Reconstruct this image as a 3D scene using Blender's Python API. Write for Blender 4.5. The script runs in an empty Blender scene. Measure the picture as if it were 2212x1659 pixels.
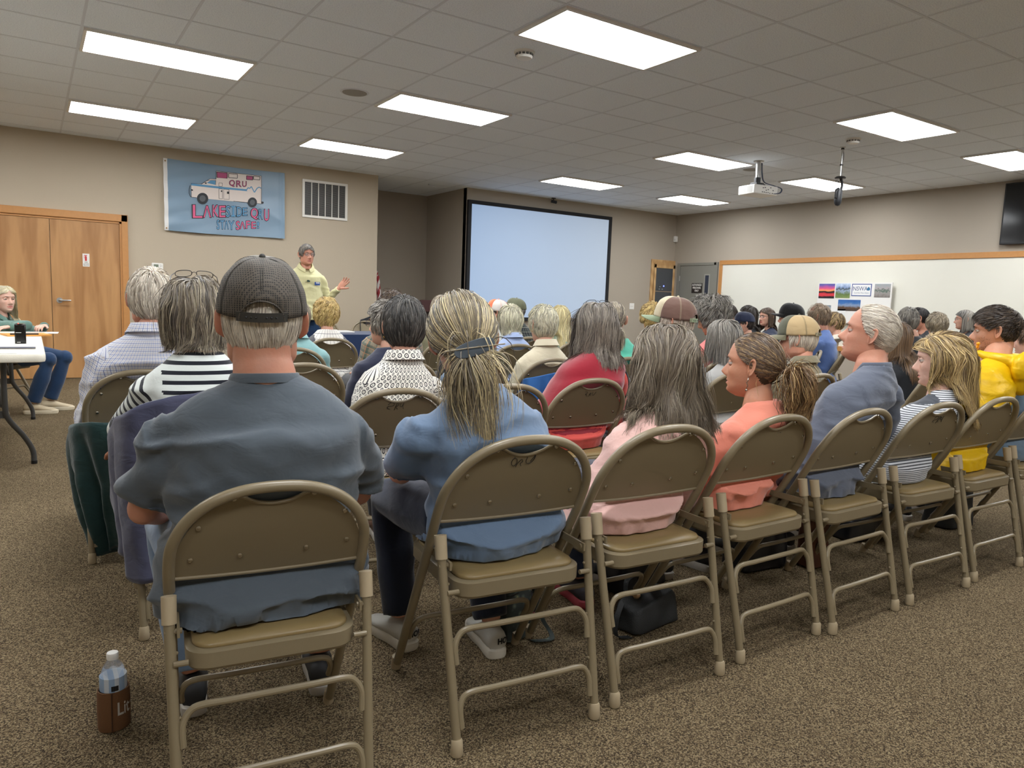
import bpy, math, random
import numpy as np
from mathutils import Matrix, Vector
random.seed(7)
rng = np.random.default_rng(7)
R = math.radians
SC = bpy.context.scene
COL = SC.collection
# ------------------------------------------------------------ camera, world, exposure
CZ = 1.19
def cam_axes(yaw, pitch, roll):
    f = Vector((math.sin(yaw)*math.cos(pitch), math.cos(yaw)*math.cos(pitch), math.sin(pitch)))
    r = Vector((math.cos(yaw), -math.sin(yaw), 0)); u = r.cross(f)
    return math.cos(roll)*r + math.sin(roll)*u, -math.sin(roll)*r + math.cos(roll)*u, f
cd = bpy.data.cameras.new('camera'); cd.sensor_width = 36; cd.lens = 1574.8/2212*36
cd.clip_start = 0.05; cd.clip_end = 60
cam = bpy.data.objects.new('camera', cd); COL.objects.link(cam); SC.camera = cam
_r, _u, _f = cam_axes(.5844, -.1142, .037)
cam.matrix_world = Matrix(((_r.x, _u.x, -_f.x, 0), (_r.y, _u.y, -_f.y, 0), (_r.z, _u.z, -_f.z, CZ), (0, 0, 0, 1)))
wd = bpy.data.worlds.new('world'); SC.world = wd; wd.use_nodes = True
wd.node_tree.nodes['Background'].inputs[0].default_value = (.9, .93, 1, 1)
wd.node_tree.nodes['Background'].inputs[1].default_value = .15
SC.view_settings.view_transform = 'Standard'; SC.view_settings.look = 'None'
SC.view_settings.gamma = 1; SC.view_settings.use_curve_mapping = False
SC.view_settings.exposure = 0.12
LAMP = 21.0          # emission of the ceiling panels
CEIL = 3.007
T = .61
def gx(u): return (u+.5978)*T
def gy(v): return (v+10.2166)*T
YW, XW = 10.72, 10.92     # banner/screen wall plane, whiteboard wall plane
# ------------------------------------------------------------ materials
_mats = {}
def srgb(r, g, b):
    f = lambda c: (c/255)/12.92 if c/255 <= .04045 else ((c/255+.055)/1.055)**2.4
    return (f(r), f(g), f(b), 1)
class NT:
    def __init__(s, m):
        s.t = m.node_tree; s.b = s.t.nodes['Principled BSDF']
    def n(s, typ, **kw):
        nd = s.t.nodes.new(typ)
        for k, v in kw.items():
            if k.startswith('i_'):
                key = k[2:]; key = int(key) if key.isdigit() else key.replace('_', ' ')
                if hasattr(v, 'is_output') or isinstance(v, bpy.types.NodeSocket): s.t.links.new(v, nd.inputs[key])
                else: nd.inputs[key].default_value = v
            else: setattr(nd, k, v)
        return nd
    def link(s, a, b): s.t.links.new(a, b)
    def math(s, op, a, b=0.0, c=0.0):
        nd = s.t.nodes.new('ShaderNodeMath'); nd.operation = op
        for i, v in enumerate((a, b, c)):
            if isinstance(v, bpy.types.NodeSocket): s.t.links.new(v, nd.inputs[i])
            else: nd.inputs[i].default_value = v
        return nd.outputs[0]
    def mix(s, fac, a, b):
        nd = s.t.nodes.new('ShaderNodeMix'); nd.data_type = 'RGBA'
        for i, v in ((0, fac), (6, a), (7, b)):
            if isinstance(v, bpy.types.NodeSocket): s.t.links.new(v, nd.inputs[i])
            else: nd.inputs[i].default_value = v
        return nd.outputs[2]
    def bump(s, h, strength=.3, dist=.01, normal=None):
        nd = s.t.nodes.new('ShaderNodeBump'); nd.inputs['Strength'].default_value = strength
        nd.inputs['Distance'].default_value = dist; s.t.links.new(h, nd.inputs['Height'])
        s.t.links.new(nd.outputs[0], s.b.inputs['Normal']); return nd
def mat(name, col, rough=.6, metal=0, spec=.5, emit=None, es=0, trans=0, noise=None, bump=None, alpha=1, sheen=0, fn=None):
    if name in _mats: return _mats[name]
    m = bpy.data.materials.new(name); m.use_nodes = True; t = NT(m); b = t.b
    if len(col) == 3: col = srgb(*col)
    b.inputs['Base Color'].default_value = col; b.inputs['Roughness'].default_value = rough
    b.inputs['Metallic'].default_value = metal; b.inputs['Specular IOR Level'].default_value = spec
    if sheen: b.inputs['Sheen Weight'].default_value = sheen; b.inputs['Sheen Roughness'].default_value = .5
    if emit: b.inputs['Emission Color'].default_value = emit; b.inputs['Emission Strength'].default_value = es
    if trans: b.inputs['Transmission Weight'].default_value = trans
    if alpha < 1: b.inputs['Alpha'].default_value = alpha
    if noise or bump:
        tc = t.n('ShaderNodeTexCoord').outputs['Object']
    if noise:      # (scale, amount) soft colour variation
        ns = t.n('ShaderNodeTexNoise', i_Vector=tc, i_Scale=noise[0], i_Detail=4.0)
        a = tuple(max(0, c*(1-noise[1])) for c in col[:3])+(1,); d = tuple(min(1, c*(1+noise[1])) for c in col[:3])+(1,)
        t.link(t.mix(ns.outputs[0], a, d), b.inputs['Base Color'])
    if bump:       # (scale, strength)
        ns = t.n('ShaderNodeTexNoise', i_Vector=tc, i_Scale=bump[0], i_Detail=3.0)
        t.bump(ns.outputs[0], bump[1], .01)
    if fn: fn(t, b)
    _mats[name] = m; return m
# ------------------------------------------------------------ mesh tools
class MB:
    """collects vertices and faces of one mesh"""
    def __init__(s): s.v = []; s.f = []; s.m = []; s.n = 0
    def add(s, V, F, mi=0):
        V = np.asarray(V, float).reshape(-1, 3); s.v.append(V)
        for q in F: s.f.append(tuple(int(i)+s.n for i in q)); s.m.append(mi)
        s.n += len(V); return s
    def box(s, a, b, mi=0, M=None):
        x0, y0, z0 = a; x1, y1, z1 = b
        V = np.array([(x, y, z) for z in (z0, z1) for y in (y0, y1) for x in (x0, x1)], float)
        if M is not None: V = xf(M, V)
        return s.add(V, [(0, 2, 3, 1), (4, 5, 7, 6), (0, 1, 5, 4), (2, 6, 7, 3), (0, 4, 6, 2), (1, 3, 7, 5)], mi)
    def tube(s, P, r, n=10, mi=0, close=False, caps=True):
        V, F = tube(P, r, n, close, caps); return s.add(V, F, mi)
    def lathe(s, prof, n=20, M=None, mi=0):
        V = []; F = []
        for (rr, z) in prof:
            for k in range(n): a = 2*math.pi*k/n; V.append((rr*math.cos(a), rr*math.sin(a), z))
        for i in range(len(prof)-1):
            for k in range(n): F.append((i*n+k, i*n+(k+1) % n, (i+1)*n+(k+1) % n, (i+1)*n+k))
        F.append(tuple(range(n))[::-1]); F.append(tuple((len(prof)-1)*n+k for k in range(n)))
        V = np.array(V)
        if M is not None: V = xf(M, V)
        return s.add(V, F, mi)
    def sphere(s, c, r, n=12, mi=0):
        r = np.array(r if hasattr(r, '__len__') else (r, r, r), float); m = n//2+1
        prof = [(math.sin(math.pi*(i+.02)/(m+.04)), -math.cos(math.pi*(i+.02)/(m+.04))) for i in range(m+1)]
        t = MB(); t.lathe(prof, n); V, F = t.data(); return s.add(V*r+np.array(c), F, mi)
    def poly(s, P, h, mi=0):
        """P: Nx3 outline; extruded by vector h"""
        P = np.asarray(P, float); n = len(P); h = np.asarray(h, float)
        F = [tuple(range(n)), tuple(range(2*n-1, n-1, -1))]+[(i, i+n, (i+1) % n+n, (i+1) % n) for i in range(n)]
        return s.add(np.vstack([P, P+h]), F, mi)
    def data(s): return (np.vstack(s.v) if s.v else np.zeros((0, 3))), s.f
    def build(s, name, mats, parent=None, smooth=False, bevel=0, seg=2, ang=35, loc=None):
        V, F = s.data(); me = bpy.data.meshes.new(name)
        me.from_pydata(V.tolist(), [], F)
        if not isinstance(mats, (list, tuple)): mats = [mats]
        for q in mats: me.materials.append(q)
        if len(mats) > 1: me.polygons.foreach_set('material_index', s.m)
        o = bpy.data.objects.new(name, me); COL.objects.link(o)
        if parent is not None: o.parent = parent
        if loc is not None: o.location = loc
        if smooth: me.polygons.foreach_set('use_smooth', [True]*len(me.polygons))
        if smooth == 'auto': me.set_sharp_from_angle(angle=R(ang))
        if bevel:
            bv = o.modifiers.new('bevel', 'BEVEL'); bv.width = bevel; bv.segments = seg; bv.limit_method = 'ANGLE'; bv.angle_limit = R(40)
            me.polygons.foreach_set('use_smooth', [True]*len(me.polygons)); me.set_sharp_from_angle(angle=R(50))
        me.update(); return o
def rounded(x0, x1, y0, y1, r, z, n=6):
    P = []
    for (cx, cy, a0) in ((x1-r, y1-r, 0), (x0+r, y1-r, 90), (x0+r, y0+r, 180), (x1-r, y0+r, 270)):
        for k in range(n+1): a = R(a0+90*k/n); P.append((cx+r*math.cos(a), cy+r*math.sin(a), z))
    return P
def loft(mb, rings, mi=0, cap=True):
    n = len(rings[0]); V = [p for r_ in rings for p in r_]; F = []
    for i in range(len(rings)-1):
        for k in range(n): F.append((i*n+k, i*n+(k+1) % n, (i+1)*n+(k+1) % n, (i+1)*n+k))
    if cap: F.append(tuple(range(n))[::-1]); F.append(tuple((len(rings)-1)*n+k for k in range(n)))
    mb.add(V, F, mi)
def xf(M, V):
    M = np.array(M); return np.asarray(V)@M[:3, :3].T+M[:3, 3]
def catmull(P, k=6, close=False):
    P = np.asarray(P, float); n = len(P); out = []
    idx = (lambda i: i % n) if close else (lambda i: min(max(i, 0), n-1))
    for i in range(n if close else n-1):
        a, b, c, d = P[idx(i-1)], P[idx(i)], P[idx(i+1)], P[idx(i+2)]
        for j in range(k):
            t = j/k; out.append(.5*((2*b)+(-a+c)*t+(2*a-5*b+4*c-d)*t*t+(-a+3*b-3*c+d)*t**3))
    if not close: out.append(P[-1])
    return np.array(out)
def tube(P, r, n=10, close=False, caps=True):
    P = np.asarray(P, float); m = len(P); r = np.full(m, r, float) if np.ndim(r) == 0 else np.asarray(r, float)
    Tn = np.gradient(P, axis=0) if not close else np.roll(P, -1, 0)-np.roll(P, 1, 0)
    Tn /= np.linalg.norm(Tn, axis=1)[:, None]+1e-12
    up = np.array([0, 0, 1.]) if abs(Tn[0][2]) < .9 else np.array([1., 0, 0]); N = []
    x = np.cross(Tn[0], up); x /= np.linalg.norm(x)
    for i in range(m):
        x = x-Tn[i]*(x@Tn[i]); x /= np.linalg.norm(x)+1e-12; N.append(x)
    N = np.array(N); B = np.cross(Tn, N); a = np.arange(n)*2*math.pi/n
    V = (P[:, None]+r[:, None, None]*(np.cos(a)[None, :, None]*N[:, None]+np.sin(a)[None, :, None]*B[:, None])).reshape(-1, 3)
    F = []
    for i in range(m if close else m-1):
        j = (i+1) % m
        for k in range(n): F.append((i*n+k, i*n+(k+1) % n, j*n+(k+1) % n, j*n+k))
    if caps and not close: F.append(tuple(range(n))[::-1]); F.append(tuple((m-1)*n+k for k in range(n)))
    return V, F
def tag(o, label=None, cat=None, group=None, kind=None):
    if label: o['label'] = label
    if cat: o['category'] = cat
    if group: o['group'] = group
    if kind: o['kind'] = kind
    return o
def empty(name, loc=(0, 0, 0), rz=0, sc=1):
    o = bpy.data.objects.new(name, None); COL.objects.link(o); o.empty_display_size = .1
    o.location = loc; o.rotation_euler = (0, 0, rz); o.scale = (sc, sc, sc); return o
def copy_tree(o, parent=None):
    c = o.copy(); COL.objects.link(c)
    if parent is not None: c.parent = parent
    for ch in [q for q in _kids.get(o.name, [])]: copy_tree(ch, c)
    return c
_kids = {}
def kids_index():
    _kids.clear()
    for q in bpy.data.objects:
        if q.parent: _kids.setdefault(q.parent.name, []).append(q)
def eval_mesh(o):
    dg = bpy.context.evaluated_depsgraph_get(); dg.update()
    return bpy.data.meshes.new_from_object(o.evaluated_get(dg))
def text_mesh(txt, size, ext=.0006, offset=0, align='CENTER'):
    """vertices/faces of lettering lying in the XY plane, front towards +Z"""
    c = bpy.data.curves.new('t', 'FONT'); c.body = txt; c.size = size; c.extrude = ext; c.offset = offset
    c.align_x = align; c.align_y = 'CENTER'; c.resolution_u = 3
    o = bpy.data.objects.new('t', c); COL.objects.link(o); me = eval_mesh(o)
    V = np.array([v.co[:] for v in me.vertices]).reshape(-1, 3); F = [tuple(p.vertices) for p in me.polygons]
    bpy.data.objects.remove(o); bpy.data.curves.remove(c); bpy.data.meshes.remove(me)
    return V, F
def stand(origin, right, up=(0, 0, 1)):
    """matrix whose XY plane is an upright surface: x -> right, y -> up, z -> out of the surface"""
    r = Vector(right).normalized(); u = Vector(up).normalized(); n = r.cross(u)
    return Matrix(((r.x, u.x, n.x, origin[0]), (r.y, u.y, n.y, origin[1]), (r.z, u.z, n.z, origin[2]), (0, 0, 0, 1)))
# ------------------------------------------------------------ shell materials
def f_carpet(t, b):
    tc = t.n('ShaderNodeTexCoord').outputs['Object']
    v = t.n('ShaderNodeTexVoronoi', i_Vector=tc, i_Scale=300.0); v.inputs['Randomness'].default_value = .75
    n1 = t.n('ShaderNodeTexNoise', i_Vector=tc, i_Scale=150.0, i_Detail=3.0)
    n2 = t.n('ShaderNodeTexNoise', i_Vector=tc, i_Scale=1.3, i_Detail=3.0)
    sep = t.n('ShaderNodeSeparateColor', i_0=v.outputs['Color'])
    k = t.math('ADD', t.math('MULTIPLY', sep.outputs[0], .75), t.math('MULTIPLY', n1.outputs[0], .5))
    cr = t.n('ShaderNodeValToRGB', i_0=k); e = cr.color_ramp.elements
    e[0].position = .28; e[0].color = srgb(50, 42, 34); e[1].position = .95; e[1].color = srgb(172, 154, 122)
    x = e.new(.5); x.color = srgb(92, 78, 59); x = e.new(.72); x.color = srgb(134, 115, 86)
    c2 = t.mix(t.math('MULTIPLY', n2.outputs[0], .35), cr.outputs[0], srgb(84, 72, 56))
    t.link(c2, b.inputs['Base Color'])
    t.bump(t.math('ADD', t.math('MULTIPLY', v.outputs['Distance'], -1.5), n1.outputs[0]), .9, .004)
m_carpet = mat('carpet_loops', (95, 80, 60), .95, spec=.1, fn=f_carpet)
def f_wall(t, b):
    tc = t.n('ShaderNodeTexCoord').outputs['Object']
    n = t.n('ShaderNodeTexNoise', i_Vector=tc, i_Scale=55.0, i_Detail=4.0)
    t.bump(n.outputs[0], .22, .004)
m_wall = mat('tan_wall_paint', (182, 169, 149), .7, spec=.25, fn=f_wall)
m_wall2 = mat('grey_tan_wall_paint', (168, 158, 144), .7, spec=.25, fn=f_wall)
def f_tile(t, b):
    tc = t.n('ShaderNodeTexCoord').outputs['Object']
    n = t.n('ShaderNodeTexNoise', i_Vector=tc, i_Scale=140.0, i_Detail=2.0)
    cr = t.n('ShaderNodeValToRGB', i_0=n.outputs[0]); e = cr.color_ramp.elements
    e[0].position = .34; e[0].color = srgb(216, 223, 236); e[1].position = .5; e[1].color = srgb(238, 245, 253)
    t.link(cr.outputs[0], b.inputs['Base Color']); t.bump(n.outputs[0], .35, .003)
m_tile = mat('acoustic_ceiling_tile', (200, 195, 190), .9, spec=.1, fn=f_tile)
m_grid = mat('white_ceiling_grid_metal', (214, 220, 230), .6)
def f_wood(c1, c2, sx, sy, sz, scale=3.0, dist=6.0):
    def f(t, b):
        tc = t.n('ShaderNodeTexCoord').outputs['Object']
        mp = t.n('ShaderNodeMapping', i_Vector=tc); mp.inputs['Scale'].default_value = (sx, sy, sz)
        n = t.n('ShaderNodeTexNoise', i_Vector=mp.outputs[0], i_Scale=scale, i_Detail=6.0); n.inputs['Distortion'].default_value = 1.5
        w = t.n('ShaderNodeTexWave', i_Vector=mp.outputs[0], i_Scale=scale*.8, i_Distortion=dist, i_Detail=3.0); w.wave_type = 'RINGS'
        k = t.math('ADD', t.math('MULTIPLY', n.outputs[0], .6), t.math('MULTIPLY', w.outputs[0], .4))
        cr = t.n('ShaderNodeValToRGB', i_0=k); e = cr.color_ramp.elements
        e[0].position = .25; e[0].color = c1; e[1].position = .8; e[1].color = c2
        t.link(cr.outputs[0], b.inputs['Base Color'])
    return f
m_door = mat('birch_door_veneer', (170, 120, 66), .42, fn=f_wood(srgb(156, 110, 64), srgb(186, 140, 90), 2.6, 1, .30, 3.0, 7.0))
m_oak = mat('golden_oak_trim', (184, 130, 74), .42, noise=(26, .1))
m_maple = mat('maple_cabinet_wood', (200, 162, 110), .42, fn=f_wood(srgb(180, 140, 92), srgb(214, 178, 128), 4, 4, .6, 3.0, 3.0))
m_gdoor = mat('grey_steel_door_paint', (126, 124, 116), .45)
m_white = mat('white_plastic', (228, 226, 220), .4)
m_black = mat('black_plastic', (22, 22, 24), .4)
m_blackgloss = mat('black_screen_gloss', (10, 10, 12), .12)
m_chrome = mat('brushed_metal', (190, 190, 188), .28, metal=1)
m_wb = mat('whiteboard_surface', (222, 220, 208), .28, noise=(1.2, .03))
def struct(o): o['kind'] = 'structure'; return o
def slab(name, a, b, m):
    return struct(MB().box(a, b).build(name, m))
X0, Y0 = -3.6, -3.4
slab('floor', (X0-.1, Y0-.1, -.1), (XW+.1, 12.3, 0), m_carpet)
slab('ceiling', (X0-.1, Y0-.1, CEIL), (XW+.1, 12.3, CEIL+.1), m_tile)
slab('wall_left', (X0-.1, YW, 0), (4.5, YW+.12, CEIL), m_wall)
slab('wall_alcove_left', (4.38, YW+.12, 0), (4.5, 12.2, CEIL), m_wall2)
slab('wall_alcove_back', (4.38, 12.18, 0), (6.2, 12.3, CEIL), m_wall2)
slab('wall_alcove_right', (6.07, YW+.02, 0), (6.19, 12.18, CEIL), m_wall2)
slab('wall_front', (6.07, YW, 0), (XW+.1, YW+.12, CEIL), m_wall2)
slab('wall_right', (XW, Y0-.1, 0), (XW+.12, YW, CEIL), m_wall2)
slab('wall_back', (X0-.1, Y0-.12, 0), (XW+.1, Y0, CEIL), m_wall)
slab('wall_side', (X0-.12, Y0-.1, 0), (X0, YW, CEIL), m_wall)
# ceiling grid
g = MB()
for v in range(-22, 8):
    y = gy(v)
    if Y0 < y < 10.7: g.box((X0, y-.009, CEIL-.0025), (XW, y+.009, CEIL+.002))
for u in range(-6, 17):
    x = gx(u)
    if X0 < x < XW: g.box((x-.009, Y0, CEIL-.0022), (x+.009, YW if not 4.5 < x < 6.07 else 12.18, CEIL+.002))
struct(g.build('trim_1', m_grid))
b = MB(); b.box((X0, YW-.012, 0), (-1.6, YW, .1)); b.box((1.06, YW-.012, 0), (4.5, YW, .1))
struct(b.build('baseboard_left', mat('brown_vinyl_base', (96, 82, 66), .5)))
b = MB(); b.box((6.08, YW-.012, 0), (10.2, YW, .1)); struct(b.build('baseboard_front', _mats['brown_vinyl_base']))
b = MB(); b.box((XW-.012, Y0, 0), (XW, 9.5, .1)); struct(b.build('baseboard_right', _mats['brown_vinyl_base']))
# ------------------------------------------------------------ ceiling lights
def f_lamp(t, b):
    # three tubes glow faintly through the prismatic lens
    tc = t.n('ShaderNodeTexCoord').outputs['Object']
    s = t.n('ShaderNodeSeparateXYZ', i_0=tc)
    w = t.math('ABSOLUTE', t.math('SINE', t.math('MULTIPLY', s.outputs[1], math.pi/.19)))
    b.inputs['Emission Color'].default_value = (.95, .975, 1, 1)
    t.link(t.math('MULTIPLY', t.math('ADD', .82, t.math('MULTIPLY', w, .3)), LAMP), b.inputs['Emission Strength'])
m_lamp = mat('lit_prismatic_lens', (250, 250, 245), .4, fn=f_lamp)
m_frame = mat('light_frame_white', (225, 222, 216), .45)
place = {(4,-4):'large nearest ceiling light panel, top centre, beside a smoke detector', (0,0):'long bright ceiling light panel at upper left, nearer the camera', (0,4):'long ceiling light panel at left, closest above the blue banner wall',
 (4,0):'ceiling light panel between the round ceiling speaker and the large nearest panel', (4,4):'ceiling light panel above the white wall vent', (10,4):'bluish ceiling light panel just above the projection screen',
 (10,0):'ceiling light panel right beside the projector mount', (10,-4):'ceiling light panel at upper right, nearest above the hanging microphone', (14,-4):'ceiling light panel cut by the right edge of the picture',
 (14,0):'ceiling light panel seen behind the hanging microphone', (14,4):'dimmer small ceiling light panel below left of the projector'}
lights = []
def ceiling_light(u, v):
    x0, x1, y0, y1 = gx(u)+.012, gx(u+2)-.012, gy(v)+.012, gy(v+1)-.012
    cx, cy = (x0+x1)/2, (y0+y1)/2; hx, hy = (x1-x0)/2, (y1-y0)/2
    t = empty('ceiling_light', (cx, cy, CEIL)); f = MB()
    z0, z1 = -.020, -.001; w = .022
    f.box((-hx, -hy, z0), (hx, -hy+w, z1)); f.box((-hx, hy-w, z0), (hx, hy, z1))
    f.box((-hx, -hy+w, z0), (-hx+w, hy-w, z1)); f.box((hx-w, -hy+w, z0), (hx, hy-w, z1))
    f.build('light_frame', m_frame, t)
    MB().box((-hx+w, -hy+w, -.013), (hx-w, hy-w, -.008)).build('diffuser', m_lamp, t)
    tag(t, place.get((u, v), 'ceiling light panel outside the picture over the audience'), 'ceiling light', 'fluorescent ceiling light panels')
    return t
for (u, v) in [(4,-4),(0,0),(0,4),(4,0),(4,4),(10,4),(10,0),(10,-4),(14,-4),(14,0),(14,4),(-4,0),(-4,4),(-4,-4),(0,-4),(0,-8),(4,-8),(10,-8),(14,-8),(0,-12),(4,-12),(10,-12),(-4,-12)]:
    ceiling_light(u, v)
# ------------------------------------------------------------ double wood door
def wood_door():
    t = struct(MB().box((1.0, YW-.05, 0), (1.07, YW, 2.09)).build('door_1', m_oak)); t.data.materials.clear(); t.data.materials.append(m_oak)
    MB().box((-1.62, YW-.05, 2.0), (1.07, YW, 2.09)).build('door_frame', m_oak, t, bevel=.006)
    MB().box((-1.62, YW-.05, 0), (-1.55, YW, 2.0)).build('door_frame', m_oak, t)
    MB().box((.975, YW-.03, 0), (1.0, YW, 2.0)).box((-1.55, YW-.03, 1.975), (1.0, YW, 2.0)).build('door_stop', m_oak, t)
    MB().box((.222, YW-.022, .012), (.972, YW, 1.972)).build('door_leaf', m_door, t, bevel=.002)
    MB().box((-.54, YW-.022, .012), (.216, YW, 1.972)).build('door_leaf', m_door, t, bevel=.002)
    h = MB(); h.tube([(.3, YW-.022, .985), (.3, YW-.036, .985)], .034, 20); h.tube([(.3, YW-.03, .985), (.3, YW-.07, .985), (.315, YW-.082, .985), (.42, YW-.08, .985)], [.013, .013, .012, .009], 12)
    h.build('door_handle', m_chrome, t, smooth='auto')
    s = MB().box((.56, YW-.0245, 1.415), (.635, YW-.022, 1.575)).build('sign_plate', m_white, t); s['label'] = 'small white fire extinguisher sticker'
    red = mat('sign_red', (190, 40, 40), .5)
    e = MB(); e.box((.585, YW-.0262, 1.485), (.606, YW-.0245, 1.54)); e.box((.59, YW-.0262, 1.54), (.6, YW-.0245, 1.552)); e.box((.576, YW-.0262, 1.548), (.61, YW-.0245, 1.556)); e.box((.576, YW-.0262, 1.515), (.58, YW-.0245, 1.55))
    e.build('extinguisher_mark', red, s)
    k = MB()
    for i, w in enumerate(('FIRE', 'EXTINGUISHER', 'BELOW')):
        V, F = text_mesh(w, .0155 if i == 1 else .02, .0003); k.add(xf(stand((.5975, YW-.0252, 1.468-.018*i), (1, 0, 0)), V*[.62, 1, 1] if i == 1 else xf(Matrix.Identity(4), V)) if False else xf(stand((.5975, YW-.0252, 1.468-.018*i), (1, 0, 0)), V*np.array([.55 if i == 1 else .9, 1, 1])), F)
    k.build('lettering', m_black, s)
wood_door()
# ------------------------------------------------------------ banner
def banner():
    W0, W1, Z0, Z1 = 1.5, 3.07, 1.94, 2.865
    t = empty('banner', (W0, YW, Z0))
    blue = mat('sky_blue_banner_satin', (128, 152, 172), .34, spec=.4)
    def bulge(u, v):
        d = .036+.014*np.sin(9*u+5*v)*np.exp(-3*u)+.009*np.sin(26*(v-.5*u))*np.exp(-3*u)+.007*np.exp(-((u+.9*v-1.2)/.05)**2)*.6+.006*np.sin(14*v+3*u)*(u > .0)*.5
        d = d+.006*np.exp(-((u-.965)/.012)**2)+.010*(1-v)*np.sin(7*u)
        return d
    def top(u): return Z1-.012*np.sin(np.pi*u)
    def pos(u, v, off=0):     # u right, v up
        u = np.asarray(u, float); v = np.asarray(v, float)
        z = Z0+(top(u)-Z0)*v-.006*np.sin(5*u)*(1-v)
        return np.stack([W0+(W1-W0)*u, YW-bulge(u, v)-off, z], -1)-np.array([W0, YW, Z0])
    nu, nv = 120, 70
    U, Vv = np.meshgrid(np.linspace(.03, 1, nu), np.linspace(0, 1, nv)); P = pos(U, Vv).reshape(-1, 3)
    F = [(j*nu+i, j*nu+i+1, (j+1)*nu+i+1, (j+1)*nu+i) for j in range(nv-1) for i in range(nu-1)]
    MB().add(P, F).build('banner_cloth', blue, t, smooth=True)
    U, Vv = np.meshgrid(np.linspace(0, .031, 3), np.linspace(0, 1, 30)); P = pos(U, Vv, .0012).reshape(-1, 3)
    F = [(j*3+i, j*3+i+1, (j+1)*3+i+1, (j+1)*3+i) for j in range(29) for i in range(2)]
    MB().add(P, F).build('header_tape', mat('white_canvas', (225, 223, 220), .7), t)
    gm = MB()
    for v in (.03, .965):
        p = pos(.015, v, .002); gm.lathe([(.010, 0), (.010, .002), (.005, .003)], 14, stand(p, (1, 0, 0)))
    gm.build('grommet', mat('brass', (150, 120, 80), .3, metal=1), t)
    def c2uv(x, y):
        u = (x-130)/(2085-130); tp = 85+265*u; bt = 1272+173*u
        return u, 1-(y-tp)/(bt-tp)
    black = mat('ink_black', (38, 40, 46), .6); white = mat('ink_white', (226, 214, 206), .55)
    pink = mat('ink_pink', (214, 92, 132), .55); dpk = mat('ink_plum', (176, 78, 118), .55); bl = mat('ink_blue', (92, 150, 190), .55); tire = mat('ink_tyre', (46, 50, 54), .6); hub = mat('ink_hub', (88, 92, 96), .6)
    def shape(pts, off):
        pts = np.array(pts, float); u, v = c2uv(pts[:, 0], pts[:, 1]); return pos(u, v, off)
    def fillp(mb, pts, off):     # outline filled with small triangles that follow the cloth
        from mathutils.geometry import tessellate_polygon
        pts = [tuple(map(float, q)) for q in pts]; tr = tessellate_polygon([[Vector((x, y, 0)) for x, y in pts]]); T_ = [[np.array(pts[i]) for i in q] for q in tr]; out = []
        while T_:
            a, b_, c = T_.pop(); e = [np.linalg.norm(b_-a), np.linalg.norm(c-b_), np.linalg.norm(a-c)]; k = int(np.argmax(e))
            if e[k] < 45: out.append((a, b_, c)); continue
            q = [a, b_, c]; p0, p1, p2 = q[k], q[(k+1) % 3], q[(k+2) % 3]; m_ = (p0+p1)/2; T_ += [[p0, m_, p2], [m_, p1, p2]]
        P = shape([q for t3 in out for q in t3], off); F = []
        for i in range(len(out)):
            a, b_, c = P[3*i:3*i+3]; F.append((3*i, 3*i+1, 3*i+2) if np.cross(b_-a, c-a)[1] < 0 else (3*i, 3*i+2, 3*i+1))
        mb.add(P, F)
    def line(mb, pts, w=7, off=.004, close=False):
        P = shape(catmull(pts, 1, False) if not close else pts+[pts[0]], off)
        for i in range(len(P)-1):
            d = P[i+1]-P[i]; n = np.array([-d[2], 0, d[0]]); n = n/(np.linalg.norm(n)+1e-9)*w*.0004
            mb.add([P[i]-n, P[i+1]-n, P[i+1]+n, P[i]+n], [(0, 1, 2, 3)])
    body = [(935, 290), (1680, 385), (1680, 850), (545, 722), (545, 495), (700, 505), (840, 418), (935, 425)]
    w = MB(); fillp(w, body, .006); w.build('ambulance_body', white, t)
    k = MB(); line(k, body, 6, .0085, True)
    for q in ([(978, 487), (1033, 489), (1033, 545), (978, 543)], [(978, 582), (1033, 588), (1033, 752), (978, 748)], [(1055, 590), (1143, 600), (1143, 762), (1055, 757)]): line(k, q, 5, .0085, True)
    line(k, [(700, 510), (790, 450), (850, 440), (930, 445), (925, 520)], 6, .0085)
    line(k, [(530, 530), (518, 560), (512, 600), (512, 655), (525, 700), (545, 722)], 9, .0085); line(k, [(540, 600), (570, 610)], 22, .0085)
    fillp(k, [(1108, 632), (1145, 632), (1145, 672), (1108, 668)], .0088); fillp(k, [(1010, 612), (1030, 612), (1030, 636), (1010, 632)], .0088); fillp(k, [(755, 480), (785, 480), (785, 500), (755, 500)], .009)
    for q in ([(945, 308), (1115, 325), (1112, 412), (948, 398)], [(1135, 332), (1280, 346), (1276, 415), (1135, 402)], [(1430, 375), (1535, 388), (1533, 448), (1428, 438)], [(1545, 385), (1655, 398), (1652, 450), (1547, 440)]): line(k, q, 9, .0092, True)
    fillp(k, [(1680, 812), (1712, 812), (1722, 832), (1708, 850), (1680, 850)], .008)
    k.build('ambulance_outline', black, t)
    w = MB(); fillp(w, [(940, 305), (1118, 322), (1115, 414), (945, 400)], .0084); fillp(w, [(1428, 374), (1537, 388), (1535, 450), (1426, 440)], .0084); w.build('ambulance_light', dpk, t)
    w = MB(); fillp(w, [(545, 495), (1425, 598), (1445, 632), (545, 530)], .008); fillp(w, [(785, 488), (848, 446), (925, 450), (920, 518)], .008)
    line(w, [(1430, 610), (1460, 570), (1480, 590), (1512, 555), (1562, 655), (1610, 585), (1645, 570), (1675, 590)], 16, .0088); w.build('ambulance_stripe', bl, t)
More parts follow.
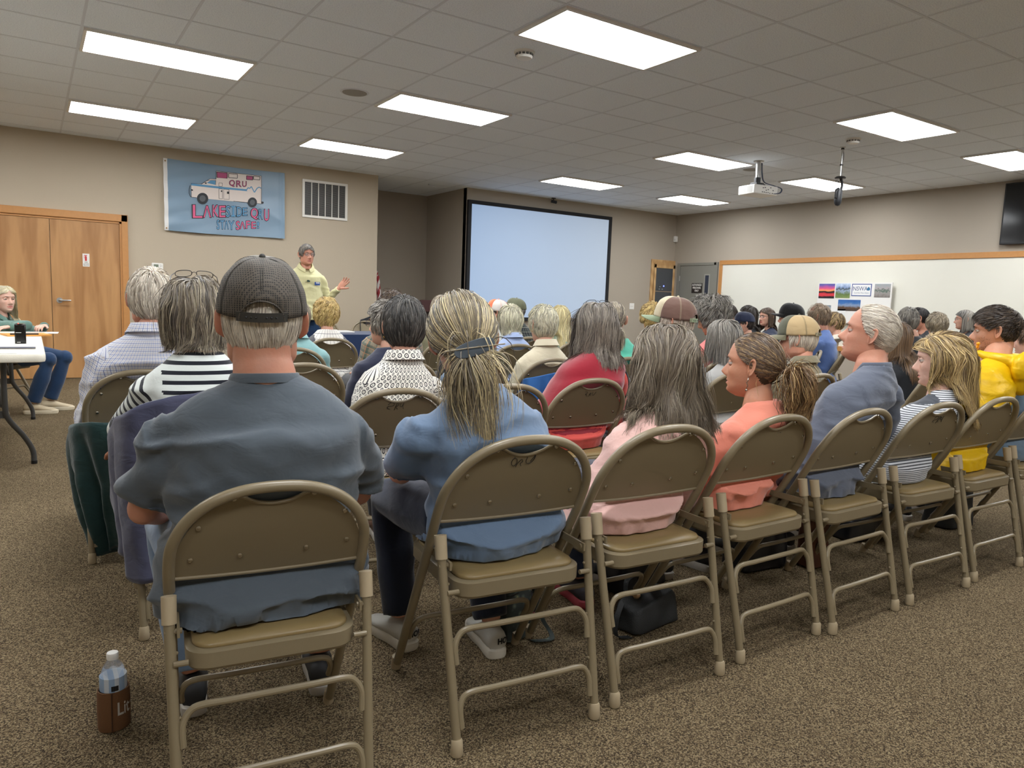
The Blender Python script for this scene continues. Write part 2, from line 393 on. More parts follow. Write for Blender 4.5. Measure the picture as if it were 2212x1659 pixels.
    for (x, y, r1, r2) in ((718, 745, 88, 48), (1527, 822, 78, 42)):
        a = np.linspace(0, 2*np.pi, 28, endpoint=False); w = MB(); fillp(w, np.c_[x+r1*np.cos(a), y+r1*1.08*np.sin(a)], .0095); wh = w.build('ambulance_wheel', tire, t)
        w = MB(); fillp(w, np.c_[x+r2*np.cos(a), y+r2*1.1*np.sin(a)], .0105); w.build('wheel_hub', hub, wh)
    def letter(ch, x, y, h, wd, m, thick=.004, off=.006):
        """x,y centre of the letter in drawing units, h and wd its height and width"""
        out = []
        for o2, mm, dz in ((thick+.030, black, 0), (thick, m, .0016)):
            V, F = text_mesh(ch, 1, 0, o2)
            s = MB(); ex = V.max(0)-V.min(0); V = (V-(V.max(0)+V.min(0))/2)
            V = np.c_[V[:, 0]/ex[0]*wd*(1 if mm is m else 1.22)*(1), -V[:, 1]/ex[1]*h*(1 if mm is m else 1.10)]+[x, y]
            out.append((shape(V, off+dz), F, mm))
        return out
    groups = {'banner_lettering': []}
    def word(name, items, pinkset):
        mk = {'o': MB(), 'p': MB(), 'b': MB(), 'd': MB()}
        for (ch, x, y, h, wd, c) in items:
            for i, (P, F, mm) in enumerate(letter(ch, x, y, h, wd, {'p': pink, 'b': bl, 'd': dpk}[c], off=pinkset or .006)): mk['o' if i == 0 else c].add(P, F)
        root = mk['o'].build(name, black, t)
        for c, mm in (('p', pink), ('b', bl), ('d', dpk)):
            if mk[c].n: mk[c].build('lettering', mm, root)
    word('banner_lettering', [('L', 638, 958, 215, 150, 'p'), ('\u039b', 788, 960, 195, 118, 'p'), ('K', 922, 950, 190, 88, 'p'), ('E', 1032, 962, 190, 100, 'p'), ('S', 1122, 962, 190, 62, 'b'), ('I', 1210, 962, 170, 24, 'b'), ('I', 1210, 884, 22, 74, 'b'), ('I', 1210, 1040, 22, 74, 'b'), ('D', 1310, 972, 158, 86, 'b'), ('E', 1402, 972, 130, 72, 'b'), ('Q', 1560, 1015, 190, 115, 'p'), ('R', 1668, 1025, 165, 62, 'b'), ('U', 1768, 1040, 190, 78, 'p')], 0)
    word('banner_lettering', [('S', 962, 1180, 155, 42, 'b'), ('T', 1030, 1183, 148, 70, 'b'), ('\u039b', 1098, 1190, 135, 58, 'b'), ('Y', 1180, 1195, 145, 88, 'b'), ('S', 1285, 1200, 145, 56, 'p'), ('\u039b', 1362, 1200, 120, 82, 'p'), ('F', 1455, 1192, 128, 62, 'p'), ('E', 1548, 1202, 112, 70, 'p'), ('!', 1625, 1205, 110, 36, 'b')], 0)
    word('banner_lettering', [('Q', 1190, 498, 108, 80, 'd'), ('R', 1305, 505, 100, 78, 'd'), ('U', 1395, 512, 90, 62, 'd')], .010)
    tag(t, 'light blue banner with a drawn white ambulance and the words Lakeside QRU stay safe', 'banner')
banner()
# ------------------------------------------------------------ wall vent
t = empty('wall_vent', (3.67, YW, 2.55)); hw, hh = .34, .27
f = MB(); w = .035
f.box((-hw, -.02, -hh), (hw, -.001, -hh+w)); f.box((-hw, -.02, hh-w), (hw, -.001, hh)); f.box((-hw, -.02, -hh+w), (-hw+w, -.001, hh-w)); f.box((hw-w, -.02, -hh+w), (hw, -.001, hh-w))
for i in range(1, 6): x = -hw+w+(2*hw-2*w)*i/6; f.box((x-.006, -.018, -hh+w), (x+.006, -.001, hh-w))
f.build('grille_frame', mat('white_enamel', (226, 222, 214), .4), t, bevel=.002)
s = MB()
for i in range(34): z = -hh+w+(2*hh-2*w)*(i+.5)/34; s.box((-hw+w, -.012, z-.002), (hw-w, -.004, z+.0035))
s.build('louvre_blades', mat('grey_louvre', (110, 108, 104), .5), t); MB().box((-hw+w, -.003, -hh+w), (hw-w, -.0008, hh-w)).build('backing', m_black, t)
tag(t, 'white return air grille with six upright bays right of the banner', 'vent')
# thermostat
t = empty('thermostat', (1.41, YW, 1.462)); MB().box((-.07, -.028, -.045), (.07, -.001, .045)).build('housing', m_white, t, bevel=.012, seg=3)
MB().box((-.045, -.0295, -.008), (.012, -.028, .026)).build('display', mat('lcd_green_grey', (112, 122, 104), .3), t)
k = MB()
for (x, z) in ((.035, .018), (.052, .008), (.035, -.002), (-.03, -.028), (-.008, -.028), (.014, -.028)): k.box((x-.005, -.0302, z-.003), (x+.005, -.028, z+.003))
k.build('button', mat('grey_plastic', (140, 140, 138), .5), t)
tag(t, 'white thermostat with small grey display on the tan wall', 'thermostat')
# ------------------------------------------------------------ projection screen
t = empty('projection_screen', (7.62, YW, 1.83)); hw, h0, h1 = 1.55, -.99, .98; w = .06
f = MB(); f.box((-hw, -.06, h1-w), (hw, -.001, h1)); f.box((-hw, -.06, h0), (hw, -.001, h0+w)); f.box((-hw, -.06, h0+w), (-hw+w, -.001, h1-w)); f.box((hw-w, -.06, h0+w), (hw, -.001, h1-w))
f.build('screen_frame', mat('black_velvet_frame', (20, 20, 24), .8), t)
def f_scr(t_, b_):  # blue-to-grey emission stands in for projector light falling on the screen
    tc = t_.n('ShaderNodeTexCoord').outputs['Object']; s_ = t_.n('ShaderNodeSeparateXYZ', i_0=tc)
    k_ = t_.math('MULTIPLY_ADD', s_.outputs[0], .32, .5); 
    c_ = t_.mix(k_, (.42, .60, .90, 1), (.56, .66, .80, 1)); t_.link(c_, b_.inputs['Emission Color']); b_.inputs['Emission Strength'].default_value = .5
MB().box((-hw+w, -.035, h0+w), (hw-w, -.02, h1-w)).build('screen_surface', mat('self_lit_blank_blue', (120, 130, 142), .7, fn=f_scr), t)
tag(t, 'large projection screen in a black frame showing a blank pale blue image', 'screen')
# ------------------------------------------------------------ glass cabinet
t = empty('wall_cabinet', (10.63, YW, 1.2)); w = .09
f = MB(); zz0, zz1 = -.55, .9; hw = .35
f.box((-hw, -.03, zz1-w), (hw, -.001, zz1)); f.box((-hw, -.03, zz0), (hw, -.001, zz0+w)); f.box((-hw, -.03, zz0+w), (-hw+w*.7, -.001, zz1-w)); f.box((hw-w*.7, -.03, zz0+w), (hw, -.001, zz1-w))
f.build('cabinet_frame', m_maple, t, bevel=.004)
d = MB(); x0, x1 = -hw+w*.75, hw-w*.75
d.box((x0, -.045, zz1-w*1.8), (x1, -.03, zz1-w*.75)); d.box((x0, -.045, zz0+w*.7), (x1, -.03, zz0+w*1.7)); d.box((x0, -.045, zz0+w), (x0+.05, -.03, zz1-w)); d.box((x1-.05, -.045, zz0+w), (x1, -.03, zz1-w))
dd = d.build('cabinet_door', m_maple, t, bevel=.003)
MB().box((x0+.04, -.036, zz0+w), (x1-.04, -.033, zz1-w)).build('glass_pane', mat('smoked_cabinet_glass', (120, 125, 130), .05, alpha=.22, spec=.6), dd)
MB().box((x0, -.008, zz0+w), (x1, -.002, zz1-w)).build('cabinet_back', mat('cabinet_dark_inside', (50, 48, 46), .7), t)
s = MB(); s.box((x0, -.03, .27), (x1, -.008, .285)); s.box((x0, -.03, -.08), (x1, -.008, -.065)); s.build('shelf', m_maple, t)
t2 = empty('receiver', (10.60, YW-.0205, 1.486)); MB().box((-.13, -.0085, 0), (.05, .0085, .06)).build('housing', m_black, t2); MB().box((-.10, -.0085, .062), (.0, .0085, .12)).build('upper_housing', m_black, t2)
MB().sphere((.035, -.0088, .10), .011, 8).build('indicator_light', mat('blue_led', (40, 60, 255), .3, emit=(.08, .12, 1, 1), es=12), t2)
k = MB(); k.box((-.09, -.0095, .08), (-.05, -.0085, .09)); k.box((-.1, -.0095, .03), (-.06, -.0085, .042)); k.box((-.02, -.0095, .03), (.02, -.0085, .042)); k.build('marking', m_white, t2)
tag(t2, 'black electronics stack with a small blue light inside the wall cabinet', 'receiver')
tag(t, 'maple framed glass door cabinet set in the wall beside the grey door', 'cabinet')
# switch, sensor, camera
t = empty('wall_switch', (9.83, YW, 1.16)); MB().box((-.06, -.008, -.06), (.06, -.0005, .06)).build('cover_plate', m_white, t, bevel=.002)
k = MB()
for x in (-.022, .022): k.box((x-.005, -.018, -.012), (x+.005, -.008, .006))
k.build('toggle', m_white, t); tag(t, 'white double light switch plate right of the projection screen', 'switch')
t = empty('motion_sensor', (XW-.03, YW-.04, 2.53)); MB().box((-.045, -.03, -.06), (.025, .035, .06)).build('housing', m_white, t, bevel=.012); MB().sphere((-.046, -.01, -.015), (.006, .02, .022), 10).build('lens', mat('sensor_lens', (205, 205, 205), .3), t)
tag(t, 'small white motion sensor high in the corner beside the grey door', 'sensor')
t = empty('security_camera', (7.76, YW-.1, CEIL)); k = MB(); k.lathe([(.04, -.012), (.042, -.001), (.02, 0)], 16); k.tube([(0, 0, -.01), (0, 0, -.05)], .009, 10); k.build('mount', m_black, t, smooth='auto')
k = MB(); k.tube([(-.05, 0, -.06), (.045, -.03, -.075)], .026, 14); k.build('camera_body', m_black, t, smooth='auto'); tag(t, 'small black camera under the ceiling above the projection screen', 'camera')
# ------------------------------------------------------------ grey steel door on the right wall
t = struct(MB().box((XW-.03, 9.60, 2.0), (XW-.0005, 10.60, 2.05)).build('door_2', m_gdoor))
MB().box((XW-.03, 10.52, 0), (XW-.0005, 10.60, 2.0)).build('door_frame', m_gdoor, t); MB().box((XW-.03, 9.56, 0), (XW-.0005, 9.65, 2.05)).build('door_frame', m_gdoor, t)
MB().box((XW-.022, 9.655, .01), (XW-.0005, 10.515, 1.993)).build('door_leaf', m_gdoor, t, bevel=.002)
MB().box((XW-.024, 9.74, 1.05), (XW-.0215, 9.88, 1.83)).build('window_trim', mat('steel_trim_grey', (150, 148, 140), .4), t)
MB().box((XW-.0255, 9.765, 1.075), (XW-.0235, 9.855, 1.805)).build('window_pane', mat('dark_door_glass', (46, 52, 66), .12), t)
k = MB()
for z in (1.75, .25): k.tube([(XW-.03, 10.517, z-.05), (XW-.03, 10.517, z+.05)], .008, 8)
k.build('hinge', m_chrome, t)
s = MB().box((XW-.0265, 9.915, 1.465), (XW-.0225, 10.185, 1.655)).build('door_sign', mat('sign_black', (34, 26, 24), .5), t); s['label'] = 'black sign with white capital letters'
k = MB()
for i, wd_ in enumerate(('AUTHORIZED', 'PERSONNEL', 'ONLY')):
    V, F = text_mesh(wd_, .05, .0004, .0008); V = V*np.array([.78, 1.05, 1]); k.add(xf(stand((XW-.0272, 10.05, 1.62-.056*i), (0, -1, 0)), V), F)
k.build('lettering', m_white, s)
# ------------------------------------------------------------ whiteboard, wood rails, television, poster board
ya, yb = 9.52, -.6
t = empty('whiteboard', (XW, 6.5, 1.4)); 
MB().box((-.012, yb-6.5, -.75), (-.002, ya-6.5, .60)).build('board_surface', m_wb, t)
k = MB().box((-.03, yb-6.5, .60), (-.002, ya-6.5, .68)).build('top_rail', m_oak, t, bevel=.003)
MB().box((-.03, ya-.07-6.5, -.75), (-.002, ya-6.5, .60)).build('side_rail', m_oak, t, bevel=.003); MB().box((-.06, yb-6.5, -.83), (-.002, ya-6.5, -.75)).build('marker_tray', m_oak, t, bevel=.003)
tag(t, 'long whiteboard with a golden oak rail running along the right wall', 'whiteboard')
t = empty('television', (XW-.06, 4.0, 2.565)); MB().box((-.03, -.72, -.40), (.03, .72, .40)).build('tv_case', m_black, t, bevel=.006); MB().box((-.0325, -.70, -.375), (-.03, .70, .385)).build('tv_screen', m_blackgloss, t); MB().box((.03, -.2, -.15), (.058, .2, .15)).build('wall_mount', m_black, t)
tag(t, 'black flat television mounted high above the whiteboard at the right edge', 'television')
t = empty('poster_board', (XW-.0125, 6.74, 1.12)); zc = -1.12
MB().box((-.075, -.62, -.1), (-.055, .62, .545)).build('foam_board', mat('white_foam_board', (226, 224, 220), .6), t)
k = MB().box((-.055, -.3, .3), (-.001, .3, .4)).build('hanger', m_white, t)
def pic(name, y0, y1, z0, z1, fn, label=None):
    o = MB().box((-.0775, y0-6.74, z0-1.12), (-.075, y1-6.74, z1-1.12)).build(name, mat('pic_%d' % pic.n, (200, 200, 200), .4, fn=fn), t); pic.n += 1
    if label: o['label'] = label
    return o
pic.n = 0
def ramp_z(stops, z0, z1, nscale=14, namt=.12):
    def f(t_, b_):
        tc = t_.n('ShaderNodeTexCoord').outputs['Object']; s_ = t_.n('ShaderNodeSeparateXYZ', i_0=tc)
        n_ = t_.n('ShaderNodeTexNoise', i_Vector=tc, i_Scale=float(nscale), i_Detail=5.0)
        k_ = t_.math('DIVIDE', t_.math('SUBTRACT', s_.outputs[2], z0-1.12), z1-z0)
        k_ = t_.math('ADD', k_, t_.math('MULTIPLY', t_.math('SUBTRACT', n_.outputs[0], .5), namt*4))
        cr = t_.n('ShaderNodeValToRGB', i_0=k_); e = cr.color_ramp.elements
        e[0].position = stops[0][0]; e[0].color = srgb(*stops[0][1]); e[1].position = stops[-1][0]; e[1].color = srgb(*stops[-1][1])
        for p_, c_ in stops[1:-1]: x_ = e.new(p_); x_.color = srgb(*c_)
        t_.link(cr.outputs[0], b_.inputs['Base Color'])
    return f
pic('sunset_photo', 7.06, 7.34, 1.41, 1.645, ramp_z([(0, (16, 14, 18)), (.12, (20, 16, 20)), (.2, (220, 60, 70)), (.34, (190, 50, 60)), (.4, (20, 14, 16)), (.47, (26, 16, 20)), (.53, (250, 160, 90)), (.68, (222, 86, 130)), (.9, (110, 90, 170)), (1, (70, 80, 150))], 1.41, 1.645, 10, .05), 'sunset photograph in pink and red')
pic('river_photo', 6.79, 7.04, 1.42, 1.65, ramp_z([(0, (120, 140, 80)), (.3, (96, 116, 66)), (.5, (150, 165, 190)), (.62, (56, 66, 48)), (.75, (130, 150, 190)), (1, (200, 215, 232))], 1.42, 1.65, 22, .12), 'photograph of trees and water')
nb = mat('logo_blue_border', (52, 78, 140), .5)
s = MB().box((-.0775, 6.44-6.74, 1.455-1.12), (-.075, 6.765-6.74, 1.645-1.12)).build('logo_card', nb, t); MB().box((-.0782, 6.452-6.74, 1.467-1.12), (-.0775, 6.753-6.74, 1.633-1.12)).build('card_face', mat('card_white', (226, 226, 226), .6), s)
k = MB(); V, F = text_mesh('NSWA', .092, .0003); k.add(xf(stand((-.0786, 6.625-6.74, 1.568-1.12), (0, -1, 0)), V*np.array([.9, 1, 1])), F)
V, F = text_mesh('South River Water Alliance', .022, .0003); k.add(xf(stand((-.0786, 6.60-6.74, 1.505-1.12), (0, -1, 0)), V), F)
k.build('lettering', mat('logo_navy', (52, 74, 120), .5), s)
k = MB(); a = np.linspace(0, 2*np.pi, 20, endpoint=False); k.poly(np.c_[np.full(20, -.0786), 6.487-6.74+.026*np.cos(a), 1.563-1.12+.022*np.sin(a)+.012*np.clip(np.sin(a), 0, 1)**3], (-.0003, 0, 0)); k.build('drop_emblem', mat('logo_teal', (50, 110, 150), .5), s)
pic('map_photo', 6.14, 6.39, 1.44, 1.645, ramp_z([(0, (120, 112, 108)), (.35, (150, 146, 142)), (.5, (76, 100, 88)), (.65, (170, 160, 160)), (1, (150, 160, 164))], 1.44, 1.645, 26, .2), 'aerial map picture')
pic('landscape_photo', 6.60, 6.98, 1.22, 1.395, ramp_z([(0, (60, 52, 50)), (.3, (96, 70, 48)), (.5, (130, 150, 180)), (.7, (60, 110, 170)), (1, (40, 90, 160))], 1.22, 1.395, 12, .12), 'mountain lake photograph')
pic('notice_card', 6.84, 7.05, 1.10, 1.245, ramp_z([(0, (222, 222, 220)), (1, (228, 228, 226))], 1.1, 1.245), 'white text card')
pic('small_photo', 7.10, 7.24, 1.13, 1.30, ramp_z([(0, (90, 90, 96)), (.5, (170, 176, 184)), (1, (120, 130, 140))], 1.13, 1.3, 40, .25))
tag(t, 'white poster board with photographs and an NSWA logo card leaning on the whiteboard', 'poster board')
# ------------------------------------------------------------ ceiling things
def smoke(x, y, label):
    t = empty('smoke_detector', (x, y, CEIL)); k = MB(); k.lathe([(.035, -.052), (.055, -.048), (.062, -.036), (.064, -.014), (.075, -.012), (.077, 0)], 28); k.build('housing', m_white, t, smooth='auto')
    s = MB()
    for i in range(14):
        a = 2*math.pi*i/14; M = Matrix.Rotation(a, 4, 'Z'); s.box((.0615, -.010, -.032), (.0648, .010, -.025), M=M); s.box((.0618, -.010, -.022), (.0650, .010, -.018), M=M)
    s.build('vent_slots', m_black, t); tag(t, label, 'smoke detector', 'smoke detectors')
smoke(3.09, 4.67, 'round white smoke detector left of the largest ceiling light panel')
smoke(7.28, 4.68, 'round white smoke detector above the hanging microphone')
def rspk(x, y, label):
    t = empty('ceiling_speaker', (x, y, CEIL)); MB().lathe([(.11, -.006), (.125, -.005), (.13, 0)], 32).build('speaker_rim', m_grid, t, smooth='auto'); MB().lathe([(.108, -.009), (.112, -.003), (.11, -.001)], 32).build('grille', mat('grey_speaker_grille', (150, 147, 143), .7), t)
    tag(t, label, 'speaker', 'round ceiling speakers')
rspk(2.51, 6.55, 'round grey ceiling speaker left of the middle light panel'); rspk(7.93, 6.5, 'round ceiling speaker behind the projector pole')
t = empty('ceiling_ring', (5.55, 10.75, CEIL)); k = MB(); a = np.linspace(.3, 2.9, 16); k.tube(np.c_[.16*np.cos(a), .16*np.sin(a), np.full(16, -.02)], .008, 8); k.build('bent_wire', m_grid, t, smooth=True); tag(t, 'thin pale curved wire loop under the ceiling in front of the alcove', 'wire')
# projector
t = empty('projector', (7.56, 6.10, CEIL)); 
k = MB(); k.tube([(0, 0, 0), (0, 0, -.235)], .027, 18); k.lathe([(.06, -.012), (.065, 0)], 20); k.build('mounting_pole', m_chrome, t, smooth='auto')
k = MB(); k.tube([(0, 0, -.20), (0, 0, -.27)], .04, 14); k.box((-.07, -.05, -.29), (.07, .05, -.265)); k.box((-.11, -.02, -.305), (.11, .02, -.29)); k.box((-.02, -.11, -.305), (.02, .11, -.29)); k.build('mount_bracket', m_black, t, bevel=.003)
pb = empty('projector_body', (0, 0, 0)); pb.parent = t; 
bpy.data.objects.remove(pb)
M = Matrix.Translation((0, -.02, -.365))@Matrix.Rotation(R(-8), 4, 'Z')
k = MB(); k.box((-.19, -.14, -.055), (.19, .14, .055), M=M); body_ = k.build('projector_case', mat('projector_white', (226, 224, 218), .4), t, bevel=.014, seg=3)
k = MB()
for i in range(9): k.box((-.192, -.11, -.035+.009*i), (-.189, -.012, -.031+.009*i), M=M); k.box((-.192, .005, -.035+.009*i), (-.189, .10, -.031+.009*i), M=M)
k.build('vent_slats', mat('grey_plastic2', (150, 150, 148), .5), body_)
k = MB()
for (x, z) in ((-.05, .02), (-.02, .025), (.0, -.005), (.03, .005), (-.06, -.03), (-.03, -.03), (.0, -.032), (.03, -.03), (.07, .03), (.11, .0), (.06, -.035), (.1, -.035)): k.box((x-.008, -.1425, z-.005), (x+.008, -.139, z+.005), M=M)
k.build('port', m_black, body_)
k = MB(); k.tube(xf(M, np.array([(.09, .14, .0), (.09, .165, .0)])), .035, 20); k.build('lens', m_blackgloss, body_, smooth='auto')
k = MB()
for dx in (0, .014): k.tube(catmull([(.03+dx, -.02, -.02), (.035+dx, -.03, -.15), (.06+dx, -.05, -.25), (.14+dx, -.12, -.29), (.2+dx, -.2, -.33), (.19+dx, -.2, -.38), (.12+dx, -.18, -.40), (.07, -.16, -.40)], 6), .0045, 6)
k.build('cable', mat('cable_dark_blue', (44, 58, 84), .5), t, smooth=True)
tag(t, 'white projector hanging from a metal ceiling pole with dark cables', 'projector')
# hanging microphone
t = empty('hanging_microphone', (7.565, 4.98, CEIL))
k = MB(); k.tube([(0, 0, 0), (0, .0, -.31)], .010, 10); k.lathe([(.03, -.01), (.032, 0)], 14); k.build('drop_pole', m_chrome, t, smooth='auto')
k = MB(); k.lathe([(.018, -.20), (.018, -.185)], 12); k.lathe([(.018, -.025), (.016, -.005)], 12); k.lathe([(.055, -.34), (.06, -.33), (.045, -.318), (.01, -.315)], 20); k.build('flange', m_black, t, smooth='auto')
k = MB(); k.tube(catmull([(.0, 0, -.33), (.035, 0, -.37), (.045, 0, -.42), (.02, 0, -.46), (-.03, 0, -.455), (-.055, 0, -.49), (-.055, 0, -.56)], 5), .014, 8); k.build('yoke_arm', m_black, t, smooth=True)
k = MB(); k.lathe([(.0, -.64), (.022, -.632), (.036, -.61), (.04, -.58), (.04, -.46), (.037, -.455), (.0, -.452)], 20); mb_ = k.build('microphone_body', mat('mic_black', (30, 32, 36), .45), t, smooth='auto'); mb_.location = (-.01, 0, 0)
k = MB(); k.box((.028, -.006, -.58), (.0335, .006, -.48)); k.build('control_strip', m_chrome, mb_)
k = MB(); k.tube(catmull([(.012, 0, -.02), (.03, .0, -.1), (.014, 0, -.19), (.02, 0, -.3), (.0, 0, -.36), (-.05, 0, -.38), (-.08, 0, -.375), (-.04, 0, -.365), (-.02, 0, -.4), (-.0, 0, -.45)], 5), .003, 6); k.build('cable', m_black, t, smooth=True)
tag(t, 'black studio microphone hanging head-down from a metal ceiling rod', 'microphone')
# ------------------------------------------------------------ flag and lectern in the alcove
t = empty('flag', (4.68, 11.3, 0)); k = MB(); k.tube([(0, 0, .02), (0, 0, 2.0)], .012, 12); k.lathe([(.13, 0), (.13, .02), (.03, .05), (.02, .08)], 20); k.build('flag_pole', mat('gold_pole', (170, 130, 60), .35, metal=.8), t, smooth='auto')
def f_flag(t_, b_):
    tc = t_.n('ShaderNodeTexCoord').outputs['UV']; s_ = t_.n('ShaderNodeSeparateXYZ', i_0=tc)
    st = t_.math('GREATER_THAN', t_.math('FRACT', t_.math('MULTIPLY', s_.outputs[0], 5.0)), .5)
    t_.link(t_.mix(st, srgb(226, 220, 216), srgb(158, 34, 44)), b_.inputs['Base Color'])
m_flag = mat('striped_flag_cloth', (180, 60, 60), .6, fn=f_flag)
nu, nv = 40, 50; V = []; uv = []
for j in range(nv):
    for i in range(nu):
        a_ = i/(nu-1); h_ = j/(nv-1); z_ = 1.66-h_*1.0; rr_ = .03+.11*a_*(.35+.65*h_)+.015*math.sin(a_*22)
        V.append((.02+rr_*math.cos(1.2-a_*1.6)*1.0, -.02-.05*math.sin(a_*14)*h_-rr_*.4, z_+.25*a_*(1-h_)*-1.0)); uv.append((a_*.9+h_*.75, h_))
F = [(j*nu+i, j*nu+i+1, (j+1)*nu+i+1, (j+1)*nu+i) for j in range(nv-1) for i in range(nu-1)]
fo = MB().add(V, F).build('flag_cloth', m_flag, t, smooth=True)
ul = fo.data.uv_layers.new(name='UVMap'); ul.data.foreach_set('uv', [c for l in fo.data.loops for c in uv[l.vertex_index]])
tag(t, 'draped red and white striped flag on a pole inside the alcove', 'flag')
t = empty('lectern', (5.13, 10.25, 0), R(12)); m_lec = mat('mahogany_laminate', (62, 30, 30), .4)
k = MB(); k.box((-.24, -.18, .0), (.24, .18, .04)); k.box((-.2, -.14, .04), (.2, .14, .98)); k.build('lectern_body', m_lec, t, bevel=.005)
k = MB(); k.add([(-.29, -.24, .97), (.29, -.24, .97), (.29, .2, .97), (-.29, .2, .97), (-.29, -.24, 1.15), (.29, -.24, 1.15), (.29, .2, 1.02), (-.29, .2, 1.02)], [(3, 2, 1, 0), (4, 5, 6, 7), (0, 1, 5, 4), (1, 2, 6, 5), (2, 3, 7, 6), (3, 0, 4, 7)]); k.build('lectern_top', m_lec, t, bevel=.004)
tag(t, 'dark mahogany lectern standing in front of the alcove', 'lectern')
# ------------------------------------------------------------ folding chair
def f_paint(t, b):
    tc = t.n('ShaderNodeTexCoord').outputs['Object']; n = t.n('ShaderNodeTexNoise', i_Vector=tc, i_Scale=420.0, i_Detail=1.0)
    t.bump(n.outputs[0], .12, .001)
m_tan = mat('tan_chair_enamel', (132, 119, 94), .34, spec=.55, fn=f_paint)
m_panel = mat('tan_chair_panel', (126, 113, 88), .5, spec=.4, fn=f_paint)
def f_vinyl(t, b):
    tc = t.n('ShaderNodeTexCoord').outputs['Object']; n = t.n('ShaderNodeTexNoise', i_Vector=tc, i_Scale=60.0, i_Detail=4.0); t.bump(n.outputs[0], .12, .003)
m_vinyl = mat('tan_seat_vinyl', (139, 119, 80), .36, spec=.5, fn=f_vinyl)
m_cap = mat('beige_plastic_tip', (176, 160, 132), .45)
m_rivet = mat('steel_rivet', (170, 164, 150), .25, metal=1)
def hoop_y(z):      # side profile of the hoop: distance in front of the rear feet
    return float(np.interp(z, [0, .3, .56, .70, .84], [.50, .325, .172, .100, .040]))
HW = .228
def make_chair():
    t = empty('folding_chair')
    P = []
    for z in np.linspace(.03, .60, 7): P.append((-HW+.012*(1-z/.6), hoop_y(z), z))
    for a in np.linspace(180, 0, 19)[1:-1]:
        x = HW*np.sign(math.cos(R(a)))*abs(math.cos(R(a)))**.86; z = .62+.2*abs(math.sin(R(a)))**.9; P.append((x, hoop_y(z), z))
    for z in np.linspace(.60, .03, 7): P.append((HW-.012*(1-z/.6), hoop_y(z), z))
    P = catmull(P, 3); MB().tube(P, .0135, 12).build('back_hoop', m_tan, t, smooth='auto')
    # pressed steel back panel with the hand hole
    n = 41; V = []; 
    for i in range(n):
        s = -1+2*i/(n-1); x = s*(HW-.006); ztop = .62+.2*(1-abs(s)**(2/.95))**.5*1.0 if abs(s) < 1 else .62
        ztop = .605+.205*max(0, 1-abs(s)**2.25)**.52
        dip = .034*max(0, 1-(x/.072)**2)**.8 if abs(x) < .072 else 0
        ztop = max(ztop-dip-.004*(abs(x) < .08), .60); zbot = .586-.012*(1-s*s)
        for j in range(9):
            q = j/8; z = zbot+(max(ztop, zbot+.005)-zbot)*q; V.append((x, hoop_y(z)+.012*(1-s*s)+.001, z))
    F = [(i*9+j, (i+1)*9+j, (i+1)*9+j+1, i*9+j+1) for i in range(n-1) for j in range(8)]
    V = np.array(V); k = MB(); k.add(V, [f_[::-1] for f_ in F]); k.add(V+[0, .003, 0], F)
    pan = k.build('back_panel', m_panel, t, smooth=True)
    e = MB(); e.tube([V[i*9]+[0, .001, 0] for i in range(n)], .0055, 8); 
    hole = [V[i*9+8]+[0, .001, 0] for i in range(n) if abs(V[i*9+8][0]) < .08]; e.tube(hole, .0048, 8); e.build('rolled_edge', m_tan, pan, smooth='auto')
    for (x, z) in ((-.09, .792), (.09, .792), (-.165, .722), (.168, .735), (-.182, .634), (.182, .648), (-.072, .630), (.084, .634)):
        s_ = x/HW; k = MB(); k.lathe([(.0068, 0), (.006, .0022), (.003, .0035)], 10, stand((x, hoop_y(z)+.012*(1-s_*s_)+.0005, z), (1, 0, 0))); k.build('rivet', m_rivet, t, smooth='auto')
    # padded seat
    k = MB(); loft(k, [rounded(-.19, .19, .065, .455, .05, .392), rounded(-.196, .196, .059, .462, .056, .400), rounded(-.196, .196, .059, .462, .056, .436), rounded(-.188, .188, .067, .454, .05, .440)]); k.build('seat_pan', m_tan, t, smooth='auto')
    k = MB(); loft(k, [rounded(-.178, .178, .077, .445, .045, .437), rounded(-.182, .182, .073, .449, .048, .444), rounded(-.178, .178, .077, .445, .045, .451), rounded(-.15, .15, .105, .415, .04, .457), rounded(-.06, .06, .2, .33, .03, .459)]); k.build('seat_cushion', m_vinyl, t, smooth=True)
    for sx in (-1, 1):
        a = np.array((sx*.215, 0., .03)); b = np.array((sx*(HW+.001), .105, .50)); c = np.array((sx*(HW+.001), .118, .562))
        L = MB().tube([a, b], .0125, 12).build('rear_leg', m_tan, t, smooth='auto')
        MB().tube([a+(0, 0, -.028), a+(0, 0, -.022), a+(0, 0, .012), a+(0, .001, .016)], [.015, .0175, .0155, .0135], 14).build('foot_tip', m_cap, L, smooth='auto')
        MB().tube([b, c], [.0165, .0172], 14).build('leg_collar', m_cap, L, smooth='auto')
        k = MB(); 
        for q in (.22, .30, .48, .56, .86): p = a+(b-a)*q; k.sphere(p+np.array([-sx*.0125, 0, 0]), .0045, 6)
        k.build('bolt', m_tan, L)
        MB().tube([(sx*.216, .50, .002), (sx*.216, .499, .008), (sx*.217, .49, .045)], [.015, .017, .0145], 14).build('front_foot_tip', m_cap, t, smooth='auto')
        k = MB(); x_ = sx*.21; k.box((x_-.003, .085, .472), (x_+.003, .245, .494)); k.tube([(x_-.008*sx, .1, .483), (x_+.03*sx, .1, .483)], .007, 10); k.tube([(x_-.006, .228, .483), (x_+.012*sx, .228, .483)], .007, 10); k.tube([(sx*.19, .075, .415), (sx*.222, .075, .415)], .007, 10); k.build('hinge_link', m_tan, t, smooth='auto')
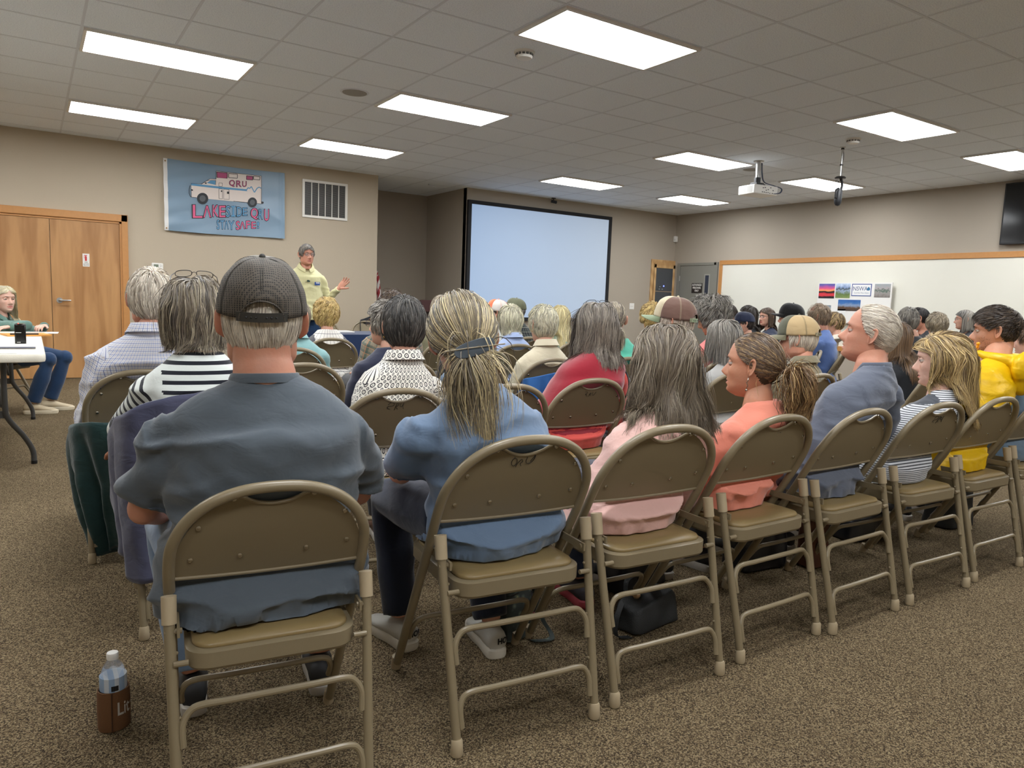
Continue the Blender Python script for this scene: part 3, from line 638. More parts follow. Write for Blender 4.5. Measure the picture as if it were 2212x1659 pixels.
    for (za, bend) in ((.315, .085), (.155, .085)):      # curved braces between the rear legs
        def lp(z, sx): q = (z-.03)/.47; return (sx*(.215+.013*q-.016), .105*q-.003, z)
        pts = [lp(za-bend, -1), lp(za-.04, -1)]+[(-.19+.0, .105*(za-.03)/.47-.004, za-.012), (-.165, .105*(za-.03)/.47-.005, za)]+[(x, .105*(za-.03)/.47-.006, za) for x in (-.1, 0, .1)]+[(.165, .105*(za-.03)/.47-.005, za), (.19, .105*(za-.03)/.47-.004, za-.012), lp(za-.04, 1), lp(za-bend, 1)]
        MB().tube(catmull(pts, 4), .0085, 10).build('rear_brace', m_tan, t, smooth='auto')
    za = .215; y_ = hoop_y(za)
    pts = [(-.2, y_+.05, za-.08), (-.2, y_+.02, za-.035), (-.175, y_, za), (-.08, y_, za), (.08, y_, za), (.175, y_, za), (.2, y_+.02, za-.035), (.2, y_+.05, za-.08)]
    MB().tube(catmull(pts, 4), .0085, 10).build('front_brace', m_tan, t, smooth='auto')
    return t
chair0 = make_chair(); kids_index(); _used = [False]
tag(chair0, 'x', 'folding chair', 'tan metal folding chairs')
def chair(x, y, deg, label, sc=1, writing=None):
    c = chair0 if not _used[0] else copy_tree(chair0); _used[0] = True
    c.location = (x, y, 0); c.rotation_euler = (0, 0, R(deg)); c.scale = (sc, sc, sc); c['label'] = label
    if writing:
        k = MB()
        for st in writing:
            P = catmull([(a*.001, 0, .745+b_*.001) for a, b_ in st], 5); P[:, 1] = [hoop_y(z)+.012*(1-(x_/HW)**2)-.0012 for x_, _, z in P]
            k.tube(P, .0009, 5)
        k.build('marker_writing', m_black, c, smooth=True)
    return c
def squig(o, kind=0):
    if kind == 0: L = [[(-30, 14), (-38, 4), (-36, -8), (-28, -12), (-22, -4), (-24, 8), (-30, 10)], [(-22, -16), (-20, -8), (-14, 2), (-8, 6), (-4, 0), (-10, -6), (-6, -14)], [(8, 12), (6, 0), (12, -8), (22, -6), (30, 4), (32, 16), (26, 8), (20, -2)]]
    elif kind == 1: L = [[(-34, 12), (-24, 14), (-20, 6), (-28, 0), (-20, -4), (-14, -12)], [(-6, -12), (-4, 0), (2, 6), (4, 0), (-2, -2), (6, -10)], [(14, 8), (14, -4), (20, -8), (28, 0), (32, 10)]]
    else: L = [[(-40, 6), (-30, 16), (-18, 14), (-16, 4), (-26, 0), (-38, 0), (-42, -8), (-30, -12)], [(-12, -18), (-8, 0), (-2, 14), (4, 10), (0, 0), (-8, -2), (2, -14)], [(12, 12), (10, 0), (16, -4), (22, 6), (24, 14), (22, -2), (26, -14)]]
    return [[(x+o[0], z+o[1]) for x, z in s] for s in L]
C = {}
C['capman'] = chair(.427, 1.52, -7.7, 'nearest tan folding chair, seat and back fully visible behind the man in the mesh cap', .94)
C['pony'] = chair(1.108, 1.527, -6, 'tan folding chair with a marker scrawl behind the light blue shirt with long ponytail', writing=squig((0, 8)))
C['pink'] = chair(1.628, 1.508, -3.5, 'tan folding chair behind the pale pink jacket, no scrawl on its back')
C['coral'] = chair(2.182, 1.516, .6, 'tan folding chair behind the coral shirt, with small smudges on its back', writing=[[(10, 25), (12, 22)], [(20, 27), (22, 26)], [(12, 15), (14, 14)], [(24, 14), (30, 15)]])
C['gray'] = chair(2.669, 1.491, .6, 'tan folding chair behind the white haired man in a blue grey T-shirt')
C['blonde'] = chair(3.211, 1.484, -2.6, 'tan folding chair with a marker scrawl behind the blonde in a striped shirt', writing=squig((30, 5), 2))
C['yellow'] = chair(3.75, 1.487, -1.3, 'tan folding chair behind the bright yellow jacket')
C['jeans'] = chair(4.30, 1.49, -1, 'tan folding chair cut by the right edge of the picture')
C['stripe'] = chair(.50, 2.62, -4, 'folding chair under the woman in the striped top, draped with a slate jacket')
C['dot'] = chair(1.20, 2.56, -6, 'tan folding chair with a marker scrawl behind the black and white dotted blouse', writing=squig((0, 10), 2))
C['mid'] = chair(1.72, 2.56, -3, 'empty tan folding chair between the dotted blouse and the red vest')
C['red'] = chair(2.27, 2.65, -2, 'tan folding chair with a marker scrawl behind the red fleece vest', writing=squig((0, 4), 1))
C['brown'] = chair(2.86, 2.70, 0, 'folding chair of the man in a brown cap and blue plaid shirt')
C['sweater'] = chair(3.38, 2.72, 0, 'folding chair of the grey haired woman in a heather grey sweater')
C['khaki'] = chair(3.86, 2.50, 3, 'folding chair of the bearded man in the olive jacket')
C['plaid'] = chair(.40, 3.48, -4, 'folding chair of the man in a blue checked shirt, draped with a green coat')
C['e3'] = chair(1.16, 3.66, -5, 'empty tan folding chair in front of the dotted blouse, behind the teal fleece')
C['navy'] = chair(1.75, 3.70, -3, 'folding chair of the woman in the navy sweater')
C['denim'] = chair(2.25, 3.70, 0, 'folding chair of the person in a faded denim jacket')
C['cream'] = chair(2.80, 3.70, -2, 'folding chair of the woman in a cream jacket, with a blue cloth over it')
C['mint'] = chair(3.45, 3.70, 0, 'folding chair of the woman in mint green')
C['curly'] = chair(4.15, 3.45, 0, 'folding chair of the curly grey haired woman in a salmon top')
C['teal'] = chair(1.42, 4.72, -8, 'folding chair of the woman in a pale teal fleece')
C['orangepl'] = chair(2.2, 4.75, -3, 'folding chair of the person in an orange and green plaid shirt')
C['olive'] = chair(2.97, 5.44, -3, 'folding chair of the man in an olive shirt near the lectern')
C['silver'] = chair(3.38, 4.98, -6, 'folding chair with a small mark behind the silver haired woman in a light blue shirt')
C['window'] = chair(2.05, 5.74, -4, 'tan folding chair behind the curly blonde in a white windowpane shirt')
C['sb'] = chair(7.62, 4.90, 6, 'tan folding chair of the short streaked brown hair, beside the blue sweater')
C['x1'] = chair(6.92, 3.65, 6, 'empty tan folding chair left of the blonde, below the dark haired man')
for q in C.values(): pass
# ------------------------------------------------------------ noise in plain arrays
_P = rng.random((64, 64, 64))
def vnoise(p):
    p = np.asarray(p, float); i = np.floor(p).astype(int); f = p-i; f = f*f*(3-2*f); out = 0
    for dx in (0, 1):
        for dy in (0, 1):
            for dz in (0, 1):
                w = (f[:, 0] if dx else 1-f[:, 0])*(f[:, 1] if dy else 1-f[:, 1])*(f[:, 2] if dz else 1-f[:, 2])
                out = out+w*_P[(i[:, 0]+dx) % 64, (i[:, 1]+dy) % 64, (i[:, 2]+dz) % 64]
    return out*2-1
def vnoise3(p): return np.stack([vnoise(p), vnoise(p+17.3), vnoise(p+31.7)], -1)
def unit(a): return a/(np.linalg.norm(a, axis=-1, keepdims=True)+1e-12)
def np_mesh(name, V, quads, mats, parent=None, mi=None, smooth=True, tris=None):
    me = bpy.data.meshes.new(name); me.vertices.add(len(V)); me.vertices.foreach_set('co', np.asarray(V, np.float32).ravel())
    q = np.asarray(quads, np.int32).reshape(-1, 4); n4 = len(q); me.loops.add(n4*4); me.loops.foreach_set('vertex_index', q.ravel())
    me.polygons.add(n4); me.polygons.foreach_set('loop_start', np.arange(n4, dtype=np.int32)*4)
    for m_ in (mats if isinstance(mats, (list, tuple)) else [mats]): me.materials.append(m_)
    if mi is not None: me.polygons.foreach_set('material_index', np.asarray(mi, np.int32))
    me.update(calc_edges=True)
    if smooth: me.polygons.foreach_set('use_smooth', np.ones(n4, bool))
    o = bpy.data.objects.new(name, me); COL.objects.link(o)
    if parent is not None: o.parent = parent
    return o
def remesh(mb, voxel, smooth=2, fac=.5):
    """one continuous skin around everything collected in mb; returns V, quads"""
    o = mb.build('t', []); r = o.modifiers.new('r', 'REMESH'); r.mode = 'VOXEL'; r.voxel_size = voxel; r.use_smooth_shade = True
    if smooth: s = o.modifiers.new('s', 'SMOOTH'); s.factor = fac; s.iterations = smooth
    me = eval_mesh(o); n = len(me.vertices); V = np.empty(n*3, np.float32); me.vertices.foreach_get('co', V)
    L = np.empty(len(me.loops), np.int32); me.loops.foreach_get('vertex_index', L)
    old = o.data; bpy.data.objects.remove(o); bpy.data.meshes.remove(old); bpy.data.meshes.remove(me)
    return V.reshape(-1, 3).astype(float), L.reshape(-1, 4)
def vnormals(V, Q):
    n = np.cross(V[Q[:, 2]]-V[Q[:, 0]], V[Q[:, 3]]-V[Q[:, 1]]); N = np.zeros_like(V)
    for k in range(4): np.add.at(N, Q[:, k], n)
    return unit(N)
def lerpk(z, zs, vs): return np.interp(z, zs, vs)
def smoothk(z, zs, vs):
    zz = np.linspace(zs[0], zs[-1], 200); v = np.interp(zz, zs, vs); k = np.array([1, 2, 3, 4, 3, 2, 1.]); k /= k.sum()
    vp = np.pad(v, 3, mode='edge'); v = np.convolve(vp, k, 'valid'); return np.interp(z, zz, v)
# ------------------------------------------------------------ head
def head_arrays(n=1, male=1, jowl=0, nose=1.0):
    """face, skull and jaw; origin between the ears, +y forward, +z up"""
    nz, na = (66, 84) if n >= 1 else (34, 44)
    zs = np.array([-.124, -.118, -.108, -.092, -.078, -.06, -.04, -.02, 0, .02, .045, .07, .088, .102, .110, .1145])
    hw = np.array([.018, .030, .040, .052, .060, .066, .070, .0725, .074, .0765, .0745, .0650, .0540, .0390, .026, .008]); hw = hw*(1.0 if male else .965)
    hw = hw+jowl*np.exp(-((zs+.085)/.03)**2)*.012
    fr = np.array([.050, .066, .080, .086, .084, .086, .084, .083, .082, .090, .089, .080, .066, .046, .028, .006])
    bk = np.array([-.030, -.040, -.046, -.052, -.062, -.074, -.088, -.098, -.103, -.105, -.101, -.088, -.072, -.050, -.032, -.010])
    t_ = np.linspace(0, 1, nz); z = -.124+(.1145+.124)*(t_+.02*np.sin(2*np.pi*t_)*0); th = np.linspace(0, 1, nz); z = -.124+.2385*(.5-.5*np.cos(np.pi*(.06+.88*th)))/1.0
    z = (z-z[0])/(z[-1]-z[0])*.2385-.124
    H, Fr, B = smoothk(z, zs, hw), smoothk(z, zs, fr), smoothk(z, zs, bk)
    a = np.linspace(0, 2*np.pi, na, endpoint=False); a = a-.34*np.sin(a) if n >= 1 else a-.25*np.sin(a)       # denser in front
    A, Z = np.meshgrid(a, z); s, c = np.sin(A), np.cos(A); H = H[:, None]; Fr = Fr[:, None]; B = B[:, None]; cy = -.008
    kz = np.clip((Z-.015)/.03, 0, 1); X = H*np.sign(s)*np.abs(s)**(.92+.08*kz); Y = np.where(c > 0, cy+(Fr-cy)*np.abs(c)**(.80+.20*kz), cy+(cy-B)*c)
    fm = np.clip(c, 0, 1)**.5*(c > 0); ax = np.abs(X)
    G = lambda v, s_: np.exp(-(v/s_)**2)
    na_ = np.interp(Z, [-.060, -.052, -.046, -.038, -.028, -.012, .004, .016], [0, .012, .024, .031, .027, .016, .007, 0])*nose
    sg = np.interp(Z, [-.052, -.042, -.02, .01], [.0155, .0145, .0095, .008])
    dy = na_*np.exp(-(ax/sg)**2.2)+.006*G(ax-.015, .006)*G(Z+.046, .007)
    dy += .0045*G(Z-.024, .008)*G(ax-.02, .026)-.012*G(ax-.031, .0145)*G(Z-.001, .0115)-.004*G(ax-.016, .008)*G(Z-.0, .012)
    dy += .005*G(ax-.046, .018)*G(Z+.030, .018)-.006*G(ax-.05, .015)*G(Z+.065, .02)*(1-jowl*.7)
    lip = (ax < .034)*np.clip(1-(ax/.030)**2, 0, 1)**.7
    dy += lip*(.0062*G(Z+.0655, .0045)+.0068*G(Z+.0785, .0052)-.0045*G(Z+.072, .0024))-.004*G(Z+.090, .005)*G(ax, .02)+.006*G(Z+.105, .010)*G(ax, .018)
    dy -= .003*G(ax-.0+0*Z, .004)*G(Z+.058, .005)
    Y = Y+dy*fm; X = X+np.sign(X)*fm*.002*G(Z+.030, .018)
    V = np.stack([X, Y, Z], -1).reshape(-1, 3); Q = []
    i, k = np.meshgrid(np.arange(nz-1), np.arange(na), indexing='ij'); k2 = (k+1) % na
    Q = np.stack([i*na+k2, i*na+k, (i+1)*na+k, (i+1)*na+k2], -1).reshape(-1, 4)
    V = np.vstack([V, [[0, V[:na, 1].mean(), -.125]], [[0, .0, .1155]]])
    b_, t2 = len(V)-2, len(V)-1; kk = np.arange(0, na, 2)
    Qb = np.stack([np.full(len(kk), b_), kk, (kk+1) % na, (kk+2) % na], -1); o_ = (nz-1)*na
    Qt = np.stack([np.full(len(kk), t2), o_+(kk+2) % na, o_+(kk+1) % na, o_+kk], -1)
    return V, np.vstack([Q, Qb, Qt])[:, ::-1]
def ear_arrays(side, n=1):
    na, R_ = (30, [(1.0, -.006), (1.04, .002), (1.0, .009), (.90, .0115), (.78, .008), (.66, .002), (.52, .0035), (.40, .001), (.22, -.007), (.05, -.008)]) if n >= 1 else (14, [(1.0, -.005), (1.0, .008), (.8, .009), (.6, .001), (.05, -.004)])
    V = []
    for r, h in R_:
        for k in range(na):
            a = 2*math.pi*k/na; sa, ca = math.sin(a), math.cos(a)
            w = .0165*(1+.22*sa)*(1 if ca < 0 else .86); e = r*w*ca; z = r*.0325*sa*(1 if sa > 0 else .98)
            lob = 1-.75*max(0, -sa-.72)/.28 if sa < -.72 else 1
            V.append((e, z, h*lob*(1.15-.35*max(ca, 0))))
    V = np.array(V); m = len(R_); Q = [(i*na+k, i*na+(k+1) % na, (i+1)*na+(k+1) % na, (i+1)*na+k) for i in range(m-1) for k in range(na)]
    kk = range(0, na, 2); Q += [((m-1)*na+k, (m-1)*na+(k+1) % na, (m-1)*na+(k+2) % na, (m-1)*na+(k+2) % na) for k in []]
    e, z, h = V[:, 0], V[:, 1], V[:, 2]; an = R(24)          # plane tilts outward at the back
    y = e*math.cos(an)+h*math.sin(an)*-1; x = .0735+(-e)*math.sin(an)+h*math.cos(an)+.004; zz = z-.006; y = y-.014-.12*z
    P = np.stack([x*side, y, zz], -1); Q = np.array(Q)
    return P, (Q[:, ::-1] if side > 0 else Q)
def uvsphere(c, r, n=14, m=9):
    t = MB(); prof = [(math.sin(math.pi*(i+.05)/(m+.1)), -math.cos(math.pi*(i+.05)/(m+.1))) for i in range(m+1)]
    V = np.array([(rr*math.cos(2*math.pi*k/n), rr*math.sin(2*math.pi*k/n), z) for rr, z in prof for k in range(n)])*r
    Q = np.array([(i*n+k, i*n+(k+1) % n, (i+1)*n+(k+1) % n, (i+1)*n+k) for i in range(m) for k in range(n)])
    return V+np.array(c), Q
# ------------------------------------------------------------ hand template (right hand, wrist at origin, fingers along +y, palm down)
_hand = {}
def hand_arrays(side, pose='rest', vox=.0042):
    key = (pose, vox)
    if key not in _hand:
        m = MB(); curl = {'rest': (18, 28, 18), 'open': (2, 18, 14), 'grip': (45, 60, 40)}[pose]; spread = 1.6 if pose == 'open' else .6
        ring = lambda y, w, t, x0=0, z0=0: [(x0+w*math.cos(a), y, z0+t*math.sin(a)) for a in np.linspace(0, 2*np.pi, 14, endpoint=False)]
        loft(m, [ring(-.05, .026, .019), ring(-.02, .027, .018), ring(0, .027, .0165), ring(.025, .036, .0165), ring(.06, .042, .0145, .001), ring(.088, .040, .0115, .001), ring(.095, .034, .008)])
        for (x, y, ln, r, k) in ((-.029, .086, .066, .0086, -1.5), (-.010, .092, .082, .0094, -.4), (.011, .092, .086, .0096, .5), (.031, .086, .074, .0094, 1.5)):
            p = np.array([x, y-.012, 0.]); ya = R(k*-3.5*spread); P = [p.copy()]; pit = 0; rr = [r*1.12]
            for j, q in enumerate((.16, .44, .24, .16)):
                if j: pit += R(curl[j-1]+(2 if k > 0 else 6)*1.0)
                d = np.array([math.sin(-ya)*math.cos(pit), math.cos(ya)*math.cos(pit), -math.sin(pit)]); p = p+d*ln*q*1.12; P.append(p.copy()); rr.append(r*(1.06, 1.0, .93, .82)[j])
            m.tube(P, rr, 9); m.sphere(P[-1], rr[-1]*.98, 8); m.sphere(P[2], rr[2]*1.06, 8); m.sphere(P[1], rr[1]*1.08, 8)
        P = np.array([(.020, .010, -.006), (.040, .034, -.010), (.056, .060, -.013), (.062, .086, -.018)]); 
        if pose == 'open': P = P+np.array([(0, 0, 0), (.006, 0, 0), (.014, -.002, .004), (.026, -.004, .008)])
        m.tube(P, [.015, .0135, .0112, .0095], 9); m.sphere(P[-1], .0094, 8); m.sphere(P[1], .014, 8)
        _hand[key] = remesh(m, vox, 2)
    V, Q = _hand[key]; V = V.copy()
    if side < 0: V[:, 0] *= -1; Q = Q[:, ::-1]
    return V, Q
def frame(fwd, up):
    y = unit(np.asarray(fwd, float)); z = np.asarray(up, float); x = unit(np.cross(y, z)); z = np.cross(x, y)
    M = np.eye(4); M[:3, 0] = x; M[:3, 1] = y; M[:3, 2] = z; return M
def rotm(yaw, pitch, roll):      # yaw clockwise seen from above, pitch nods down, roll tips to the right
    return np.array(Matrix.Rotation(-R(yaw), 3, 'Z')@Matrix.Rotation(-R(pitch), 3, 'X')@Matrix.Rotation(R(roll), 3, 'Y'))
# ------------------------------------------------------------ skin, cloth and hair materials
def f_skin(t, b):
    tc = t.n('ShaderNodeTexCoord').outputs['Object']
    a = t.n('ShaderNodeTexNoise', i_Vector=tc, i_Scale=22.0, i_Detail=3.0); c = t.n('ShaderNodeTexNoise', i_Vector=tc, i_Scale=140.0, i_Detail=2.0)
    base = b.inputs['Base Color'].default_value[:]; red = (min(1, base[0]*1.04), base[1]*.86, base[2]*.82, 1)
    t.link(t.mix(t.math('MULTIPLY', t.math('SUBTRACT', a.outputs[0], .35), 1.4), base, red), b.inputs['Base Color']); t.bump(c.outputs[0], .25, .002)
    b.inputs['Subsurface Weight'].default_value = .12; b.inputs['Subsurface Radius'].default_value = (.012, .005, .003); b.inputs['Subsurface Scale'].default_value = 1.0
def skin(name, c): return mat('skin_'+name, c, .5, spec=.4, fn=f_skin)
SK = {'fair': skin('fair', (208, 162, 140)), 'ruddy': skin('ruddy', (202, 146, 122)), 'tan': skin('tan', (190, 138, 110)), 'pale': skin('pale', (216, 176, 158)), 'deep': skin('deep', (170, 118, 92))}
m_eye = mat('eye_white', (204, 194, 186), .2); m_iris = mat('iris_dark', (60, 48, 38), .1); m_lip = mat('lip_pink', (188, 112, 100), .45)
def f_hair(t, b):
    at = t.n('ShaderNodeAttribute'); at.attribute_name = 'Col'; t.link(at.outputs['Color'], b.inputs['Base Color'])
m_hair = mat('hair_strands', (90, 80, 70), .42, spec=.45, fn=f_hair)
def cloth(name, c, rough=.85, fn=None, sheen=.25, weave=(420, .25), fold=.12, noise=None, spec=.2):
    def f(t, b):
        tc = t.n('ShaderNodeTexCoord').outputs['Object']
        if fn: fn(t, b)
        elif noise:
            ns = t.n('ShaderNodeTexNoise', i_Vector=tc, i_Scale=noise[0], i_Detail=5.0); bc = b.inputs['Base Color'].default_value[:]
            t.link(t.mix(ns.outputs[0], tuple(q*(1-noise[1]) for q in bc[:3])+(1,), tuple(min(1, q*(1+noise[1])) for q in bc[:3])+(1,)), b.inputs['Base Color'])
        a = t.n('ShaderNodeTexNoise', i_Vector=tc, i_Scale=float(weave[0]), i_Detail=2.0)
        m_ = t.n('ShaderNodeMapping', i_Vector=tc); m_.inputs['Scale'].default_value = (1, 1, 1.8)
        c_ = t.n('ShaderNodeTexNoise', i_Vector=m_.outputs[0], i_Scale=14.0, i_Detail=3.0); c_.inputs['Distortion'].default_value = .6
        h = t.math('ADD', t.math('MULTIPLY', a.outputs[0], weave[1]*.04), t.math('MULTIPLY', c_.outputs[0], fold*4))
        t.bump(h, .6, .01)
    return mat('cloth_'+name, c, rough, spec=spec, sheen=sheen, fn=f)
def uvc(t):
    s = t.n('ShaderNodeSeparateXYZ', i_0=t.n('ShaderNodeTexCoord').outputs['UV']); return s.outputs[0], s.outputs[1]
def line_(t, c, period, width, off=0.0): return t.math('LESS_THAN', t.math('FRACT', t.math('ADD', t.math('DIVIDE', c, period), off+8.0)), width/period)
def f_stripes(c1, c2, period, width):
    def f(t, b): u, v = uvc(t); t.link(t.mix(line_(t, v, period, width), srgb(*c1), srgb(*c2)), b.inputs['Base Color'])
    return f
def f_check(base, lines):          # lines: (axis, period, width, offset, colour, alpha)
    def f(t, b):
        u, v = uvc(t); c = srgb(*base)
        for ax, p, w, o, col, al in lines: c = t.mix(t.math('MULTIPLY', line_(t, u if ax == 'u' else v, p, w, o), al), c, srgb(*col))
        t.link(c, b.inputs['Base Color'])
    return f
def f_dots(t, b):
    u, v = uvc(t); P = .030
    def ringp(ou, ov, r0, r1, r2):
        a = t.math('SUBTRACT', t.math('FRACT', t.math('ADD', t.math('DIVIDE', u, P), ou+8)), .5); c = t.math('SUBTRACT', t.math('FRACT', t.math('ADD', t.math('DIVIDE', v, P), ov+8)), .5)
        d = t.math('SQRT', t.math('ADD', t.math('MULTIPLY', a, a), t.math('MULTIPLY', c, c)))
        o = t.math('MULTIPLY', t.math('LESS_THAN', d, r0), t.math('GREATER_THAN', d, r1)); return t.math('MAXIMUM', o, t.math('LESS_THAN', d, r2))
    k = t.math('MAXIMUM', ringp(0, 0, .33, .2, .07), ringp(.5, .5, .2, .11, .05))
    t.link(t.mix(k, srgb(226, 222, 212), srgb(34, 32, 38)), b.inputs['Base Color'])
def seg_dist(P, a, b_):
    a = np.asarray(a, float); b_ = np.asarray(b_, float); d = b_-a; L = np.linalg.norm(d); t = np.clip(((P-a)@d)/L**2, -.15, 1.15); q = a+t[:, None]*d
    return np.linalg.norm(P-q, axis=1), t*L
# ------------------------------------------------------------ hair
EC = np.array([0, -.003, .014]); ER = np.array([.0795, .1035, .1035])
def region_scalp(d, line=None):
    phi = np.abs(np.degrees(np.arctan2(d[:, 0], d[:, 1]))); p = EC+ER*d
    hl = np.interp(phi, [0, 30, 50, 66, 80, 95, 108, 125, 180], line or [.074, .072, .050, .022, .004, .018, -.022, -.060, -.072]); return p[:, 2] > hl
def fib(n):
    k = np.arange(n)+.5; ph = np.arccos(1-2*k/n); th = np.pi*(1+5**.5)*k
    return np.stack([np.cos(th)*np.sin(ph), np.sin(th)*np.sin(ph), np.cos(ph)], -1)
def ribbons(P, W, col, name, parent, mtl=None):
    """P: strands x points x 3, outward-facing thin strands"""
    n, m, _ = P.shape; tn = unit(np.gradient(P, axis=1)); out = unit(P-EC[None, None]*1.0) if False else None
    return tn
def build_strands(P, W, col, out, name, parent, tw):
    n, m, _ = P.shape; tn = unit(np.gradient(P, axis=1)); side = unit(np.cross(tn, out))
    side = side*np.cos(tw)[:, None, None]+out*np.sin(tw)[:, None, None]
    prof = np.interp(np.linspace(0, 1, m), [0, .1, .6, 1], [.7, 1, .9, .25]); w = (W[:, None]*prof[None])[..., None]
    V = np.stack([P-side*w, P+out*w*.35, P+side*w], 2).reshape(-1, 3)      # three points across: a shallow ridge
    b_ = (np.arange(n)[:, None]*m+np.arange(m-1)[None])*3; b_ = b_.ravel()
    Q = np.concatenate([np.stack([b_, b_+1, b_+4, b_+3], -1), np.stack([b_+1, b_+2, b_+5, b_+4], -1)])
    o = np_mesh(name, V, Q, m_hair, parent); C4 = np.ones((n, m*3, 4), np.float32); C4[:, :, :3] = col[:, None, :]
    a = o.data.color_attributes.new('Col', 'FLOAT_COLOR', 'POINT'); a.data.foreach_set('color', C4.ravel()); return o
def hair(parent, M, n=2000, w=.003, L=.12, cols=(((90, 85, 78), 1),), part=None, crown=(0, -.045, .112), lift=.014, curl=(0, 3), clump=.5, grav=.35, end_z=None, end_back=None, comb=(0, 0, 0), line=None, tie=None, tail=None, cling=0, noise=.25, seg=11, name='hair', body=None, bald=None, flick=0, ej=.04, lenf=None, sparse=1, flat_top=0, seed=1, ncl=None, hyaw=0):
    r_ = np.random.default_rng(seed); d = fib(int(n*2.3)); d = unit(d+r_.normal(0, .02, d.shape)); keep = region_scalp(d, line)
    if bald: keep &= ~(bald(EC+ER*d)) | (r_.random(len(d)) < .06)
    d = d[keep]; N = len(d); p = EC+ER*d*(1+.0*r_.random((N, 1))); layer = r_.random(N)**.8*lift
    Linv = np.linalg.inv(M); g = unit(Linv[:3, :3]@np.array([0, 0, -1.])) ; cr = np.array(crown); K = 44; ds = max(L, .02)/K*1.25; path = [p.copy()]
    cm = np.array(comb, float); done = np.zeros(N, bool); tieA = np.array(tie) if tie is not None else None
    ln = (r_.random(N)*.35+.75)*L; ln = ln*(lenf(p) if lenf else 1); layer = layer*(np.clip(lenf(p)*1.3, 0, 1) if lenf else 1)
    for k in range(K):
        q = (p-EC)/ER; rad = np.linalg.norm(q, axis=1); nr = unit(q/ER)
        t = p-cr
        if part is not None:
            a = np.clip((p[:, 2]-.05)/.06, 0, 1)*np.clip(1-np.abs(p[:, 1]-.03)/.12, 0, 1); sd = np.sign(p[:, 0]-part+1e-6)
            t = unit(t)*(1-a[:, None])+a[:, None]*np.stack([sd, np.zeros(N)-.1, np.zeros(N)-.2], -1)
        t = unit(t)+cm
        if tieA is not None: t = tieA-p
        t = t-nr*np.sum(t*nr, 1, keepdims=True)*(rad < 1.35)[:, None]; t = unit(t); s = k/K
        low = np.clip((.045-p[:, 2])/.06, 0, 1); gw = np.clip(grav*(s*1.6)+low*(1-cling)*.85, 0, .97) if tieA is None else np.full(N, .05*s)
        dd = t*(1-gw[:, None])+g*gw[:, None]+vnoise3(p*26+seed*3.1)*noise*(.5+s)
        if cling: dd = dd-nr*cling*.5*np.clip(rad-1.02, 0, .2)[:, None]*8
        dd = unit(dd); pn = p+dd*ds
        q = (pn-EC)/(ER+layer[:, None]*min(1, s*6+.15)*np.array([1, 1, 1-flat_top])); rr = np.linalg.norm(q, axis=1); ins = rr < 1
        pn[ins] = EC+(pn[ins]-EC)/rr[ins][:, None]
        face = (pn[:, 1] > .028) & (pn[:, 2] < .050)
        if L > .07: pn[face, 1] = .028; pn[face, 0] = np.sign(pn[face, 0])*np.maximum(np.abs(pn[face, 0]), .076)
        if L > .10:       # over the neck and the shoulders
            low_ = pn[:, 2] < -.06; rn = np.hypot(pn[:, 0], (pn[:, 1]+.03)); m_ = low_ & (rn < .07); f_ = .07/np.maximum(rn, 1e-3)
            pn[m_, 0] *= f_[m_]; pn[m_, 1] = -.03+(pn[m_, 1]+.03)*f_[m_]
        if body is not None:
            for (c_, R_) in body:
                q = (pn-c_)/(R_+layer[:, None]*.6+.003); rr = np.linalg.norm(q, axis=1); m_ = rr < 1; pn[m_] = c_+(pn[m_]-c_)/rr[m_][:, None]
        if tieA is not None:
            near = np.linalg.norm(p-tieA, axis=1) < .022; pn[near] = p[near]
        p = pn; path.append(p.copy())
    A = np.stack(path, 1); cut = ln/ds
    if end_z is not None:
        ez = end_z+(r_.random(N)-.5)*ej; 
        if end_back is not None: ez = np.where(d[:, 1] < -.1, end_back+(r_.random(N)-.5)*ej, ez)
        below = A[:, :, 2] < ez[:, None]; idx = np.where(below.any(1), below.argmax(1), K); cut = np.minimum(cut, idx)
    cut = np.clip(cut, 2, K-.01); sc_ = cut[:, None]*np.linspace(0, 1, seg)[None]; i0 = np.floor(sc_).astype(int); f = (sc_-i0)[..., None]; rr = np.arange(N)[:, None]
    P = A[rr, i0]*(1-f)+A[rr, i0+1]*f
    s = np.linspace(0, 1, seg)[None, :, None]
    Mc = max(4, int(ncl or N/14)); gi = r_.choice(N, Mc, replace=False); 
    own = np.array([np.argmin(((P[gi, 0]-P[j, 0])**2).sum(1)) for j in range(N)])
    if clump: P = P+(P[gi[own]]-P)*(clump*s**1.3)*.8
    if curl[0]:
        ph = r_.random(Mc)*6.28; ph = ph[own][:, None]+r_.normal(0, .35, N)[:, None]; arc = (ln[:, None] if end_z is None else cut[:, None]*ds)*s[..., 0]; an = ph+arc*curl[1]*2*np.pi
        tn = unit(np.gradient(P, axis=1)); o_ = unit(P-EC); sd = unit(np.cross(tn, o_)); am = curl[0]*np.clip(s*1.6, 0, 1)
        P = P+sd*np.sin(an)[..., None]*am+o_*(np.cos(an)[..., None]*.6+.3)*am
    if flick: P[:, :, :] += unit(P-EC)*(s**4)*flick
    pal = np.array([srgb(*c)[:3] for c, _ in cols]); wt = np.array([w_ for _, w_ in cols], float); wt /= wt.sum()
    cc = r_.choice(len(pal), Mc, p=wt); ci = np.where(r_.random(N) < .55, cc[own], r_.choice(len(pal), N, p=wt)); col = pal[ci]*(1+r_.normal(0, .13, (N, 1))).clip(.5, 1.6)
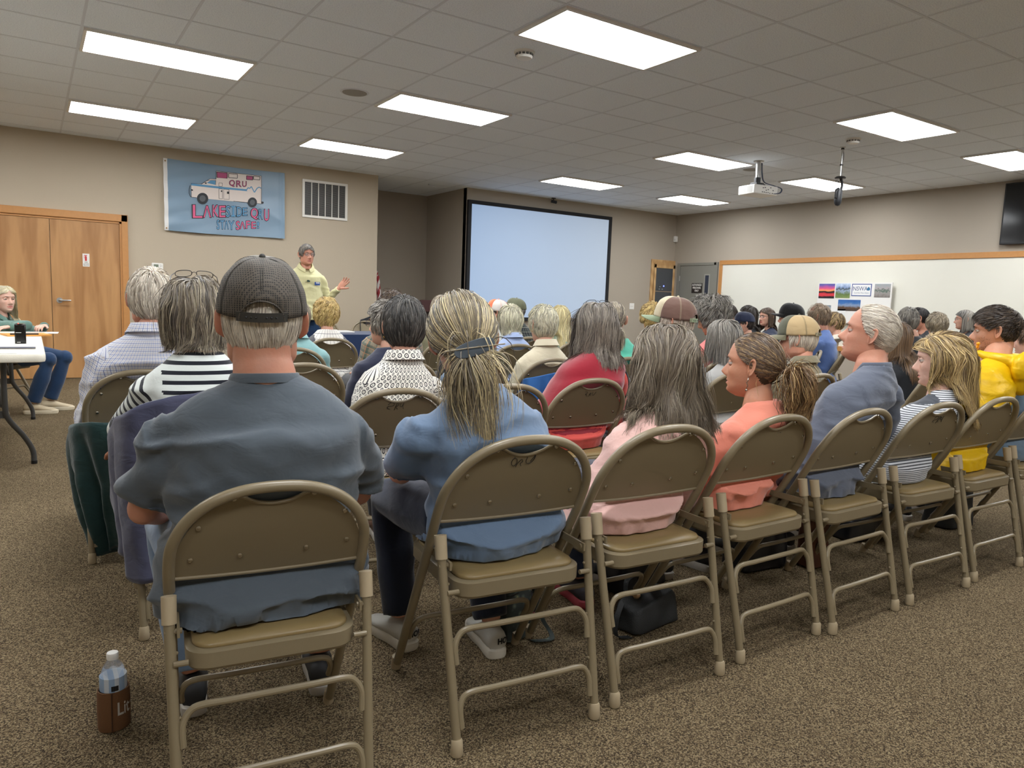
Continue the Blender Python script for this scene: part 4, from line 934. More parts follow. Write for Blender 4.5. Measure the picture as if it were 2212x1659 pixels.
    if tail:
        nt = tail.get('n', n//2); tl = tail['L']; tp = tieA+r_.normal(0, .007, (nt, 3)); T = [tp]; dv = unit(np.array(tail.get('dir', (0, -1, -.4)))+r_.normal(0, tail.get('spread', .22), (nt, 3))); ll = (.5+.5*r_.random(nt)**.6)*tl
        for k in range(K):
            dv = unit(dv+g*(.02+.16*k/K*3)+vnoise3(tp*20+5)*.12); tp = tp+dv*(tl/K)
            for (c_, R_) in (body or []):
                q = (tp-c_)/(R_+.004+.01*r_.random((nt, 1))); q_ = np.linalg.norm(q, axis=1); m_ = q_ < 1; tp[m_] = c_+(tp[m_]-c_)/q_[m_][:, None]
            T.append(tp.copy())
        T = np.stack(T, 1); sg = np.clip(ll/tl, .2, .999)[:, None]*K*np.linspace(0, 1, seg)[None]; i0 = np.floor(sg).astype(int); f = (sg-i0)[..., None]; TP = T[np.arange(nt)[:, None], i0]*(1-f)+T[np.arange(nt)[:, None], np.minimum(i0+1, K)]*f
        tc = tail.get('curl', (0, 4)); ncl_ = tail.get('ncl', max(5, nt//28)); ph = r_.integers(0, ncl_, nt); gq = r_.choice(nt, ncl_); TP = TP+(TP[gq[ph]]-TP)*(.55*s**.8)*(tail.get('clump', .8))
        if tc[0]:
            an = ph[:, None]*1.7+ll[:, None]*s[..., 0]*tc[1]*2*np.pi; tn = unit(np.gradient(TP, axis=1)); sx = unit(np.cross(tn, np.array([0, 1., .2]))); TP = TP+sx*(np.sin(an)[..., None]*tc[0]*s)+unit(np.cross(tn, sx))*(np.cos(an)[..., None]*tc[0]*s)
        P = np.concatenate([P, TP]); tcols = tail.get('cols', cols); pal = np.array([srgb(*c)[:3] for c, _ in tcols]); wt = np.array([w_ for _, w_ in tcols], float); wt /= wt.sum()
        cc = r_.choice(len(pal), ncl_, p=wt); ci = np.where(r_.random(nt) < .6, cc[ph], r_.choice(len(pal), nt, p=wt)); col = np.concatenate([col, pal[ci]*(1+r_.normal(0, .12, (nt, 1)))])
        N2 = nt
    else: N2 = 0
    out = unit(P-EC); 
    if N2: out[N:] = unit(P[N:]-(tieA+np.array([0, .08, 0])))
    W = w*(.7+.6*r_.random(N+N2)); tw = r_.normal(0, .45, N+N2)
    Pw = P.reshape(-1, 3)@M[:3, :3].T+M[:3, 3]; ow = out.reshape(-1, 3)@M[:3, :3].T
    return build_strands(Pw.reshape(P.shape), W, np.clip(col, .002, 1), ow.reshape(P.shape), name, parent, tw)
def beard(parent, M, cols, n=900, w=.0016, L=.02, name='beard', full=True, seed=5, dens=1):
    r_ = np.random.default_rng(seed); V, Q = head_arrays(1); N = vnormals(V, Q); ax = np.abs(V[:, 0]); z = V[:, 2]; y = V[:, 1]
    reg = (z < -.03) & (y > .012) & ((z < -.084) | (ax > .046+.2*(z+.085)) | ((z > -.063) & (z < -.053) & (ax < .03))) & ~((z > -.084) & (z < -.05) & (ax < .026) & (z < -.063)) & (z < -.03-.35*np.clip(y-.05, 0, .1))
    ids = np.where(reg)[0]; k = r_.choice(ids, n); p = V[k]+r_.normal(0, .0022, (n, 3)); nn = N[k]; d = unit(nn*.35+np.array([0, .15, -1])+r_.normal(0, .25, (n, 3))); seg = 5; s = np.linspace(0, 1, seg)[None, :, None]
    P = p[:, None]+d[:, None]*s*(L*(.6+.6*r_.random(n)))[:, None, None]+nn[:, None]*.002; pal = np.array([srgb(*c)[:3] for c, _ in cols]); wt = np.array([a for _, a in cols], float)
    col = pal[r_.choice(len(pal), n, p=wt/wt.sum())]*(1+r_.normal(0, .12, (n, 1))); out = np.repeat(nn[:, None], seg, 1)
    Pw = P.reshape(-1, 3)@M[:3, :3].T+M[:3, 3]; ow = out.reshape(-1, 3)@M[:3, :3].T
    return build_strands(Pw.reshape(P.shape), w*(.7+.6*r_.random(n)), np.clip(col, .002, 1), ow.reshape(P.shape), name, parent, r_.normal(0, .4, n))
# ------------------------------------------------------------ headwear, glasses
def ball_cap(parent, M, crown_m, front_m=None, brim_m=None, pitch=0, mesh=False, sc=1.0, snap=True, seamc=None, button_m=None, lod=1, front_cols=1):
    Mp = M@np.array(Matrix.Rotation(R(pitch), 4, 'X')); nt, na = (22, 72) if lod else (12, 36)
    c0 = np.array([0, -.006, .020]); Rd = np.array([.0875, .1115, .108])*sc
    th = np.linspace(0, np.pi/2*.985, nt); a = np.linspace(0, 2*np.pi, na, endpoint=False); A, TH = np.meshgrid(a, th)
    seam = np.minimum.reduce([np.abs((A-k*np.pi/3+np.pi) % (2*np.pi)-np.pi) for k in range(6)]); gro = -.0016*np.exp(-(seam/.03)**2)*np.cos(TH)
    X = (Rd[0]+gro)*np.cos(TH)**.82*np.sin(A); Y = (Rd[1]+gro)*np.cos(TH)**.82*np.cos(A); Z = Rd[2]*np.sin(TH)**.95+.007*np.clip(np.cos(A), 0, 1)*np.cos(TH)+.008*np.clip(np.cos(A), 0, 1)*np.sin(2*TH)
    V = np.stack([X, Y, Z], -1).reshape(-1, 3); V = V+.0016*vnoise(V*45)[:, None]*unit(V)
    i, k = np.meshgrid(np.arange(nt-1), np.arange(na), indexing='ij'); Q = np.stack([i*na+k, (i+1)*na+k, (i+1)*na+(k+1) % na, i*na+(k+1) % na], -1).reshape(-1, 4)
    if snap:      # arched opening at the back
        cen = V[Q].mean(1); op = (cen[:, 1] < -.05) & ((cen[:, 0]/(.041*sc))**2+((cen[:, 2]+.004)/(.038*sc))**2 < 1) & (cen[:, 2] > -.01); Q = Q[~op]; mid_ = None
    fr = V[Q].mean(1); ang = np.abs(np.arctan2(fr[:, 0], fr[:, 1])); mi = np.where(ang < np.pi/3*(1 if front_cols == 1 else 1.05), 1, 0)
    Vw = xf(Mp, V+c0); o = np_mesh('cap_crown', Vw, Q, [crown_m, front_m or crown_m], parent, mi=mi); so = o.modifiers.new('thick', 'SOLIDIFY'); so.thickness = .0022; so.offset = -1
    k = MB(); k.sphere(xf(Mp, np.array([[0, 0, Rd[2]+.001]])+c0)[0], .0075*sc, 10)
    for j in range(6):
        aa = j*np.pi/3; t_ = np.linspace(.25 if (snap and j == 3) else .0, np.pi/2*.98, 14) if not (snap and j == 3) else np.linspace(.50, np.pi/2*.98, 12); P = np.stack([(Rd[0]+.0002)*np.cos(t_)**.82*np.sin(aa), (Rd[1]+.0002)*np.cos(t_)**.82*np.cos(aa), Rd[2]*np.sin(t_)**.95+.007*max(np.cos(aa), 0)*np.cos(t_)+.008*max(np.cos(aa), 0)*np.sin(2*t_)], -1)
        for off in (-.0022, .0022): k.tube(xf(Mp, P+c0+np.array([off*np.cos(aa), -off*np.sin(aa), 0])), .0006, 4)
    k.build('cap_seam', seamc or button_m or front_m or crown_m, o, smooth='auto')
    if snap:
        aa = np.linspace(np.pi-.56, np.pi+.56, 20); k = MB(); rr = 1.012
        for q in range(len(aa)-1):
            P4 = [(Rd[0]*rr*np.sin(t_), Rd[1]*rr*np.cos(t_), zz) for t_, zz in ((aa[q], -.006), (aa[q+1], -.006), (aa[q+1], .013), (aa[q], .013))]; P4 = xf(Mp, np.array(P4)+c0); P5 = xf(Mp, np.array([(x*.975, y*.985, z) for x, y, z in [(Rd[0]*rr*np.sin(t_), Rd[1]*rr*np.cos(t_), zz) for t_, zz in ((aa[q], -.006), (aa[q+1], -.006), (aa[q+1], .013), (aa[q], .013))]])+c0)
            k.add(np.vstack([P4, P5]), [(0, 1, 2, 3), (7, 6, 5, 4), (3, 2, 6, 7), (1, 0, 4, 5)])
        st = k.build('cap_strap', button_m or brim_m or crown_m, o, smooth='auto')
        k = MB()
        for q in (-.3, -.2, -.1, .12, .22, .32): k.sphere(xf(Mp, np.array([[Rd[0]*1.02*np.sin(np.pi+q), Rd[1]*1.02*np.cos(np.pi+q), .0035]])+c0)[0], .0022, 6)
        k.build('strap_peg', m_black, st)
        arch = [( .041*sc*np.cos(t_), -Rd[1]*math.sqrt(max(0.05, 1-(.041*np.cos(t_)/.0875)**2))*np.cos(.33*np.sin(t_))**.82*1.003, -.004+.038*sc*np.sin(t_)) for t_ in np.linspace(0, np.pi, 22)]
        MB().tube(xf(Mp, np.array(arch)+c0), .0022, 6).build('arch_binding', crown_m, o, smooth='auto')
    nb_, nr = 25, 9; V = []
    for i in range(nb_):
        aa = -1.12+2.24*i/(nb_-1); e = np.cos(aa*1.40)**.5 if abs(aa*1.4) < np.pi/2 else 0
        for j in range(nr):
            q = j/(nr-1); x = (Rd[0]-.002)*np.sin(aa)*(1+.02*q); y = (Rd[1]-.004)*np.cos(aa)+.074*sc*q*e; V.append((x, y, .006*max(np.cos(aa), 0)+.004-.020*(x/.075)**2*q-.14*.07*q-.003*(1-q)))
    V = xf(Mp, np.array(V)+c0); Q = [(i*nr+j, (i+1)*nr+j, (i+1)*nr+j+1, i*nr+j+1) for i in range(nb_-1) for j in range(nr-1)]
    b_ = np_mesh('cap_brim', V, Q, brim_m or front_m or crown_m, parent); so = b_.modifiers.new('thick', 'SOLIDIFY'); so.thickness = .003
    return o
def glasses(parent, M, m, on='face', wdt=.024, hgt=.018, lens=True):
    if on in ('head', 'crown'): Mg = M@np.array(Matrix.Translation((0, -.008, .060 if on == 'crown' else .046))@Matrix.Rotation(R(60), 4, 'X'))
    else: Mg = M@np.array(Matrix.Translation((0, .012, -.001)))
    k = MB(); y0 = .088; lens_ = []
    for s in (-1, 1):
        a = np.linspace(0, 2*np.pi, 22, endpoint=False); ca, sa = np.cos(a), np.sin(a); P = np.stack([s*.033+wdt*np.sign(ca)*abs(ca)**.75, y0-.25*(np.abs(s*.033+wdt*ca)-.02)**1*.5, hgt*np.sign(sa)*abs(sa)**.75], -1)
        k.tube(xf(Mg, P), .0014, 6, close=True); lens_.append(P)
        k.tube(xf(Mg, np.array([(s*(.033+wdt), y0-.004, .006), (s*.071, y0-.016, .006), (s*.0775, y0-.05, .004), (s*.0785, -.005, .002), (s*.077, -.02, -.012)])), .0014, 6)
    k.tube(xf(Mg, np.array([(-.0095, y0, .002), (0, y0+.003, .005), (.0095, y0, .002)])), .0013, 6)
    g_ = k.build('glasses_frame', m, parent, smooth='auto')
    if lens:
        k = MB()
        for P in lens_: k.add(xf(Mg, P), [tuple(range(len(P)))])
        k.build('lens', mat('spectacle_lens', (215, 222, 226), .05, alpha=.14), g_)
    return g_
# ------------------------------------------------------------ seated or standing person
def tone(c, f): return tuple(int(min(255, x*f)) for x in c)
m_scalp = {}
def scalp_mat(c):
    k = tuple(int(x/12) for x in c)
    if k not in m_scalp: m_scalp[k] = mat('scalp_%d_%d_%d' % k, tone(c, .72), .8, spec=.1)
    return m_scalp[k]
LEG = []
def person(label, hip, yaw, head, hyaw, pitch=0, roll=0, hs=1.0, sw=.195, g=1.0, male=1, sk='fair', shirt=None, sleeve='long', pants=None, shoes=None, lod=1, H=None, jowl=0, arms=None, fy=.0, belt=.468, fold=.006, stand_=False, hand_pose='rest', collar=None, scalp=None, showlegs=True, nose=1.0, neckw=1.0, name='person', knee=None, hunch=.015, waist=1.0, shtop=0, kneez=.505, chairo=None):
    root = empty(name, (hip[0], hip[1], 0), -R(yaw)); tag(root, label, 'person')
    cy_, sy_ = math.cos(R(yaw)), math.sin(R(yaw)); dx, dy = head[0]-hip[0], head[1]-hip[1]
    h = np.array([dx*cy_-dy*sy_, dx*sy_+dy*cy_, head[2]])
    Mh = np.eye(4); Mh[:3, :3] = rotm(hyaw-yaw, pitch, roll)*hs; Mh[:3, 3] = h
    if chairo is not None: belt = .466*chairo.scale[0]
    zmin = belt-.003; pz = .535 if not stand_ else .93
    nbx = np.array([h[0]*.85, h[1]-.050-.02*(pitch > 10), h[2]-(.118 if male else .122)*hs]); 
    B0, B1, B2 = np.array([0, 0 if stand_ else -.045, pz]), np.array([h[0]*.3, min(0, nbx[1])-hunch, (pz+nbx[2])/2+.03]), nbx
    def spine(z):
        t = np.clip((z-pz)/(nbx[2]-pz), -.3, 1.2); return (1-t)**2*B0+2*t*(1-t)*B1+t*t*B2
    zb = belt if not stand_ else .86
    def torso(infl, z0, top=0.0):
        rings = []; zt = nbx[2]+top
        for z in np.linspace(z0, zt, 26):
            q = (z-zb)/(nbx[2]-zb); dz = nbx[2]-z; wl = np.interp(q, [-.2, 0, .12, .35, .55, .72, 1], [.178*g, .188*g, .190*g, .170*g*waist, .160*g*waist+.2*(sw-.19), sw*.88, sw*.93])
            wt = np.interp(dz, [0, .015, .035, .060, .085, .115, .15, .20], [.068, .082, sw*.52, sw*.70, sw*.83, sw*.90, sw*.93, 1]); hw = min(wl, wt) if dz < .2 else wl
            dl = np.interp(q, [-.2, 0, .15, .4, .62, .8, 1], [.132*g, .140*g, .142*g, .128*g, .120*(.5+.5*g), .114*(.6+.4*g), .105]); hd = min(dl, np.interp(dz, [0, .03, .07, .13, .2], [.056, .070, .088, .106, 1])); c = spine(z); c[2] = z
            e = np.interp(q, [0, .6, 1], [.78, .82, 1]); a = np.linspace(0, 2*np.pi, 28, endpoint=False); ca, sa = np.cos(a), np.sin(a)
            rings.append([(c[0]+(hw+infl)*np.sign(x)*abs(x)**e, c[1]+(hd+infl)*np.sign(y)*abs(y)**e*(1.0 if y < 0 else 1.05), z-.080*max(0, y)*math.exp(-dz/.07)) for x, y in zip(ca, sa)])
        return rings
    S, E_, W_, HD = {}, {}, {}, {}
    for s in (-1, 1):
        S[s] = np.array([nbx[0]+s*(sw-.038), nbx[1]+.012, nbx[2]-.138-shtop]); a_ = (arms or {}).get(s)
        if a_: E_[s], W_[s] = np.array(a_[0], float), np.array(a_[1], float); HD[s] = np.array(a_[2], float) if len(a_) > 2 else W_[s]-E_[s]
        else:
            E_[s] = S[s]+np.array([s*.055*(.6+.4*g), .075, -.265]); tg = np.array([s*.085, .36, .615]); d = unit(tg-E_[s]); W_[s] = E_[s]+d*min(.245, np.linalg.norm(tg-E_[s])); HD[s] = tg+np.array([-s*.02, .12, -.02])-W_[s]
    K_, A_ = {}, {}
    for s in (-1, 1):
        if stand_: K_[s] = np.array([s*.10, .02, .50]); A_[s] = np.array([s*.11, 0, .09]); 
        else: K_[s] = np.array([s*.135*(.7+.3*g), .43, kneez]); A_[s] = np.array([s*.13, .40+fy, .10])
        if knee and s in knee: K_[s], A_[s] = np.array(knee[s][0], float), np.array(knee[s][1], float)
    hipz = pz if not stand_ else .90
    def clamp(V, gap):       # nothing of the sitter passes through the chair back
        if chairo is None: return V
        a = chairo.rotation_euler[2]; sc0 = chairo.scale[0]; w = V.copy(); cs, sn = math.cos(R(yaw)), math.sin(R(yaw)); wx, wy = hip[0]+V[:, 0]*cs+V[:, 1]*sn, hip[1]-V[:, 0]*sn+V[:, 1]*cs
        dx_, dy_ = (wx-chairo.location[0])/sc0, (wy-chairo.location[1])/sc0; lx, ly, lz = dx_*math.cos(a)+dy_*math.sin(a), -dx_*math.sin(a)+dy_*math.cos(a), V[:, 2]/sc0
        lim = np.interp(lz, [.40, .51, .56, .60, .70, .80, .845, .90], [.085, .10, .192, .172, .124, .080, .060, .01])+gap+.03*0; inx = np.clip((.262-np.abs(lx))/.02, 0, 1); push = np.clip(lim-ly, 0, None)*inx*(lz < .90); push = np.where(lz > .845, push*np.clip((.90-lz)/.055, 0, 1), push)*sc0
        fx, fy_ = -math.sin(a), math.cos(a); px, py = push*fx, push*fy_; w[:, 0] += px*cs-py*sn; w[:, 1] += px*sn+py*cs; return w
    vb = {2: .0095, 1: .013, 0: .02}[lod]
    m = MB(); loft(m, torso(-.034, zb+.03, 0)); nr = .056*neckw if male else .049*neckw
    nt_ = xf(Mh, np.array([[0, -.030, -.030], [0, -.028, -.085]])); m.tube(np.array([nbx+[0, .012, -.06], nbx+[0, .006, -.01], nbx*.5+nt_[1]*.5, nt_[1], nt_[0]]), [nr*1.15, nr*1.08, nr, nr*.97, nr*1.0], 18)
    for s in (-1, 1):
        m.tube([S[s], S[s]*.5+E_[s]*.5, E_[s], E_[s]*.55+W_[s]*.45, W_[s], W_[s]+unit(W_[s]-E_[s])*.0], np.array([.044, .040, .037, .037, .026, .025])*(1 if male else .9)*(.7+.3*g), 14); m.sphere(E_[s], .037*(.7+.3*g)*(1 if male else .9), 10)
        m.tube([np.array([s*.085, .0, hipz]), K_[s]*.5+np.array([s*.085, 0, hipz])*.5, K_[s], K_[s]*.6+A_[s]*.4, A_[s]], [.075, .07, .05, .05, .034], 14)
    V, Q = remesh(m, vb, 2); V = clamp(V, .012); parts = [(V, Q, np.zeros(len(Q), int))]
    hv, hq = head_arrays(1 if lod else 0, male, jowl, nose); cen = hv[hq].mean(1); mi = np.zeros(len(hq), int)
    lip = (cen[:, 1] > .07) & (np.abs(cen[:, 0]) < .024) & (np.abs(cen[:, 2]+.072) < .0095*(1-(cen[:, 0]/.03)**2)); mi[lip] = 3
    if scalp is not None: dd = unit((cen-EC)/ER); mi[region_scalp(dd, (H or {}).get('line'))] = 4
    parts.append((xf(Mh, hv), hq, mi))
    for s in (-1, 1):
        v, q = ear_arrays(s, 1 if lod else 0); parts.append((xf(Mh, v), q, np.zeros(len(q), int)))
        v, q = uvsphere((s*.031, .0702, .0000), .0122, 16, 12); c = v[q].mean(1)-np.array([s*.031, .0702, .0000]); im = np.where((c[:, 1] > 0) & (np.hypot(c[:, 0], c[:, 2]) < .0076), 2, 1); parts.append((xf(Mh, v), q, im))
        if lod:
            v, q = uvsphere((0, 0, 0), .0133, 16, 12); cc_ = v[q].mean(1)/.0133; kp = (cc_[:, 2] > .28) | (cc_[:, 2] < -.42); parts.append((xf(Mh, v+np.array([s*.031, .0702, .0000])), q[kp], np.zeros(kp.sum(), int)))
        hv_, hq_ = hand_arrays(s, 'open' if (stand_ and s == -1) else (hand_pose if s == 1 else 'rest'), .0042 if lod else .007); wd_ = unit(HD[s]); up = np.array([0, 0, 1.]) if not (arms and s in arms and len(arms[s]) > 3) else np.array(arms[s][3], float)
        Mn = frame(wd_, up); Mn[:3, :3] *= (1.0 if male else .92); Mn[:3, 3] = W_[s]+wd_*.012; parts.append((xf(Mn, hv_), hq_, np.zeros(len(hq_), int)))
    off = 0; VV, QQ, MM = [], [], []
    for v, q, m_ in parts: VV.append(v); QQ.append(q+off); MM.append(m_); off += len(v)
    np_mesh('body', np.vstack(VV), np.vstack(QQ), [SK[sk], m_eye, m_iris, m_lip, scalp_mat(scalp) if scalp is not None else SK[sk]], root, mi=np.concatenate(MM))
    # brows
    if lod and not (H or {}).get('nobrow'):
        for s in (-1, 1): MB().tube(xf(Mh, np.array([(s*.016, .0925, .0165), (s*.030, .0930, .0215), (s*.044, .0845, .0175)])), [.0020, .0026, .0012], 6).build('eyebrow', mat('brow_%s' % ('grey' if scalp and sum(scalp) > 330 else 'brown'), (120, 105, 92) if scalp and sum(scalp) > 330 else (62, 46, 34), .8), root, smooth=True)
    # shirt
    m = MB(); loft(m, torso(.010, zb, .0)); r0 = .7+.3*g; seg = {}
    for s in (-1, 1):
        m.sphere(S[s]+np.array([-s*.012, -.004, -.004]), (.064*r0, .066*r0, .060*r0), 14)
        if sleeve == 'short':
            e = S[s]+(E_[s]-S[s])*.80; m.tube([S[s], S[s]*.5+e*.5, e], np.array([.066, .068, .070])*r0*(1 if male else .93), 18); seg[s] = [(S[s], e)]
        elif sleeve == 'long':
            we = W_[s]; f1 = np.array([.064, .057, .050, .046, .040, .037])*r0*(1 if male else .93); m.tube([S[s], S[s]*.5+E_[s]*.5, E_[s], E_[s]*.55+we*.45, E_[s]*.12+we*.88, we], f1, 16); m.sphere(E_[s], f1[2]*1.0, 12); seg[s] = [(S[s], E_[s]), (E_[s], we)]
        elif sleeve == 'vest': pass
    V, Q = remesh(m, vb, 3 if lod else 2); N = vnormals(V, Q)
    if fold and lod:
        z = V[:, 2]; qn = (z-zb)/(nbx[2]-zb); w1 = vnoise(V*np.array([5, 5, 9])+7+hip[0]*9); ph = V[:, 2]*1.0+.25*np.abs(V[:, 0])*np.interp(qn, [0, 1], [.3, 1.3])+.04*vnoise(V*7+hip[0])
        rid = 1-np.abs(vnoise(np.stack([V[:, 0]*4, V[:, 1]*5, ph*17+hip[0]*5], -1)))*2.6; rid2 = 1-np.abs(vnoise(np.stack([V[:, 0]*7+V[:, 2]*9, V[:, 1]*7, V[:, 2]*13-np.abs(V[:, 0])*9], -1)+3))*2.4; aw = np.interp(qn, [0, .15, .4, .75, 1], [1.1, 1.2, .75, .30, .15]); 
        arm = np.abs(V[:, 0]-nbx[0]) > sw-.02; aw = np.where(arm, .7, aw); V = V+N*(fold*1.35*(rid*.8*aw+rid2*.35*np.clip(1.1-qn, .25, 1)+w1*.7-.25))[:, None]
    V = clamp(V, .004); V[:, 2] = np.where(V[:, 2] < zmin+.030, np.maximum(zmin, V[:, 2]-.022), V[:, 2]) if not stand_ else np.maximum(V[:, 2], .5)
    so = np_mesh(('vest' if sleeve == 'vest' else 'shirt'), V, Q, shirt, root)
    cen = V[Q].mean(1); best = np.full(len(Q), 9.); uvt = np.zeros((len(Q), 4, 2)); c_ = np.array([spine(z) for z in np.linspace(.4, 1.6, 60)]); cyv = np.interp(V[:, 2], np.linspace(.4, 1.6, 60), c_[:, 1]); cxv = np.interp(V[:, 2], np.linspace(.4, 1.6, 60), c_[:, 0])
    ut = np.arctan2(V[:, 0]-cxv, -(V[:, 1]-cyv))*.165*(.6+.4*g); uvt[:, :, 0] = ut[Q]; uvt[:, :, 1] = V[Q][:, :, 2]
    w_ = uvt[:, :, 0].max(1)-uvt[:, :, 0].min(1) > .4; uvt[w_, :, 0] = np.where(uvt[w_, :, 0] < 0, uvt[w_, :, 0]+2*np.pi*.165*(.6+.4*g), uvt[w_, :, 0])
    for s in seg:
        acc = 0
        for (a, b_) in seg[s]:
            dist, tl = seg_dist(V, a, b_); ax_ = unit(b_-a); e1 = unit(np.cross(ax_, [0, 1, .1])); e2 = np.cross(ax_, e1); rel = V-a; an = np.arctan2(rel@e1, -(rel@e2))*.055; dq = dist[Q].mean(1)
            is_ = (dq < .085*r0) & ((cen[:, 0]-nbx[0])*s > sw-.055*r0-.01) & (dq < best); best[is_] = dq[is_]; uvt[is_, :, 0] = an[Q][is_]; uvt[is_, :, 1] = (acc+tl)[Q][is_]; acc += np.linalg.norm(b_-a)
    ul = so.data.uv_layers.new(name='UVMap'); ul.data.foreach_set('uv', uvt.astype(np.float32).ravel())
    if collar:
        cm, ck = collar; r1 = nr*1.22+.008; a = np.linspace(0, 2*np.pi, 30, endpoint=False); k = MB()
        if ck == 'crew':
            fz = np.where(np.sin(a) > 0, .078, .006)*np.sin(a); band = lambda r, z: np.stack([nbx[0]+r*np.cos(a), nbx[1]+.003+r*.90*np.sin(a), nbx[2]+z-fz], -1).tolist(); loft(k, [band(.083, -.014), band(.0805, -.004), band(.0765, .006), band(.0735, .007), band(.073, -.002)], cap=False)
        else:
            ring = lambda r, z, dz: np.stack([nbx[0]+r*np.cos(a), nbx[1]+.006+r*1.08*np.sin(a), nbx[2]+z-np.where(np.sin(a) > 0, .078, dz*.6)*np.sin(a)], -1)
            a = np.linspace(np.pi/2+.30, np.pi/2+2*np.pi-.30, 34); rs = np.array([ring(r1+.010, -.018, .018), ring(r1+.003, .006, .018), ring(r1-.002, .026, .014), ring(r1+.003, .027, .014), ring(r1+.017, .000, .018), ring(r1+.027, -.016, .020)]); nr_, na_, _ = rs.shape
            k.add(rs.reshape(-1, 3), [(i*na_+j, i*na_+j+1, (i+1)*na_+j+1, (i+1)*na_+j) for i in range(nr_-1) for j in range(na_-1)])
        co = k.build('collar', cm, root, smooth=True); vv = np.array([v.co[:] for v in co.data.vertices]); ix = [l.vertex_index for l in co.data.loops]
        co.data.uv_layers.new(name='UVMap').data.foreach_set('uv', np.stack([np.arctan2(vv[ix, 0]-nbx[0], -(vv[ix, 1]-nbx[1]))*.09, vv[ix, 2]], -1).astype(np.float32).ravel())
    # trousers
    if showlegs:
        m = MB(); m.sphere((0, (-.012 if not stand_ else 0), (.545 if not stand_ else .92)), (.158*g, .112*g, .088), 20)
        for s in (-1, 1):
            hp = np.array([s*.085*g, .0, hipz]); m.tube([hp, hp*.5+K_[s]*.5, K_[s], K_[s]*.55+A_[s]*.45, A_[s]*.97+K_[s]*.03], np.array([.098, .092, .070, .064, .056])*(.65+.35*g), 16); m.sphere(K_[s], .068*(.65+.35*g), 12)
        V, Q = remesh(m, vb*1.15, 2); V = V+vnormals(V, Q)*(.004*vnoise(V*np.array([9, 9, 16]))[:, None]); V[:, 2] = np.maximum(V[:, 2], np.where((V[:, 1] < .24) & (V[:, 2] < .5) & (V[:, 2] > .38), .462, 0)) if not stand_ else V[:, 2]; V = clamp(V, .016)
        np_mesh('trousers', V, Q, pants, root)
        for s in (-1, 1):
            fd = unit(np.array([s*.15, 1, 0])) if not (knee and s in knee and len(knee[s]) > 2) else unit(np.array(knee[s][2], float)); make_shoe(root, A_[s], fd, shoes, lod)
    LEG.append((root.name, head)); root['_'] = 0; del root['_']
    return root, Mh, dict(clamp=clamp, nb=nbx, S=S, E=E_, W=W_, h=h, K=K_, A=A_)
def make_shoe(root, A, fd, mats, lod=1):
    um, smt = mats; M = frame(fd, (0, 0, 1)); M[:3, 3] = (A[0], A[1], 0)
    def ring(y, w, z0, z1, n=14):
        a = np.linspace(0, 2*np.pi, n, endpoint=False); return [(w*np.cos(t_), y, (z0+z1)/2+(z1-z0)/2*np.sin(t_)) for t_ in a]
    k = MB(); loft(k, [ring(-.072, .018, .03, .075), ring(-.064, .033, .02, .092), ring(-.04, .037, .018, .098), ring(0, .038, .018, .1), ring(.04, .041, .018, .088), ring(.09, .045, .018, .068), ring(.14, .043, .018, .054), ring(.175, .030, .018, .044), ring(.19, .012, .02, .036)])
    V, F = k.data(); u = MB().add(xf(M, V), F).build('shoe', um, root, smooth=True)
    k = MB(); loft(k, [[(x, y, z) for x, y in outl] for z, outl in ((.001, sole_out(.96)), (.012, sole_out(1.0)), (.030, sole_out(1.0)), (.036, sole_out(.93)))])
    V, F = k.data(); MB().add(xf(M, V), F).build('shoe_sole', smt, u, smooth='auto')
def sole_out(s):
    P = catmull([(0, -.080), (.030, -.070), (.036, -.03), (.036, .03), (.046, .09), (.043, .15), (.026, .188), (0, .198), (-.026, .188), (-.043, .15), (-.044, .09), (-.036, .03), (-.036, -.03), (-.030, -.070)], 3, True); return [(x*s, .058+(y-.058)*s) for x, y in P]
# ------------------------------------------------------------ the audience
C1 = dict
tee_char = cloth('charcoal_tee', (84, 92, 100), noise=(9, .12), fold=.16)
tee_blue = cloth('dusty_blue_tee', (104, 124, 150), noise=(7, .10), fold=.14)
pinkj = cloth('pale_pink_jacket', (216, 172, 162), .5, fold=.22, weave=(700, .1), spec=.4)
coralc = cloth('coral_jersey', (226, 138, 116), .6, fold=.14)
graytee = cloth('blue_grey_tee', (92, 98, 112), noise=(10, .16), fold=.16)
yellowj = cloth('yellow_raincoat', (224, 180, 6), .42, fold=.2, weave=(600, .08), spec=.4, sheen=0)
redf = cloth('red_fleece', (150, 26, 44), .95, sheen=.6, fold=.05)
coral2 = cloth('coral_sleeve', (206, 80, 72), .8)
navyc = cloth('navy_knit', (42, 46, 66), .9, sheen=.4)
denim = cloth('denim_jacket', (116, 142, 170), .8, noise=(30, .18)); cream = cloth('cream_jacket', (208, 198, 172), .6, fold=.2)
mint = cloth('mint_fleece', (92, 190, 164), .8); tealf = cloth('pale_teal_fleece', (132, 172, 172), .85, sheen=.4); olive = cloth('olive_shirt', (116, 112, 88), .8, fold=.2)
olivej = cloth('olive_jacket', (124, 116, 92), .6, fold=.2); hgrey = cloth('heather_sweater', (168, 166, 162), .9, weave=(260, .8)); salmon = cloth('salmon_top', (216, 116, 112), .8)
lblue = cloth('light_blue_chambray', (152, 168, 202), .8, fold=.2); wtee = cloth('pale_tee', (196, 200, 196), .8); bluesw = cloth('blue_sweater', (88, 112, 164), .9); blackj = cloth('black_jacket', (36, 38, 42), .7)
striped = cloth('breton_stripe', (226, 230, 226), .8, fn=f_stripes((222, 228, 224), (28, 30, 40), .033, .0135))
